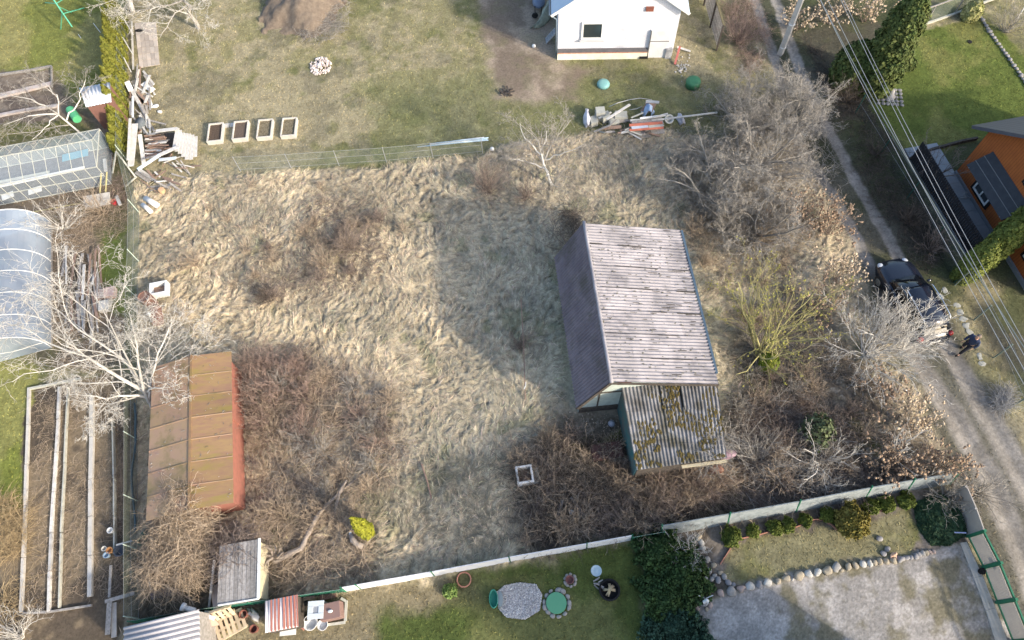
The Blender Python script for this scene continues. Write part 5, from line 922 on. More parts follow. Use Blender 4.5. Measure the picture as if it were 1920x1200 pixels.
# ================================================================ PERSON
def skin_obj(name, pts, edges, mt, parent, sub=2, root=0):
    me = bpy.data.meshes.new(name); me.from_pydata([p[:3] for p in pts], edges, []); o = bpy.data.objects.new(name, me); COL.objects.link(o); me.materials.append(mt); o.parent = parent
    md = o.modifiers.new('skin', 'SKIN'); md.use_smooth_shade = True; bpy.context.view_layer.objects.active = o
    for i, p in enumerate(pts):
        r_ = p[3]; v = me.skin_vertices[0].data[i]; v.radius = (r_, p[4] if len(p) > 4 else r_); v.use_root = (i == root)
    ss = o.modifiers.new('sub', 'SUBSURF'); ss.levels = ss.render_levels = sub; return o
pf = G(1800, 659); pr = thing('person', 'person in a dark navy jacket and dark trousers walking beside the wire fence', 'person', (pf.x, pf.y, .0), R_(200))
m_skin = mat('skin', (.45, .27, .19), rough=.6); m_jk = mat('navy_jacket', (.028, .042, .085), (.04, .055, .10), scale=9, rough=.75, bump=.4); m_tr = mat('dark_trousers', (.022, .024, .032), (.03, .032, .04), scale=8, rough=.85)
# x forward, y left; torso leans a little forward, left leg ahead
body = [(0, 0, .93, .13, .10), (.02, 0, 1.12, .13, .10), (.04, 0, 1.33, .15, .1), (.05, 0, 1.46, .06), (.07, 0, 1.53, .055),
        (.0, .10, .88, .085), (.16, .11, .50, .058), (.20, .11, .12, .042), (.31, .12, .05, .04), (0, -.10, .88, .085), (.02, -.11, .50, .058), (-.22, -.11, .15, .042), (-.13, -.12, .06, .04),
        (.04, .19, 1.38, .055), (-.03, .25, 1.10, .042), (.10, .24, .88, .032), (.04, -.19, 1.38, .055), (.06, -.25, 1.10, .042), (.24, -.22, .94, .032)]
skin_obj('body', body, [(0, 1), (1, 2), (2, 3), (3, 4), (0, 5), (5, 6), (6, 7), (7, 8), (0, 9), (9, 10), (10, 11), (11, 12), (2, 13), (13, 14), (14, 15), (2, 16), (16, 17), (17, 18)], m_skin, pr)
jk = [(0, 0, .86, .17, .14), (.02, 0, 1.12, .17, .14), (.04, 0, 1.34, .19, .13), (.05, 0, 1.45, .09), (.04, .2, 1.38, .08), (-.03, .26, 1.10, .065), (.08, .25, .92, .055), (.04, -.2, 1.38, .08), (.06, -.26, 1.10, .065), (.22, -.23, .96, .055)]
skin_obj('jacket', jk, [(0, 1), (1, 2), (2, 3), (2, 4), (4, 5), (5, 6), (2, 7), (7, 8), (8, 9)], m_jk, pr)
trs = [(0, 0, .92, .15, .12), (.0, .10, .84, .105), (.16, .11, .50, .078), (.20, .11, .12, .066), (0, -.10, .84, .105), (.02, -.11, .50, .078), (-.21, -.11, .17, .066)]
skin_obj('trousers', trs, [(0, 1), (1, 2), (2, 3), (0, 4), (4, 5), (5, 6)], m_tr, pr)
for (x_, y_, z_, t_) in ((.26, .115, .045, 0), (-.17, -.115, .075, .4)): mb = MB(); mb.rock((x_, y_, z_), .14, (1.05, .42, .42), seed=4, rough=.04); mb.build('shoe', m_black, pr, smooth=True)
mb = MB(); mb.rock((.09, 0, 1.64), .115, (.95, .78, 1.08), seed=3, rough=.0, sub=3); mb.rock((.2, 0, 1.62), .024, (1, .7, 1.2), seed=1, rough=0, sub=1); [mb.rock((.085, s_*.092, 1.635), .03, (.6, .4, 1), seed=1, rough=0, sub=1) for s_ in (-1, 1)]
hd = mb.build('head', m_skin, pr, smooth=True)
mb = MB(); [mb.rock((.188, s_*.035, 1.66), .013, (1, 1, 1), seed=1, rough=0, sub=1) for s_ in (-1, 1)]; mb.build('eyes', m_black, hd); mb = MB(); mb.box((.192, 0, 1.575), (.01, .045, .01)); mb.build('mouth', mat('lips', (.35, .12, .1), rough=.5), hd)
mb = MB(); mb.rock((.07, 0, 1.672), .12, (.93, .82, .92), seed=6, rough=.03, sub=3); mb.v = [v for v in mb.v]; mb.build('hair', mat('short_grey_hair', (.2, .16, .13), (.13, .1, .08), scale=20, rough=.8), hd, smooth=True)
for (x_, y_, z_) in ((.13, .24, .84), (.28, -.21, .91)):
    mb = MB(); mb.rock((x_, y_, z_), .045, (.8, .45, 1.1), seed=1, rough=0); 
    for k in range(4): fx = x_+(k-1.5)*.019; mb.tube([(fx, y_, z_-.035), (fx+.004, y_-.004, z_-.065-.004*(k in (1, 2))), (fx+.012, y_-.014, z_-.088-.006*(k in (1, 2)))], [.010, .009, .007], 6)
    mb.tube([(x_+.03, y_, z_+.01), (x_+.05, y_-.012, z_-.015), (x_+.055, y_-.02, z_-.04)], [.011, .010, .008], 6); mb.build('hand', m_skin, pr, smooth=True)
# ================================================================ SMALL THINGS
def top(mb, name, label, cat, mt, group=None, **k): return tag(mb.build(name, mt, **k), label, cat, group)
def obox(px, py, sx, sy, h, z=0, rz=0, o=None):
    p = gz(px, py, z+h/2); mb = MB(o or p); mb.box(p, (sx, sy, h), rz); return mb
m_bed = mat('bed_frame', (.58, .54, .47), (.48, .45, .4), scale=4, rough=.85); m_soil = mat('dark_soil', (.075, .05, .035), (.13, .095, .07), scale=14, rough=1, bump=1.0, bdist=.05); m_soil2 = mat('straw_soil', (.1, .08, .05), (.27, .23, .15), scale=11, rough=1, bump=1.0, bdist=.05); m_soil3 = mat('dry_soil', (.15, .11, .085), (.11, .085, .065), scale=11, rough=1, bump=1.0, bdist=.05)
m_plankw = mat('white_plank', (.56, .55, .52), (.42, .40, .37), scale=5, rough=.8, bump=.15, vary=.2); m_plankg = m_greywood; m_terr = mat('terracotta', (.42, .2, .14), (.36, .17, .12), scale=8, rough=.8); m_plankb = mat('brown_plank', (.3, .2, .15), (.2, .14, .11), scale=6, rough=.9, vary=.3)
for i, ((x0, y0), ms, lab) in enumerate([((407, 254), m_soil, 'filled with dark soil, leftmost'), ((454, 250), m_soil3, 'with smooth brown soil, second from the left'), ((499.5, 247), m_soil2, 'with straw and green stalks, third from the left'), ((544, 243.5), m_soil2, 'with yellowish litter, rightmost')]):
    c = gz(x0, y0); t = thing('raised_bed', 'white framed raised garden bed '+lab, 'raised bed', c, R_(2-i), 'raised beds on the far lawn'); mb = MB(); w, l, h = .84, 1.28, .3
    for p, s in (((0, l/2, h/2), (w, .06, h)), ((0, -l/2, h/2), (w, .06, h)), ((w/2-.03, 0, h/2), (.06, l-.06, h)), ((-w/2+.03, 0, h/2), (.06, l-.06, h))): mb.box(p, s)
    mb.build('frame', m_bed, t); mb = MB(); mb.box((0, 0, h*.36), (w-.12, l-.06, h*.66)); mb.build('soil', ms, t)
for i, px in enumerate([(426, 236), (437, 235)]): top(obox(*px, .3, .3, .05), 'paving_slab', 'small pale slab lying between the two left raised beds, '+('left one', 'right one')[i], 'slab', m_conc_l, 'slabs between the raised beds')
# soil mound and rubble
mc = G(575, 40); mb = MB(mc); n = 46; vs = []; fs = []
for j in range(n):
    for i in range(n):
        u, v = (i/(n-1)*2-1)*3.0, (j/(n-1)*2-1)*3.6; r_ = math.hypot(u/2.7, v/3.3)*(1+.5*(float(fbm(np.array([u*.9+3.]), np.array([v*.9+5.]), 1.2, 3, 18)[0])-.5)*2); hh = 1.05*max(0, math.cos(min(r_, 1)*PI/2))**1.2; hh *= .8+.5*float(fbm(np.array([u+9.]), np.array([v+3.]), .8, 4, 8)[0]); vs.append((mc.x+u, mc.y+v+1.2, hh-.08))
mb.add(vs, [(j*n+i, j*n+i+1, (j+1)*n+i+1, (j+1)*n+i) for j in range(n-1) for i in range(n-1)]); top(mb, 'soil_mound', 'large brown mound of dug earth at the top of the far lawn', 'mound', mat('mound_soil', (.22, .175, .13), (.14, .11, .085), scale=4, rough=1, bump=.9, bdist=.05, detail=10), smooth=True)
rg_ = random.Random(3); pc = gz(601, 124); mb = MB(pc)
for k in range(150):
    a, r_ = rg_.uniform(0, 2*PI), rg_.random()**.6; p = pc+Vector((math.cos(a)*.68*r_, math.sin(a)*.72*r_, .04+.26*(1-r_)*rg_.random())); mb.rock(p, rg_.uniform(.04, .1), (1, 1, .8), sub=1, seed=rg_.random(), rz=a)
tag(top(mb, 'rubble_pile', 'heap of pinkish white rubble at the foot of the soil mound', 'rubble', mat('white_rubble', (.66, .58, .54), (.5, .42, .38), scale=3, rough=.9, vary=.35)), kind='stuff')
top(MB(gz(594, 139)).rock(gz(594, 139, .05), .1, seed=5), 'stone', 'grey stone beside the rubble heap', 'stone', m_conc)
# scrap in the dirt, pipes, balls, covers
for i, (a, b) in enumerate([((938, 176), (962, 168)), ((942, 168), (960, 182)), ((950, 164), (957, 184)), ((936, 172), (948, 184)), ((946, 180), (965, 176))]): mb = MB(gz(*a)); mb.bar(gz(*a, .06+.03*i), gz(*b, .05+.04*i), .1, .04); top(mb, 'scrap_board', 'charred scrap board in the little heap on the bare dirt', 'board', m_darkwood, 'scraps on the dirt')
for i in range(7):
    y0 = i*2.1-6; x0 = [783, 800, 806, 812, 806, 818, 824][i]; A, B = gz(x0, 277-i*1.3, .05+.02*(i % 3)), gz([895, 916, 905, 914, 898, 916, 908][i], 265-i*1.1, .05+.02*(i % 2)); mb = MB(A); mb.tube([A, A.lerp(B, .5)+Vector((0, 0, .02)), B], .032, 7); top(mb, 'plastic_pipe', 'pipe in the white and pale blue bundle by the wire fence', 'pipe', [m_white, mat('blue_pipe', (.45, .6, .72), rough=.4)][i % 2], 'pipe bundle on the far lawn', smooth=True)
for px, lab in (((1001, 89), 'by the ladder'), ((923, 283), 'at the field edge')): top(MB(gz(*px)).rock(gz(*px, .11), .12, (1, 1, 1), rough=0), 'ball', 'small white ball lying '+lab, 'ball', m_white, smooth=True)
m_cov1 = mat('bluegreen_cover', (.16, .34, .33), (.2, .4, .38), scale=4, rough=.5); m_cov2 = mat('dark_green_cover', (.04, .16, .08), (.06, .2, .1), scale=4, rough=.5)
mb = MB(gz(1131, 160)); mb.lathe(gz(1131, 160), [(.36, 0), (.37, .12), (.33, .2), (.2, .24), (.05, .25)], 24); top(mb, 'well_cover', 'pale blue-green round cover on the lawn before the white house', 'cover', m_cov1, smooth=True)
mb = MB(gz(1298, 161)); mb.lathe(gz(1298, 161), [(.40, 0), (.42, .35), (.40, .42), (.2, .46), (.05, .47)], 24); top(mb, 'well_cover', 'dark green domed round cover beside the dense trees', 'cover', m_cov2, smooth=True)
# things round the white house
t = thing('ladder', 'small grey step ladder leaning at the corner of the white house', 'ladder', G(1028, 78)); mb = MB(t.location); A, B = gz(1024, 82, 0), G(1042, 62, .8)
off = Vector((.0, .42, 0)); mb.bar(A, B, .07, .05); mb.bar(A+off, B+off, .07, .05); mb.build('rail', m_steel, t); mb = MB(t.location)
for k in range(5): p = A.lerp(B, (k+.5)/5); mb.bar(p, p+off, .14, .03)
mb.build('step', m_steel, t)
def cloth(name, label, pts, mt, cat='tarp'):
    mb = MB(G(*pts[0][:2])); m = len(pts); n = 9; vs = []
    for i in range(m):
        x_, y_, z_, w_ = pts[i]; c = G(x_, y_, 0)
        for k in range(n): u = k/(n-1)*2-1; vs.append((c.x+u*w_+.05*math.sin(i*2+k*1.7), c.y+.06*math.sin(k*2.3+i), max(.02, z_*(1-u*u)+.05*math.sin(k*3.1+i*1.3))))
    mb.add(vs, [(i*n+k, i*n+k+1, (i+1)*n+k+1, (i+1)*n+k) for i in range(m-1) for k in range(n-1)]); o = top(mb, name, label, cat, mt, smooth=True); s_ = o.modifiers.new('solid', 'SOLIDIFY'); s_.thickness = .02; return o
cloth('tarp', 'crumpled pale green tarp beside the white house', [(1030, 20, .7, .3), (1025, 32, .75, .38), (1020, 42, .6, .35), (1010, 50, .3, .3), (1000, 54, .12, .22)], mat('tarp_green', (.3, .33, .26), (.2, .22, .18), scale=6, rough=.7))
t = thing('wheelbarrow', 'blue-grey upturned wheelbarrow behind the tarp', 'wheelbarrow', gz(1010, 14)); mb = MB(t.location); mb.lathe(gz(1010, 14, .35), [(.5, 0), (.48, .12), (.32, .3), (.1, .32)], 14, sq=(.8, 1.1)); mb.build('tray', mat('tray_blue', (.14, .18, .26), rough=.4), t, smooth=True)
mb = MB(t.location); [mb.tube([gz(1003+12*s_, -8, .3), gz(1003+12*s_, 30, .45), gz(1004+10*s_, 38, .2)], .025, 6) for s_ in (0, 1)]; mb.build('frame', m_black, t)
mb = MB(t.location); mb.lathe(gz(1003, 34, .2), [(.01, -.05), (.18, -.05), (.2, 0), (.18, .05), (.01, .05)], 16, m=Matrix.Rotation(PI/2, 3, 'X')); mb.build('wheel', m_tyre, t)
mb = MB(); A, B = gz(1265, 122, .06), gz(1272, 100, .5); mb.o = A; mb.bar(A, B, .12, .06); top(mb, 'red_beam', 'short faded red beam at the corner of the white house', 'beam', mat('faded_red_beam', (.45, .14, .12), rough=.8))
mb = MB(gz(1270, 96)); mb.bar(gz(1268, 96, .3), gz(1294, 99, .1), .14, .03); top(mb, 'grey_board', 'pale grey board next to the red beam', 'board', m_plankw)
mb = MB(gz(1278, 125)); [mb.rock(gz(1278+rg_.gauss(0, 7), 125+rg_.gauss(0, 10), .03), rg_.uniform(.03, .07), sub=1, seed=rg_.random()) for _ in range(45)]; tag(top(mb, 'rubble', 'scatter of broken rubble before the dark green cover', 'rubble', m_conc_l), kind='stuff')
mb = MB(gz(1208, 109)); mb.tube([gz(1198, 110, .1), gz(1214, 110, .1)], .09, 10); top(mb, 'black_pipe', 'black pipe end below the pale door', 'pipe', m_black)
# junk pile
J = 'slabs and boards of the junk pile'; k_ = 0
def stack(px, py, n, sx, sy, lab, rz=0, z0=0, mt=None, th=.06):
    for k in range(n):
        p = gz(px, py, z0+th*(k+.5)); mb = MB(p); mb.box(p, (sx*random.uniform(.94, 1.04), sy*random.uniform(.94, 1.04), th*.92), rz+random.uniform(-.08, .08)); top(mb, 'concrete_slab', lab, 'slab', mt or m_slabg, J)
m_slabg = mat('grey_slab', (.42, .42, .37), (.33, .33, .3), scale=4, rough=.9, bump=.2)
stack(1124, 222, 11, .5, .5, 'grey square slab in the tall stack at the left end of the junk pile'); stack(1134, 226, 8, .45, .45, 'grey square slab in the second stack of the junk pile', .3); stack(1163, 224, 7, .7, .5, 'grey slab in the stack at the middle of the junk pile', -.1); stack(1150, 232, 5, .55, .5, 'thin slab in the low near stack of the junk pile', .1); stack(1112, 232, 6, .4, .5, 'slab in the low stack nearest the white plastic sack', .2)
for i, (a, b, w, z0, mt, lab) in enumerate([((1180, 235), (1242, 230), .16, .55, mat('orange_red_board', (.5, .16, .1), (.42, .14, .09), scale=4, rough=.7), 'upper orange-red board of the junk pile'), ((1180, 244), (1244, 239), .14, .5, MATS['orange_red_board'], 'lower orange-red board of the junk pile'), ((1184, 240), (1215, 237), .18, .52, mat('blue_grey_board', (.42, .48, .55), rough=.6), 'blue-grey board between the orange ones'), ((1216, 238), (1243, 235), .18, .5, m_slabg, 'grey board end between the orange ones'),
        ((1182, 227), (1228, 224), .2, .4, m_plankw, 'pale plank behind the orange boards'), ((1200, 222), (1248, 216), .1, .6, m_white, 'white slat atop the junk pile'), ((1222, 226), (1345, 211), .09, .45, m_plankw, 'very long pale pole reaching from the junk pile to the trees'), ((1137, 224), (1181, 196), .13, .75, m_plankw, 'pale board laid diagonally over the slab stacks'), ((1180, 250), (1246, 246), .3, .25, m_plankg, 'grey plank at the near foot of the junk pile'), ((1190, 256), (1220, 254), .25, .12, m_plankg, 'short grey plank below the junk pile'), ((1226, 220), (1252, 213), .08, .65, m_plankw, 'short pale slat at the top right of the junk pile'), ((1130, 240), (1165, 238), .2, .3, m_plankb, 'brown plank between slab stacks')]):
    A, B = G(*a, z0), G(*b, z0*.9+.03); mb = MB(A); mb.bar(A, B, w, .05); top(mb, 'board', lab, 'board', mt, J)
    for q in (A, B):
        if q.z > .35: pass
mb = MB(gz(1205, 240)); mb.box(gz(1212, 240, .22), (1.7, .5, .42), R_(5)); top(mb, 'timber_stack', 'stacked grey timber carrying the orange-red boards', 'timber', m_plankg, J)
p = gz(1252, 232, .35); mb = MB(p); mb.lathe(p, [(.22, -.1), (.26, .12), (.24, .16), (.18, .1), (.14, -.05)], 16, m=Matrix.Rotation(.6, 3, 'X')); top(mb, 'plastic_tub', 'pale round tub leaning at the right end of the junk pile', 'tub', mat('grey_tub', (.5, .5, .46), rough=.6), smooth=True)
mb = MB(G(1210, 200, .5)); mb.quad(G(1200, 208, .3), G(1222, 212, .35), G(1232, 192, .8), G(1214, 190, .8), .06); top(mb, 'seat_board', 'brown upright board with a grey edge behind the junk pile', 'board', m_plankb)
mb = MB(G(1225, 190, .8)); mb.bar(G(1211, 190, .8), G(1236, 192, .82), .16, .06); top(mb, 'grey_bar', 'short grey bar capping the brown upright board', 'bar', m_steel)
A = [G(*q, .3) for q in [(1142, 200), (1158, 193), (1180, 187), (1200, 184), (1222, 187)]]; mb = MB(A[0]); mb.tube(A, .022, 6); top(mb, 'bent_pipe', 'thin grey pipe bent in an arc behind the junk pile', 'pipe', m_steel, smooth=True)
A = [G(*q, .3) for q in [(1180, 206), (1194, 204), (1204, 199)]]; mb = MB(A[0]); mb.tube(A, .02, 6); top(mb, 'bent_pipe', 'short curved pipe end below the long bent pipe', 'pipe', m_steel, smooth=True)
cloth('plastic_sheet', 'blue crumpled plastic sheet on the junk pile', [(1212, 210, .7, .3), (1215, 216, .75, .35), (1214, 222, .6, .2)], mat('blue_sheeting', (.22, .34, .55), (.4, .5, .65), scale=4, rough=.4)); cloth('plastic_sack', 'white plastic sack at the left end of the junk pile', [(1100, 216, .5, .15), (1099, 224, .55, .2), (1101, 232, .5, .18), (1102, 240, .2, .1)], mat('white_film', (.6, .6, .66), (.5, .5, .55), scale=5, rough=.4)); cloth('torn_sheet', 'torn grey plastic hanging from the long pale pole', [(1272, 222, .4, .15), (1276, 228, .35, .2), (1280, 234, .1, .15)], MATS['white_film'])
# plank heap beside the boundary fence
H_ = 'old boards heaped by the boundary fence'
bd = [((245, 312), (253, 232), .34, .5, 1.0, m_plankw, 'wide white board standing along the fence'), ((240, 300), (244, 222), .14, .8, 1.1, m_plankw, 'narrow white board leaning on the fence'), ((270, 308), (262, 252), .22, .2, .9, m_plankw, 'pale panel leaning over the broken bin'), ((292, 246), (332, 241), .22, .9, .9, m_plankw, 'white rail across the top of the broken bin'), ((258, 318), (300, 290), .2, .8, .85, mat('pale_blue_plank', (.55, .62, .70), (.6, .64, .68), scale=4, rough=.7), 'pale blue-white board on the near edge of the bin, left'), ((296, 292), (336, 274), .22, .8, .8, m_plankw, 'white board on the near edge of the bin, right'), ((298, 300), (330, 296), .18, .5, .6, MATS['pale_blue_plank'], 'pale blue board under the near edge of the bin')]
fan = [((333, 240), (327, 276)), ((338, 244), (331, 284)), ((343, 249), (337, 288)), ((349, 250), (343, 294)), ((355, 251), (350, 299)), ((361, 253), (358, 299)), ((367, 256), (366, 294))]
bd += [(a, b, .2, .75-.07*i, .6-.06*i, m_plankw, 'white board fanned out on the right side of the bin, number %s' % ['one', 'two', 'three', 'four', 'five', 'six', 'seven'][i]+' from the bin') for i, (a, b) in enumerate(fan)]
bd += [((256, 322), (282, 340), .3, .15, .1, m_plankg, 'grey plank at the near left of the heap'), ((262, 319), (288, 337), .22, .2, .14, m_conc_l, 'pale grey plank beside the near left one'), ((290, 322), (300, 332), .1, .2, .12, m_plankw, 'short white stick before the bin'), ((338, 300), (357, 328), .06, .5, .1, m_plankg, 'thin leaning stick at the right of the heap'), ((330, 300), (352, 324), .05, .45, .1, m_plankg, 'second thin leaning stick at the right'), ((275, 352), (330, 345), .12, .1, .1, m_plankg, 'long grey plank flat before the heap'), ((280, 358), (320, 348), .1, .12, .12, m_plankg, 'grey plank crossing the flat one')]
for a, b, w, z0, z1, mt, lab in bd: A, B = G(*a, z0), G(*b, z1); mb = MB(A); mb.bar(A, B, w, .035); top(mb, 'board', lab, 'board', mt, H_)
rg_ = random.Random(21)
for i in range(46):
    x0, y0 = rg_.uniform(270, 282), rg_.uniform(252, 296); A, B = G(x0, y0, .15+.4*rg_.random()), G(x0+rg_.uniform(20, 42), y0-rg_.uniform(-2, 8), .15+.4*rg_.random()); mb = MB(A); mb.bar(A, B, rg_.uniform(.05, .12), .035); top(mb, 'firewood', 'split stick piled inside the broken bin of white boards', 'firewood', rg_.choice([m_plankb, m_plankg, m_plankb, m_darkwood, m_plankw]), 'sticks in the broken bin')
mb = MB(gz(300, 272)); mb.box(gz(300, 274, .05), (1.6, 1.7, .1)); top(mb, 'bin_floor', 'dark bottom of the broken bin under the sticks', 'bin', m_darkwood)
for i, (a, b, w, z0, z1, mt, lab) in enumerate([((240, 156), (277, 223), .2, .3, .15, m_plankw, 'long white board slanting down the boards by the fence'), ((246, 178), (268, 195), .4, .1, .1, m_plankb, 'wide pale brown panel among the white boards'), ((252, 150), (278, 200), .45, .1, .1, mat('beige_panel', (.5, .42, .32), rough=.8), 'large beige panel lying by the fence'), ((268, 156), (287, 170), .35, .2, .2, m_white, 'rounded white sheet beside the beige panel'), ((278, 182), (285, 202), .2, .12, .1, m_white, 'white sheet end beside the beige panel'), ((238, 153), (246, 170), .3, .5, .3, m_white, 'white panel against the fence'), ((249, 180), (249, 220), .1, .5, .4, MATS['pale_blue_plank'], 'bluish rod along the fence'), ((258, 120), (254, 160), .08, .4, .2, m_plankg, 'grey rail below the slab patio'), ((263, 125), (262, 165), .08, .3, .2, m_plankb, 'brown rail below the slab patio'), ((232, 35), (250, 65), .06, .7, .5, m_plankw, 'thin white slat by the top of the fence'), ((230, 70), (248, 100), .05, .7, .5, m_plankw, 'second thin white slat by the fence'), ((232, 108), (246, 135), .05, .7, .5, m_plankw, 'third thin white slat by the fence'), ((247, 40), (250, 130), .1, .2, .2, m_conc_l, 'pale kerb rail along the slab patio')]):
    A, B = G(*a, z0), G(*b, z1); mb = MB(A); mb.bar(A, B, w, .04); top(mb, 'board', lab, 'board', mt, 'boards strewn along the fence')
for i, px in enumerate([(293, 201), (301, 211)]): top(MB(gz(*px)).rock(gz(*px, .07), .17-.04*i, (1.1, .8, .6), seed=i), 'stone', ('larger', 'smaller')[i]+' white stone at the edge of the lawn beside the boards', 'stone', m_white)
# slab patio
t = thing('slab_patio', 'small terrace of pinkish square slabs by the boundary fence', 'terrace', gz(274, 85)); mb = MB(t.location); A, B, C, D = gz(253, 44, .04), gz(293, 42, .04), gz(300, 122, .04), gz(262, 128, .04)
for i in range(5):
    for j in range(7): P = lambda u, v: A.lerp(B, u).lerp(D.lerp(C, u), v); mb.quad(P(i/5, j/7), P((i+.95)/5, j/7), P((i+.95)/5, (j+.95)/7), P(i/5, (j+.95)/7), .06)
mb.build('paving', mat('pink_slab', (.47, .40, .34), (.38, .34, .3), scale=3, rough=.9, vary=.18), t)
mb = MB(gz(262, 60)); mb.lathe(gz(262, 58), [(.22, 0), (.24, .05), (.1, .07)], 14, sq=(1.2, .6)); top(mb, 'dark_tray', 'dark oval tray on the slab patio', 'tray', m_black)
top(MB(gz(250, 25)).tube([gz(247, -10, .9), G(249, 22, .4)], [.12, .15], 10), 'downpipe', 'grey pipe with a white end at the top of the boundary fence', 'pipe', m_conc_l, smooth=True)
# white frames, barrels and bits in the field
def open_box(name, label, px, sx, sy, h, rz, mt, lid=None):
    t = thing(name, label, 'appliance shell', gz(*px), rz); mb = MB(); w = .09
    for p, s in (((0, sy/2, h/2), (sx, w, h)), ((0, -sy/2, h/2), (sx, w, h)), ((sx/2-w/2, 0, h/2), (w, sy-w, h)), ((-sx/2+w/2, 0, h/2), (w, sy-w, h))): mb.box(p, s)
    mb.build('shell', mt, t, bevel=.02); mb = MB(); mb.box((0, 0, .1), (sx-.2, sy-.15, .08)); mb.build('bottom', m_plankb, t)
    if lid: mb = MB(); mb.box((sx/2+.12, -.05, .1), (.3, sy, .04)); mb.build('door', lid, t)
    return t
open_box('washer_shell', 'white enamel appliance shell with an open top by the rusty barrels', (306, 550), .85, .62, .45, R_(8), m_white); open_box('washer_shell', 'white appliance shell with a beige flap in the near brambles', (984, 895), .72, .68, .5, R_(5), m_white, m_frame)
m_rust = mat('rust', (.17, .095, .075), (.22, .13, .1), scale=4, rough=.9, bump=.3)
p = gz(290, 575); mb = MB(p); mb.lathe(p, [(.29, 0), (.3, .3), (.29, .31), (.3, .62), (.3, .9), (.27, .9), (.26, .84), (.02, .83)], 22); top(mb, 'barrel', 'upright rusty barrel with a dull lid by the left fence', 'barrel', m_rust, smooth=False)
p = gz(302, 600, .28); mb = MB(p); mb.lathe(p, [(.01, -.42), (.27, -.42), (.28, 0), (.27, .42), (.01, .42)], 20, m=Matrix.Rotation(PI/2, 3, 'X')@Matrix.Rotation(.3, 3, 'Y')); top(mb, 'barrel', 'rusty orange barrel lying on its side below the upright one', 'barrel', mat('rust_orange', (.27, .15, .11), (.22, .12, .09), scale=4, rough=.9))
top(MB(gz(291, 600)).rock(gz(293, 602, .6), .1, rough=.05), 'enamel_pot', 'small white pot on the lying barrel', 'pot', m_white, smooth=True)
for i, (a, b) in enumerate([((277, 377), (300, 391)), ((272, 389), (288, 403))]): mb = MB(gz(*a)); mb.tube([gz(*a, .14), gz(*b, .14)], .15-.03*i, 12); top(mb, 'foam_roll', ('fat white roll', 'smaller off-white roll')[i]+' lying near the plank heap', 'roll', m_white, smooth=True)
mb = MB(gz(307, 362)); mb.lathe(gz(307, 362), [(.16, 0), (.17, .2), (.02, .21)], 14); top(mb, 'cut_stump', 'orange cut stump before the plank heap', 'stump', mat('fresh_wood', (.55, .35, .2), rough=.8))
q = resample([(*G(*a_[:2], a_[2]), a_[3]) for a_ in [(512, 1052, .1, .17), (540, 1040, .35, .13), (565, 1028, .45, .11), (585, 985, .4, .1), (600, 960, .35, .085), (625, 935, .3, .07), (650, 912, .25, .05), (690, 880, .15, .03)]], 26)
t = thing('fallen_trunk', 'long grey dead trunk fallen with its broken root end at the plank shack', 'fallen tree', gz(520, 1045)); mb = MB(t.location); mb.tube([Vector(r_[:3])+Vector((0, 0, .03*math.sin(i*1.7))) for i, r_ in enumerate(q)], list(q[:, 3]*(1+.15*np.sin(np.arange(26)*2.2))), 9); mb.build('trunk', mat('dead_bark', (.34, .29, .24), (.22, .18, .15), scale=9, rough=1, bump=.8), t, smooth=True)
mb = MB(t.location); rg_ = random.Random(5)
for i in range(12): a = rg_.uniform(0, 2*PI); p = gz(518, 1046, .2); mb.tube([p, p+Vector((math.cos(a)*.25, math.sin(a)*.25, .1+.2*rg_.random())), p+Vector((math.cos(a+.4)*.5, math.sin(a+.4)*.45, .15+.4*rg_.random()))], [.08, .05, .015], 6)
mb.build('root', MATS['dead_bark'], t)
q = [gz(655, 905, .3), gz(640, 925, .25), gz(632, 960, .1)]; mb = MB(q[0]); mb.tube(q, [.05, .07, .06], 7); top(mb, 'dead_branch', 'dead branch lying across the fallen grey trunk', 'branch', MATS['dead_bark'])
mb = MB(gz(670, 1020)); mb.tube([gz(661, 1005, .1), gz(665, 1016, .14), gz(674, 1024, .16), gz(684, 1027, .14)], [.11, .13, .13, .12], 10); top(mb, 'cut_log', 'curved pale cut log beside the yellow cypress', 'log', mat('pale_bark', (.45, .38, .32), (.3, .25, .2), scale=6, rough=.9), smooth=True)
mb = MB(gz(664, 1005)); mb.tube([gz(659, 1000, .1), gz(660, 1010, .1)], .06, 8); top(mb, 'bottle', 'small pale bottle at the end of the curved log', 'bottle', m_white)
for a, b, z0, z1, r_, mt, lab in [((978, 587), (985, 752), 1.3, .1, .022, m_plankb, 'thin reddish pole leaning over the shaded field'), ((986, 722), (983, 735), .3, .3, .02, m_white, 'white tip of the thin leaning pole'), ((792, 873), (810, 937), .1, .1, .035, m_plankb, 'bare brown stick lying in the near part of the field')]: A, B = gz(*a, z0), gz(*b, z1); mb = MB(A); mb.tube([A, A.lerp(B, .5)+Vector((.03, 0, 0)), B], r_, 6); top(mb, 'pole', lab, 'pole', mt)
mb = MB(gz(1135, 850)); mb.box(gz(1137, 850, .3), (1.4, .75, .3), R_(5)); top(mb, 'rusty_tub', 'dull red long tub beside the turquoise annex wall', 'tub', mat('dull_red_tub', (.13, .065, .055), (.09, .05, .045), scale=5, rough=.8), bevel=.1)
top(MB(gz(1146, 796)).rock(gz(1146, 796, .15), .16, (1, 1, .9), rough=.05), 'metal_bowl', 'small blue-grey bowl in the dark corner between cottage and annex', 'bowl', mat('bowl_grey', (.3, .33, .4), rough=.3), smooth=True)
mb = MB(gz(1346, 866)); mb.lathe(gz(1350, 866, .9), [(.25, 0), (.3, .3), (.2, .38), (.05, .4)], 12, sq=(1.4, .7)); top(mb, 'pink_basin', 'pink plastic basin hanging at the near corner of the annex', 'basin', m_pink, smooth=True)
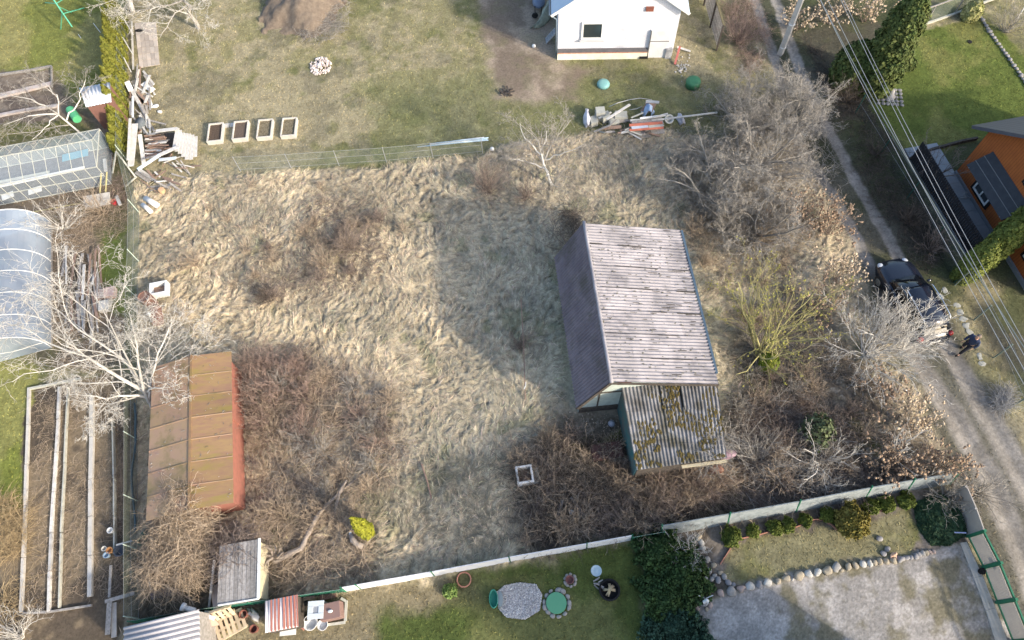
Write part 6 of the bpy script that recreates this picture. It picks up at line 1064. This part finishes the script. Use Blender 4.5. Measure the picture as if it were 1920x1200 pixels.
top(MB(gz(1342, 880)).rock(gz(1340, 884, .3), .28, (1.2, .7, .9), seed=3), 'terracotta_pot', 'reddish broken pot below the pink basin', 'pot', m_terr)
mb = MB(gz(1071, 963)); mb.lathe(gz(1071, 963, .1), [(.08, 0), (.1, .12), (.08, .13), (.06, .02)], 12); top(mb, 'white_cup', 'small white cup in the near brambles', 'cup', m_white)
for i, (a, b) in enumerate([((1055, 940), (1040, 985)), ((1070, 935), (1095, 970))]): mb = MB(gz(*a)); mb.tube([gz(*a, .3), gz(*b, .1)], [.07, .09], 8); top(mb, 'old_log', ('left', 'right')[i]+' dark log among the near brambles', 'log', mat('dark_log', (.12, .11, .11), (.18, .17, .16), scale=6))
# garden at the near edge, middle
def ring(name, label, px, R1, n, rs, mt, seed, group='edging stones'):
    rg = random.Random(seed); c = gz(*px)
    for k in range(n): a = 2*PI*k/n+rg.uniform(-.1, .1); p = c+Vector((math.cos(a)*R1, math.sin(a)*R1, rs*.35)); mb = MB(p); mb.rock(p, rs*rg.uniform(.8, 1.2), (1.1, .85, .5), rz=a+PI/2, seed=rg.random()); top(mb, name, label, 'stone', mt, group, smooth=True)
m_bould = [mat('boulder_grey', (.32, .31, .29), (.22, .21, .2), scale=4, rough=.85, bump=.2), mat('boulder_white', (.48, .47, .43), (.34, .33, .31), scale=4, rough=.85, bump=.2), mat('boulder_pink', (.42, .32, .27), (.33, .26, .23), scale=4, rough=.85, bump=.2), mat('boulder_dark', (.2, .2, .21), (.27, .26, .26), scale=4, rough=.85, bump=.2), mat('boulder_tan', (.36, .31, .23), (.26, .23, .18), scale=4, rough=.85, bump=.2)]
ring('edging_stone', 'stone in the ring round the green disc cover', (1044, 1131), .50, 13, .11, m_bould[0], 1, 'stones round the green disc'); mb = MB(gz(1043, 1131)); mb.lathe(gz(1043, 1131), [(.40, 0), (.41, .12), (.40, .15), (.02, .16)], 28); top(mb, 'disc_cover', 'flat green round cover within a ring of stones', 'cover', mat('bright_green_cover', (.10, .30, .17), rough=.6))
ring('edging_stone', 'stone in the ring round the red fire pot', (1069, 1088), .23, 9, .07, m_bould[0], 2, 'stones round the red pot'); mb = MB(gz(1068, 1088)); mb.lathe(gz(1068, 1088), [(.14, 0), (.17, .2), (.15, .2), (.12, .06), (.02, .05)], 20); top(mb, 'fire_pot', 'red-rimmed round pot set in stones on the shaded lawn', 'pot', mat('red_pot', (.22, .1, .09), rough=.7))
mb = MB(gz(1116, 1074)); mb.lathe(gz(1116, 1074), [(.02, .0), (.03, .5), (.2, .55), (.22, .62), (.19, .6), (.1, .56), (.05, .58), (.02, .58)], 24); top(mb, 'bird_bath', 'pale blue round dish on a foot on the shaded lawn', 'bird bath', mat('pale_blue_dish', (.36, .46, .50), rough=.4), smooth=True)
t = thing('fire_pit', 'dark round fire pit stacked with pale split wood', 'fire pit', gz(1142, 1107)); mb = MB(t.location); c = gz(1142, 1107); mb.lathe(c, [(.4, 0), (.43, .22), (.36, .24), (.32, .06), (.02, .05)], 22); mb.build('rim', m_black, t); rg_ = random.Random(8)
for k in range(12): a = rg_.uniform(0, 2*PI); p = c+Vector((math.cos(a)*.24, math.sin(a)*.24, .1)); mb = MB(p); mb.bar(p, c+Vector((.05*math.cos(a*3), .05*math.sin(a*2), .42)), .06, .04); top(mb, 'firewood', 'pale split stick stacked in the round fire pit', 'firewood', mat('split_wood', (.45, .37, .23), (.35, .28, .18), scale=6, rough=.85), 'firewood in the fire pit')
for k in range(8): p = gz(1112+rg_.uniform(0, 10), 1087+rg_.uniform(0, 12), .04+.02*k); mb = MB(p); mb.bar(p, p+Vector((rg_.uniform(.15, .3), rg_.uniform(-.25, .1), .02)), .05, .04); top(mb, 'firewood', 'weathered stick in the little pile left of the fire pit', 'firewood', m_greywood, 'sticks beside the fire pit')
gp_ = wp([(932, 1110), (945, 1098), (975, 1092), (1005, 1096), (1017, 1115), (1012, 1145), (985, 1162), (950, 1158), (934, 1140)]); rg2 = np.random.default_rng(4)
mb = MB(gz(975, 1128)); mb.add([(x_, y_, .06) for x_, y_ in gp_], [tuple(range(len(gp_)))[::-1]]); o = top(mb, 'gravel_bed', 'pale pebble patch beside the green disc cover', 'gravel', mat('pebbles', (.5, .49, .48), (.3, .29, .29), scale=18, rough=.9, bump=1, lo=.45, hi=.55)); tag(o, kind='stuff')
x_, y_ = rg2.uniform(gp_[0][0]-.3, gp_[4][0]+.3, 3600), rg2.uniform(1.2, 4, 3600); k = inpoly(x_, y_, gp_); C = np.stack([x_[k], y_[k], np.full(k.sum(), .07)], 1); blobs('pebbles', C-np.array(o.location), .026, mat('pebble_stones', (.52, .51, .5), (.35, .34, .33), scale=3, rough=.9, vary=.4), o, rg2)
mb = MB(gz(925, 1122)); mb.lathe(gz(926, 1124), [(.26, 0), (.3, .3), (.27, .34), (.25, .1), (.02, .08)], 20, sq=(.6, 1.2)); top(mb, 'green_tank', 'green curved tank end at the left of the pebble patch', 'tank', mat('teal_plastic', (.05, .28, .20), rough=.5), smooth=True)
mb = MB(gz(937, 1124)); mb.lathe(gz(938, 1124, .2), [(.25, 0), (.24, .05), (.02, .07)], 18, sq=(.5, 1.2)); top(mb, 'leaning_lid', 'dark grey lid leaning on the green tank end', 'lid', mat('grey_lid', (.2, .24, .25), rough=.5))
mb = MB(gz(870, 1087)); c = gz(870, 1087, .05); mb.tube([c+Vector((.28*math.cos(a), .28*math.sin(a), .02)) for a in np.linspace(0, 2*PI, 25)], .03, 6); top(mb, 'terracotta_ring', 'terracotta ring edging a small round bed by the white panel fence', 'ring', m_terr)
# neighbour garden, right: boulders, wavy edging, statue
row = [(1350, 1112), (1370, 1108), (1389, 1104), (1406, 1100), (1422, 1097), (1438, 1093), (1458, 1090), (1474, 1084), (1486, 1086), (1497, 1080), (1515, 1077), (1532, 1073), (1549, 1071), (1568, 1064), (1578, 1070), (1589, 1062), (1602, 1060), (1616, 1058), (1630, 1057), (1639, 1056), (1649, 1053), (1660, 1053), (1674, 1051), (1687, 1049), (1698, 1046), (1707, 1046), (1715, 1043), (1723, 1040), (1729, 1038), (1736, 1037), (1743, 1035), (1750, 1034)]
kind = [2, 0, 2, 1, 3, 1, 4, 4, 1, 4, 1, 1, 4, 0, 4, 4, 4, 1, 1, 4, 4, 4, 4, 3, 3, 3, 3, 3, 0, 4, 2, 2]; rad = [.14, .2, .15, .16, .14, .17, .12, .15, .06, .19, .17, .15, .18, .19, .08, .14, .13, .14, .13, .11, .13, .12, .14, .15, .12, .1, .12, .11, .11, .1, .09, .08]
tone = ['grey', 'white', 'pinkish', 'dark', 'tan']; seen = {}
for i, (p_, k, r_) in enumerate(zip(row, kind, rad)):
    q = gz(*p_, r_*.45); mb = MB(q); mb.rock(q, r_*.98, (1, 1.05, .62), seed=i+30, rz=i, rough=.3); half = 'near the white statue' if i < 6 else ('between statue and garden figure' if i < 20 else 'near the ivy')
    top(mb, 'boulder', '%s rounded boulder in the row edging the gravel yard, %s' % (tone[k], half), 'boulder', m_bould[k], 'boulders edging the gravel yard', smooth=True)
for i, (p_, k, r_) in enumerate([((1340, 1080), 0, .1), ((1346, 1088), 3, .14), ((1358, 1082), 0, .12), ((1350, 1074), 4, .1), ((1334, 1086), 0, .11), ((1330, 1070), 0, .12), ((1338, 1060), 4, .12), ((1326, 1050), 0, .13), ((1315, 1018), 1, .14), ((1318, 1028), 1, .12), ((1310, 1008), 4, .14), ((1323, 1085), 1, .1), ((1365, 1092), 3, .13), ((1375, 1096), 3, .09), ((1331, 1135), 2, .12), ((1306, 1140), 2, .12), ((1300, 1130), 0, .13), ((1325, 1142), 4, .09), ((1216, 1090), 0, .1), ((1217, 1110), 1, .1), ((1214, 1128), 0, .12), ((1215, 1150), 1, .1), ((1213, 1170), 2, .1), ((1211, 1188), 0, .1), ((1222, 1075), 1, .08), ((1293, 1145), 0, .12), ((1290, 1152), 2, .1)]):
    q = gz(*p_, r_*.3); mb = MB(q); mb.rock(q, r_, (1.1, .9, .6), seed=i+90, rz=i); top(mb, 'path_stone', '%s stone %s' % (tone[k], 'edging the junipers on the lawn side' if 18 <= i <= 24 else ('at the foot of the white statue' if i in (14, 15, 16, 17, 25, 26) else 'in the stone path beside the junipers')), 'stone', m_bould[k], 'stones around the junipers', smooth=True)
ed = [G(*p_, .05) for p_ in [(1350, 1058), (1362, 1040), (1372, 1024), (1388, 1010), (1415, 1005), (1440, 998), (1460, 996), (1482, 992), (1502, 985), (1515, 978), (1528, 974), (1545, 975), (1560, 985), (1572, 996), (1585, 1000)]]; q = resample([tuple(p_) for p_ in ed], 50); mb = MB(ed[0])
for a, b in zip(q[:-1], q[1:]): mb.bar(a, b, .035, .13)
top(mb, 'wavy_edging', 'wavy terracotta lawn edging below the round conifers', 'edging', m_terr)
ed = [G(*p_, .05) for p_ in [(1612, 962), (1622, 966), (1634, 962), (1650, 958), (1665, 954)]]; mb = MB(ed[0]); [mb.bar(a, b, .035, .1) for a, b in zip(ed[:-1], ed[1:])]; top(mb, 'wavy_edging', 'short terracotta edging right of the bronze conifer', 'edging', m_terr)
t = thing('angel_statue', 'small white winged statue on a stone heap at the gravel corner', 'statue', gz(1318, 1128)); b0 = (0, 0, .2); mb = MB(); mb.lathe((0, 0, .1), [(.18, 0), (.2, .08), (.14, .12)], 14); mb.build('base', m_bould[0], t)
skin_obj('body', [(0, 0, .2, .12), (0, 0, .42, .085), (0, 0, .58, .07), (0, 0, .66, .035), (0, -.01, .75, .06), (.11, -.03, .52, .035), (.06, -.11, .44, .028), (-.11, -.03, .52, .035), (-.06, -.11, .44, .028)], [(0, 1), (1, 2), (2, 3), (3, 4), (2, 5), (5, 6), (2, 7), (7, 8)], m_white, t)
for s_ in (-1, 1): mb = MB(); mb.add([(s_*.03, .08, .45), (s_*.12, .12, .5), (s_*.28, .16, .7), (s_*.24, .16, .52), (s_*.2, .14, .38), (s_*.08, .1, .32)], [(0, 1, 2, 3, 4, 5)]); o = mb.build('wing', m_white, t); o.modifiers.new('s', 'SOLIDIFY').thickness = .03
t = thing('garden_figure', 'small seated terracotta garden figure with grey stones on the lawn', 'figurine', gz(1672, 1040)); skin_obj('body', [(0, 0, .08, .09), (0, 0, .25, .08), (0, 0, .34, .03), (0, 0, .42, .06), (.1, -.08, .07, .04), (.1, -.2, .05, .03), (-.1, -.08, .07, .04), (-.1, -.2, .05, .03), (.1, -.04, .22, .03), (-.1, -.04, .22, .03)], [(0, 1), (1, 2), (2, 3), (0, 4), (4, 5), (0, 6), (6, 7), (1, 8), (1, 9)], mat('pale_terracotta', (.55, .36, .26), rough=.8), t)
for i, (p_, r_) in enumerate([((1663, 1030), .13), ((1656, 1038), .13), ((1648, 1010), .14)]): q = gz(*p_, .05); top(MB(q).rock(q, r_, (1, .9, .5), seed=i), 'flat_stone', ('dark stone left of the garden figure', 'flat grey stone at the feet of the garden figure', 'dark tuft-like stone above the garden figure')[i], 'stone', m_bould[3], smooth=True)
# ---- pallets, tables and scrap at the near left edge
def pallet(label, px, rz, z=0, tilt=0):
    t = thing('pallet', label, 'pallet', gz(*px, z), rz); t.rotation_euler = (tilt, 0, rz); mb = MB()
    for k in range(6): mb.box((-.52+k*.208, 0, .13), (.13, .8, .022))
    mb.build('deck', mat('pallet_wood', (.52, .42, .29), (.42, .34, .24), scale=6, rough=.85, vary=.2), t); mb = MB()
    for y_ in (-.36, 0, .36): mb.box((0, y_, .07), (1.2, .09, .09))
    mb.build('bearer', MATS['pallet_wood'], t)
pallet('pale wooden pallet lying beside the wavy slate roof', (437, 1172), R_(25), .05); pallet('wooden pallet standing on edge behind the flat one', (420, 1152), R_(14), .35, 1.2); pallet('yellowed pallet lowest at the picture edge', (395, 1192), R_(95), .02)
mb = MB(gz(390, 1165)); mb.quad(G(376, 1160, .9), G(395, 1152, .9), G(412, 1172, .7), G(378, 1178, .7), .04); top(mb, 'pink_board', 'pinkish board leaning between pallets and slate roof', 'board', mat('pink_board_m', (.5, .36, .28), rough=.8))
for i, (a, b, w, z0, z1, mt, lab) in enumerate([((376, 1150), (402, 1160), .14, .95, .9, m_white, 'white curved board behind the pallets'), ((384, 1147), (416, 1148), .08, .7, .7, m_conc_l, 'thin pale board along the green netting'), ((404, 1095), (410, 1138), .42, .05, .8, mat('pale_pink_panel', (.56, .46, .38), (.48, .4, .34), scale=3), 'pale pinkish panel leaning left of the shack'), ((402, 1050), (392, 1140), .09, 1.2, .1, m_plankw, 'long white post leaning beside the climber heap'), ((278, 1085), (283, 1105), .06, .8, .6, m_white, 'short white rod by the dark lean-to'), ((283, 968), (298, 1000), .3, .3, .2, m_slate, 'bluish slate scrap at the near corner of the red shed'), ((277, 1040), (284, 1062), .25, .1, .1, m_terr, 'terracotta slab next to the boundary fence'), ((197, 1128), (252, 1112), .14, .7, .7, m_plankg, 'thick grey beam across the compost corner'), ((208, 1060), (205, 1120), .1, .5, .5, m_plankg, 'grey post rail along the compost corner'), ((206, 1125), (202, 1190), .2, .4, .3, m_plankg, 'wide grey plank running to the near edge'), ((214, 1130), (214, 1195), .2, .3, .2, m_conc, 'grey concrete strip running to the near edge'), ((218, 1022), (248, 1014), .06, .5, .5, m_plankw, 'thin beam above the garden buckets'), ((560, 1122), (590, 1116), .2, .15, .15, m_plankb, 'brown board behind the little table'), ((600, 1120), (630, 1112), .3, .12, .12, m_rust, 'rusty sheet behind the little table'), ((560, 1168), (572, 1178), .2, .05, .05, m_terr, 'terracotta tile at the corner of the striped shelter'), ((525, 1185), (555, 1182), .3, .15, .15, m_white, 'white sheet under the striped shelter edge')]):
    A, B = G(*a, z0), G(*b, z1); mb = MB(A); mb.bar(A, B, w, .05); top(mb, 'board', lab, 'board', mt, 'scrap boards in the near left corner')
t = thing('sink_table', 'pale square table with a hole like a sink beside the striped shelter', 'table', gz(594, 1152)); A = G(592, 1143, .75); mb = MB(t.location); 
for p, s in (((0, .22, 0), (.62, .2, .04)), ((0, -.24, 0), (.62, .2, .04)), ((.21, 0, 0), (.2, .26, .04)), ((-.21, 0, 0), (.2, .26, .04))): mb.box(A+Vector(p), s)
mb.build('tabletop', mat('pale_enamel', (.55, .60, .62), rough=.4), t)
for sx in (-1, 1):
    for sy in (-1, 1): mb = MB(t.location); mb.box((A.x+sx*.26, A.y+sy*.28, .36), (.05, .05, .72)); mb.build('leg', m_steel, t)
mb = MB(t.location); mb.lathe((A.x, A.y, A.z-.14), [(.05, 0), (.13, .05), (.15, .13)], 14); mb.build('bowl', m_steel, t)
mb = MB(gz(625, 1150)); mb.box(gz(627, 1148, .35), (.8, .62, .7), R_(8)); top(mb, 'brown_cabinet', 'brown flat-topped cabinet right of the sink table', 'cabinet', mat('brown_top', (.22, .14, .12), rough=.7), bevel=.02)
top(MB(gz(620, 1144)).rock(G(619, 1146, .74), .08, (1.3, .8, .5), rough=.05), 'soap_dish', 'small white dish on the brown cabinet', 'dish', m_white, smooth=True)
t = thing('tray_frame', 'wooden frame lying around the brown cabinet', 'frame', gz(640, 1150)); mb = MB(t.location); [mb.bar(gz(*a, .05), gz(*b, .05), .1, .08) for a, b in (((640, 1122), (650, 1128)), ((650, 1126), (648, 1165)), ((648, 1167), (612, 1172)))]; mb.build('rail', m_frame, t)
for px, r_, lab in (((584, 1168), .3, 'larger white basin under the sink table'), ((607, 1172), .22, 'smaller white basin below the brown cabinet')): mb = MB(gz(*px)); mb.lathe(gz(*px), [(r_*.7, 0), (r_, .2), (r_*.95, .22), (r_*.6, .05), (.02, .04)], 20); top(mb, 'basin', lab, 'basin', m_white, smooth=True)
mb = MB(gz(574, 1146)); c = gz(574, 1146, .1); mb.tube([c+Vector((.22*math.cos(a), .3*math.sin(a), 0)) for a in np.linspace(0, 2*PI, 20)], .09, 8); top(mb, 'old_car_tyre', 'black tyre beside the striped shelter', 'tyre', m_tyre, smooth=True)
cloth('plastic_sack', 'crumpled white sack between pallet and striped shelter', [(472, 1143, .3, .15), (478, 1150, .4, .22), (484, 1158, .35, .2), (488, 1166, .1, .12)], mat('white_sack', (.58, .57, .55), (.4, .38, .36), scale=6, rough=.6))
for px, lab in (((463, 1153), 'left of the white sack'), ((480, 1180), 'below the white sack')): mb = MB(gz(*px)); mb.lathe(gz(*px), [(.12, 0), (.17, .3), (.14, .3), (.1, .05), (.02, .04)], 14); top(mb, 'flower_pot', 'dark terracotta pot '+lab, 'pot', mat('dark_terracotta', (.2, .08, .06), rough=.8))
t = thing('vent_pipe', 'white vent pipe poking up behind the wavy slate roof', 'pipe', gz(365, 1145)); mb = MB(t.location); mb.tube([G(366, 1145, .9), G(345, 1139, 1.0)], .1, 10); mb.build('pipe', m_white, t, smooth=True); mb = MB(t.location); mb.tube([G(347, 1139, 1.0), G(341, 1137, 1.02)], .16, 12); mb.build('cap', m_white, t, smooth=True)
mb = MB(gz(300, 1100)); mb.corr(G(280, 1110, .5), G(330, 1098, .5), G(332, 1115, .3), G(284, 1124, .3), 6, .03); top(mb, 'slate_scrap', 'mossy dark corrugated sheet below the climber heap', 'sheet', m_slate_w)
p = G(268, 1012, .2); mb = MB(p); mb.tube([G(272, 1002, .25), G(266, 1016, .9)], .17, 14, cap=False); o = top(mb, 'netting_roll', 'green roll of netting standing by the boundary fence', 'roll', mat('roll_green', (.06, .13, .09), (.09, .17, .12), scale=8, rough=.8)); o.modifiers.new('s', 'SOLIDIFY').thickness = .03
q = [gz(258+4*math.sin(k*.8), 760+k*24, .25) for k in range(11)]; mb = MB(q[0]); mb.tube(q, .05, 6); top(mb, 'hose', 'dark blue-green hose strung along the red shed side of the fence', 'hose', mat('hose_dark', (.06, .10, .12), rough=.5), smooth=True)
for px, r_, mt, lab in (((207, 1043), .13, mat('blue_grey_pot', (.3, .4, .5), rough=.5), 'pale blue pot in the black tray'), ((213, 1034), .14, mat('orange_pot', (.5, .25, .1), rough=.7), 'orange pot beside the pale blue one'), ((203, 1031), .11, m_conc_l, 'pale grey pot by the orange one'), ((214, 997), .13, m_white, 'white bowl hung on the garden stake'), ((232, 1035), .25, mat('blue_black', (.05, .06, .08), rough=.5), 'dark crumpled tub by the boundary fence')): mb = MB(gz(*px)); mb.lathe(gz(*px, .15), [(r_*.7, 0), (r_, .2), (r_*.8, .2), (r_*.5, .05), (.02, .04)], 14); top(mb, 'garden_pot', lab, 'pot', mt)
# ---- left beds with their kerbs
for i, (pts, w, h, mt, lab) in enumerate([([(57, 728), (50, 950), (42, 1150)], .12, .15, m_conc_l, 'pale kerb along the lawn side of the garden beds'), ([(57, 730), (155, 711)], .1, .15, m_frame, 'short cross kerb at the far end of the garden beds'), ([(114, 727), (108, 850), (98, 1000), (94, 1148)], .11, .18, m_plankw, 'second kerb plank of the garden beds'), ([(130, 728), (124, 870), (117, 1000), (114, 1142)], .06, .22, m_frame, 'thin third plank of the garden beds'), ([(175, 745), (173, 900), (171, 1120)], .17, .2, m_conc_l, 'widest pale concrete kerb of the garden beds'), ([(215, 790), (217, 900), (218, 1040)], .06, .3, m_frame, 'thin yellowish plank by the boundary fence'), ([(45, 1150), (90, 1148), (175, 1135)], .08, .12, m_plankg, 'near cross plank of the garden beds'),
        ([(0, 142), (60, 133), (98, 126)], .08, .2, m_plankg, 'far plank of the small bed above the bare tree'), ([(98, 126), (99, 165)], .06, .2, m_plankg, 'end plank of the small bed'), ([(0, 182), (50, 170), (100, 158)], .3, .15, mat('brick_strip', (.42, .33, .29), (.5, .46, .42), scale=4, vary=.3), 'brick strip between the small beds'), ([(0, 218), (50, 208), (110, 200)], .2, .15, MATS['brick_strip'], 'second brick strip under the bare tree')]):
    P = [gz(*p_, .05) for p_ in pts]; mb = MB(P[0]); Q = []
    for a, b in zip(P[:-1], P[1:]):
        n = max(1, int((b-a).length/1.6)); Q += [(a.lerp(b, k/n), a.lerp(b, (k+.985)/n)) for k in range(n)]
    for a, b in Q: mb.bar(a+Vector((random.uniform(-.02, .02), 0, random.uniform(-.01, .01))), b, w, h)
    top(mb, 'bed_kerb', lab, 'kerb', mt, 'kerbs of the left beds')
rg_ = random.Random(33)
for i in range(34):
    x0 = rg_.uniform(122, 185); y0 = rg_.uniform(455, 520) if i < 20 else rg_.uniform(540, 580); A = G(x0, y0, .1+.3*rg_.random()); B = G(x0+rg_.uniform(-10, 14), y0+rg_.uniform(40, 80), .1+.25*rg_.random()); mb = MB(A); mb.bar(A, B, rg_.uniform(.06, .14), .03); top(mb, 'board', 'weathered board in the loose stack beside the polytunnel', 'board', rg_.choice([m_greywood, m_plankw, m_plankb, m_greywood]), 'loose boards beside the polytunnel')
for i, (px, mt, lab) in enumerate([((193, 556), mat('striped_brick', (.5, .42, .36), rough=.9, stripes=(1, .09, (.15, .1, .08), .3)), 'striped brick block by the loose boards'), ((210, 552), mat('pink_brick', (.55, .38, .32), rough=.9), 'pinkish block right of the striped one'), ((200, 577), m_conc_l, 'pale slab below the striped block')]): top(obox(*px, .5, .55, .3, rz=.15), 'masonry_block', lab, 'block', mt)
mb = MB(gz(143, 222)); mb.tube([gz(137, 212, .28), gz(150, 230, .28)], .24, 18); top(mb, 'green_barrel', 'bright green barrel lying beside the tin roof shed', 'barrel', mat('barrel_green', (.10, .42, .20), rough=.45), smooth=False)
mb = MB(gz(190, 372)); mb.quad(G(155, 368, .35), G(205, 360, .4), G(208, 382, .2), G(160, 392, .2), .03); top(mb, 'grey_sheet', 'pale grey sheet propped before the greenhouse', 'sheet', m_conc_l)
mb = MB(gz(215, 380)); mb.lathe(gz(216, 382), [(.13, 0), (.16, .25), (.13, .25), (.1, .05), (.02, .04)], 14); top(mb, 'red_bucket', 'red bucket right of the propped grey sheet', 'bucket', mat('red_plastic', (.5, .04, .05), rough=.4))
for a, b, lab in (((222, 372), (229, 388), 'cream stick beside the red bucket'), ((200, 303), (202, 325), 'white box shape at the greenhouse corner')): mb = MB(gz(*a)); mb.bar(gz(*a, .2), gz(*b, .2), .16, .1); top(mb, 'cream_block', lab, 'block', m_plankw)
for i, (a, b, z0, z1) in enumerate([((211, 325), (234, 304), 0, .9), ((234, 304), (256, 334), .9, 0.1), ((237, 352), (258, 333), .1, .1)]): mb = MB(gz(*a)); mb.bar(gz(*a, z0), gz(*b, z1), .08, .05); top(mb, 'frame_bar', ('left leg', 'right leg', 'base board')[i]+' of the cream wooden trestle at the fence corner', 'bar', m_frame, 'trestle bars at the fence corner')
# ---- green swing frame on the upper left lawn
t = thing('swing_frame', 'bright green tubular swing frame on the upper left lawn', 'swing', gz(115, 20)); mb = MB(t.location); m_sw = mat('swing_green', (.12, .5, .3), (.16, .55, .35), scale=5, rough=.5)
R0, R1 = G(98, -4, 2.0), G(135, 50, 1.4)
for a, b in (((112, -30), (113, 54)), ((160, 12), (155, 46))): pass
mb.tube([R0, R1], .04, 8); mb.build('top_bar', m_sw, t)
for p, b in ((R0.lerp(R1, .2), (140, -15)), (R0.lerp(R1, .2), (85, 5)), (R0.lerp(R1, .55), (158, 15)), (R0.lerp(R1, .5), (114, 55)), (R0.lerp(R1, .3), (134, 24))): mb = MB(t.location); mb.tube([p, gz(*b, 0)], .03, 7); mb.build('leg', m_sw, t)
for a, b, lab in (((176, 45), (189, 62), 'thin white rod on the shaded lawn by the thujas'), ((148, 66), (153, 73), 'tiny white stick on the upper left lawn')): mb = MB(gz(*a)); mb.tube([gz(*a, .05), gz(*b, .05)], .02, 5); top(mb, 'white_rod', lab, 'rod', m_white)
# ---- upper lawn details
mb = MB(gz(1665, 182)); c = gz(1667, 182)
for i in range(6):
    for j in range(5):
        p = c+Vector(((i-2.5)*.25, (j-2)*.28, .03)); q_ = Matrix.Rotation(R_(-12), 3, 'Z')@(p-c)+c
        if abs(i-2.5) < 1 and abs(j-2) < 1: continue
        mb.rock(q_, .12, (1, 1, .35), seed=i*7+j, rz=i)
top(mb, 'cobble_square', 'square patch of cobbles around a grey round base on the upper lawn', 'paving', m_bould[0], smooth=True)
mb = MB(c); mb.lathe(c, [(.3, 0), (.32, .08), (.2, .14), (.12, .5), (.03, .52)], 16); top(mb, 'parasol_base', 'grey round base at the middle of the cobble square', 'base', m_conc, smooth=True)
mb = MB(gz(1818, 79)); mb.lathe(gz(1818, 79, -.02), [(.14, 0), (.13, .06), (.02, .065)], 14); top(mb, 'drain_cap', 'small dark round cap in the upper lawn', 'cap', m_black)
P = [gz(*p_, .05) for p_ in [(1835, 28), (1855, 60), (1880, 95), (1905, 130), (1935, 175)]]; rg_ = random.Random(2)
for a, b in zip(P[:-1], P[1:]):
    n = int((b-a).length/.24)
    for k in range(n): p = a.lerp(b, k/n); mb = MB(p); mb.rock(p, rg_.uniform(.09, .15), (1, 1, .6), seed=rg_.random()); top(mb, 'edge_stone', 'grey edging stone along the right side of the upper lawn', 'stone', m_bould[rg_.choice([0, 3, 0])], 'edging stones of the upper lawn', smooth=True)
t = thing('spiral_ornament', 'white curled garden ornament at the top right corner', 'ornament', gz(1912, 30)); mb = MB(t.location); c = gz(1912, 25, .7)
mb.tube([c+Vector((.28*math.cos(a)*(1-.5*(a > 6.3)), .28*math.sin(a)+.32*(a > 6.3)*0-.08*a, .05*a)) for a in np.linspace(0, 12.5, 50)], .035, 6); mb.build('curl', m_white, t, smooth=True); mb = MB(t.location); mb.tube([gz(1908, 34, 0), c], .03, 6); mb.build('stem', m_white, t)
mb = MB(gz(1720, 290)); P = [gz(1705, 300, .1), gz(1745, 283, .1), gz(1800, 268, .1), gz(1830, 262, .1)]; [mb.bar(a, b, .12, .22) for a, b in zip(P[:-1], P[1:])]; top(mb, 'dark_kerb', 'dark kerb closing the upper lawn before the terrace', 'kerb', m_darkwood)
c = G(1812, 368, .1); mb = MB(c); mb.tube([c+Vector((.18*math.cos(a), .18*math.sin(a), .04+.01*a)) for a in np.linspace(0, 11, 36)]+[c+Vector((-.4, -.1, .02))], .022, 6); top(mb, 'hose_coil', 'pale coiled hose on the grey terrace', 'hose', m_wirel, smooth=True)
P = [(1794, 572), (1800, 585), (1806, 597), (1812, 610), (1818, 622), (1826, 633), (1836, 668), (1842, 682), (1772, 545), (1762, 555)]
for i, p_ in enumerate(P):
    q = gz(*p_, .0); mb = MB(q); mb.rock(q, .17, (1.1, .8, .2), seed=i+200, rz=i*1.3, rough=.3); top(mb, 'broken_slab', 'pale broken slab piece in the strip beside the person and fence', 'slab', m_slabg, 'broken slabs by the wire fence')
# tall dark backing under the wooden fence: weathered rail near the thuja screen

rg_ = random.Random(91)
for i in range(26):
    x0, y0 = rg_.uniform(1112, 1235), rg_.uniform(216, 250); L_ = rg_.uniform(10, 34); a_ = rg_.gauss(0, .35); A = G(x0, y0, rg_.uniform(.1, .55)); B = G(x0+L_*math.cos(a_), y0-L_*math.sin(a_), rg_.uniform(.08, .5)); mb = MB(A); mb.bar(A, B, rg_.uniform(.05, .14), .035)
    top(mb, 'scrap_lath', 'loose grey or brown lath strewn through the junk pile', 'lath', rg_.choice([m_greywood, m_plankb, m_plankw, m_darkwood, m_slabg]), 'laths in the junk pile')
for i in range(30):
    x0, y0 = rg_.uniform(242, 284), rg_.uniform(120, 236); L_ = rg_.uniform(14, 46); a_ = rg_.gauss(-1.25, .45); A = G(x0, y0, rg_.uniform(.05, .4)); B = G(x0+L_*math.cos(a_), y0-L_*math.sin(a_), rg_.uniform(.05, .3)); mb = MB(A); mb.bar(A, B, rg_.uniform(.05, .16), .035)
    top(mb, 'scrap_lath', 'loose lath among the boards along the boundary fence', 'lath', rg_.choice([m_greywood, m_plankb, m_plankw, m_plankw, m_conc_l]), 'laths along the boundary fence')
for i in range(22):
    x0, y0 = rg_.uniform(262, 345), rg_.uniform(296, 345); L_ = rg_.uniform(16, 40); a_ = rg_.gauss(0, .6); A = G(x0, y0, rg_.uniform(.05, .4)); B = G(x0+L_*math.cos(a_), y0-L_*math.sin(a_), rg_.uniform(.03, .3)); mb = MB(A); mb.bar(A, B, rg_.uniform(.04, .12), .03)
    top(mb, 'scrap_lath', 'weathered lath fallen before the broken plank bin', 'lath', rg_.choice([m_greywood, m_plankb, m_greywood, m_plankw]), 'laths before the plank bin')
mb = MB(gz(268, 238)); mb.lathe(gz(268, 238), [(.3, 0), (.34, .3), (.3, .42), (.05, .45)], 14, sq=(.8, 1.2)); top(mb, 'dark_sack', 'dark grey sack between the boards and the broken bin', 'sack', mat('dark_sack_m', (.1, .12, .13), (.16, .17, .18), scale=6), smooth=True)
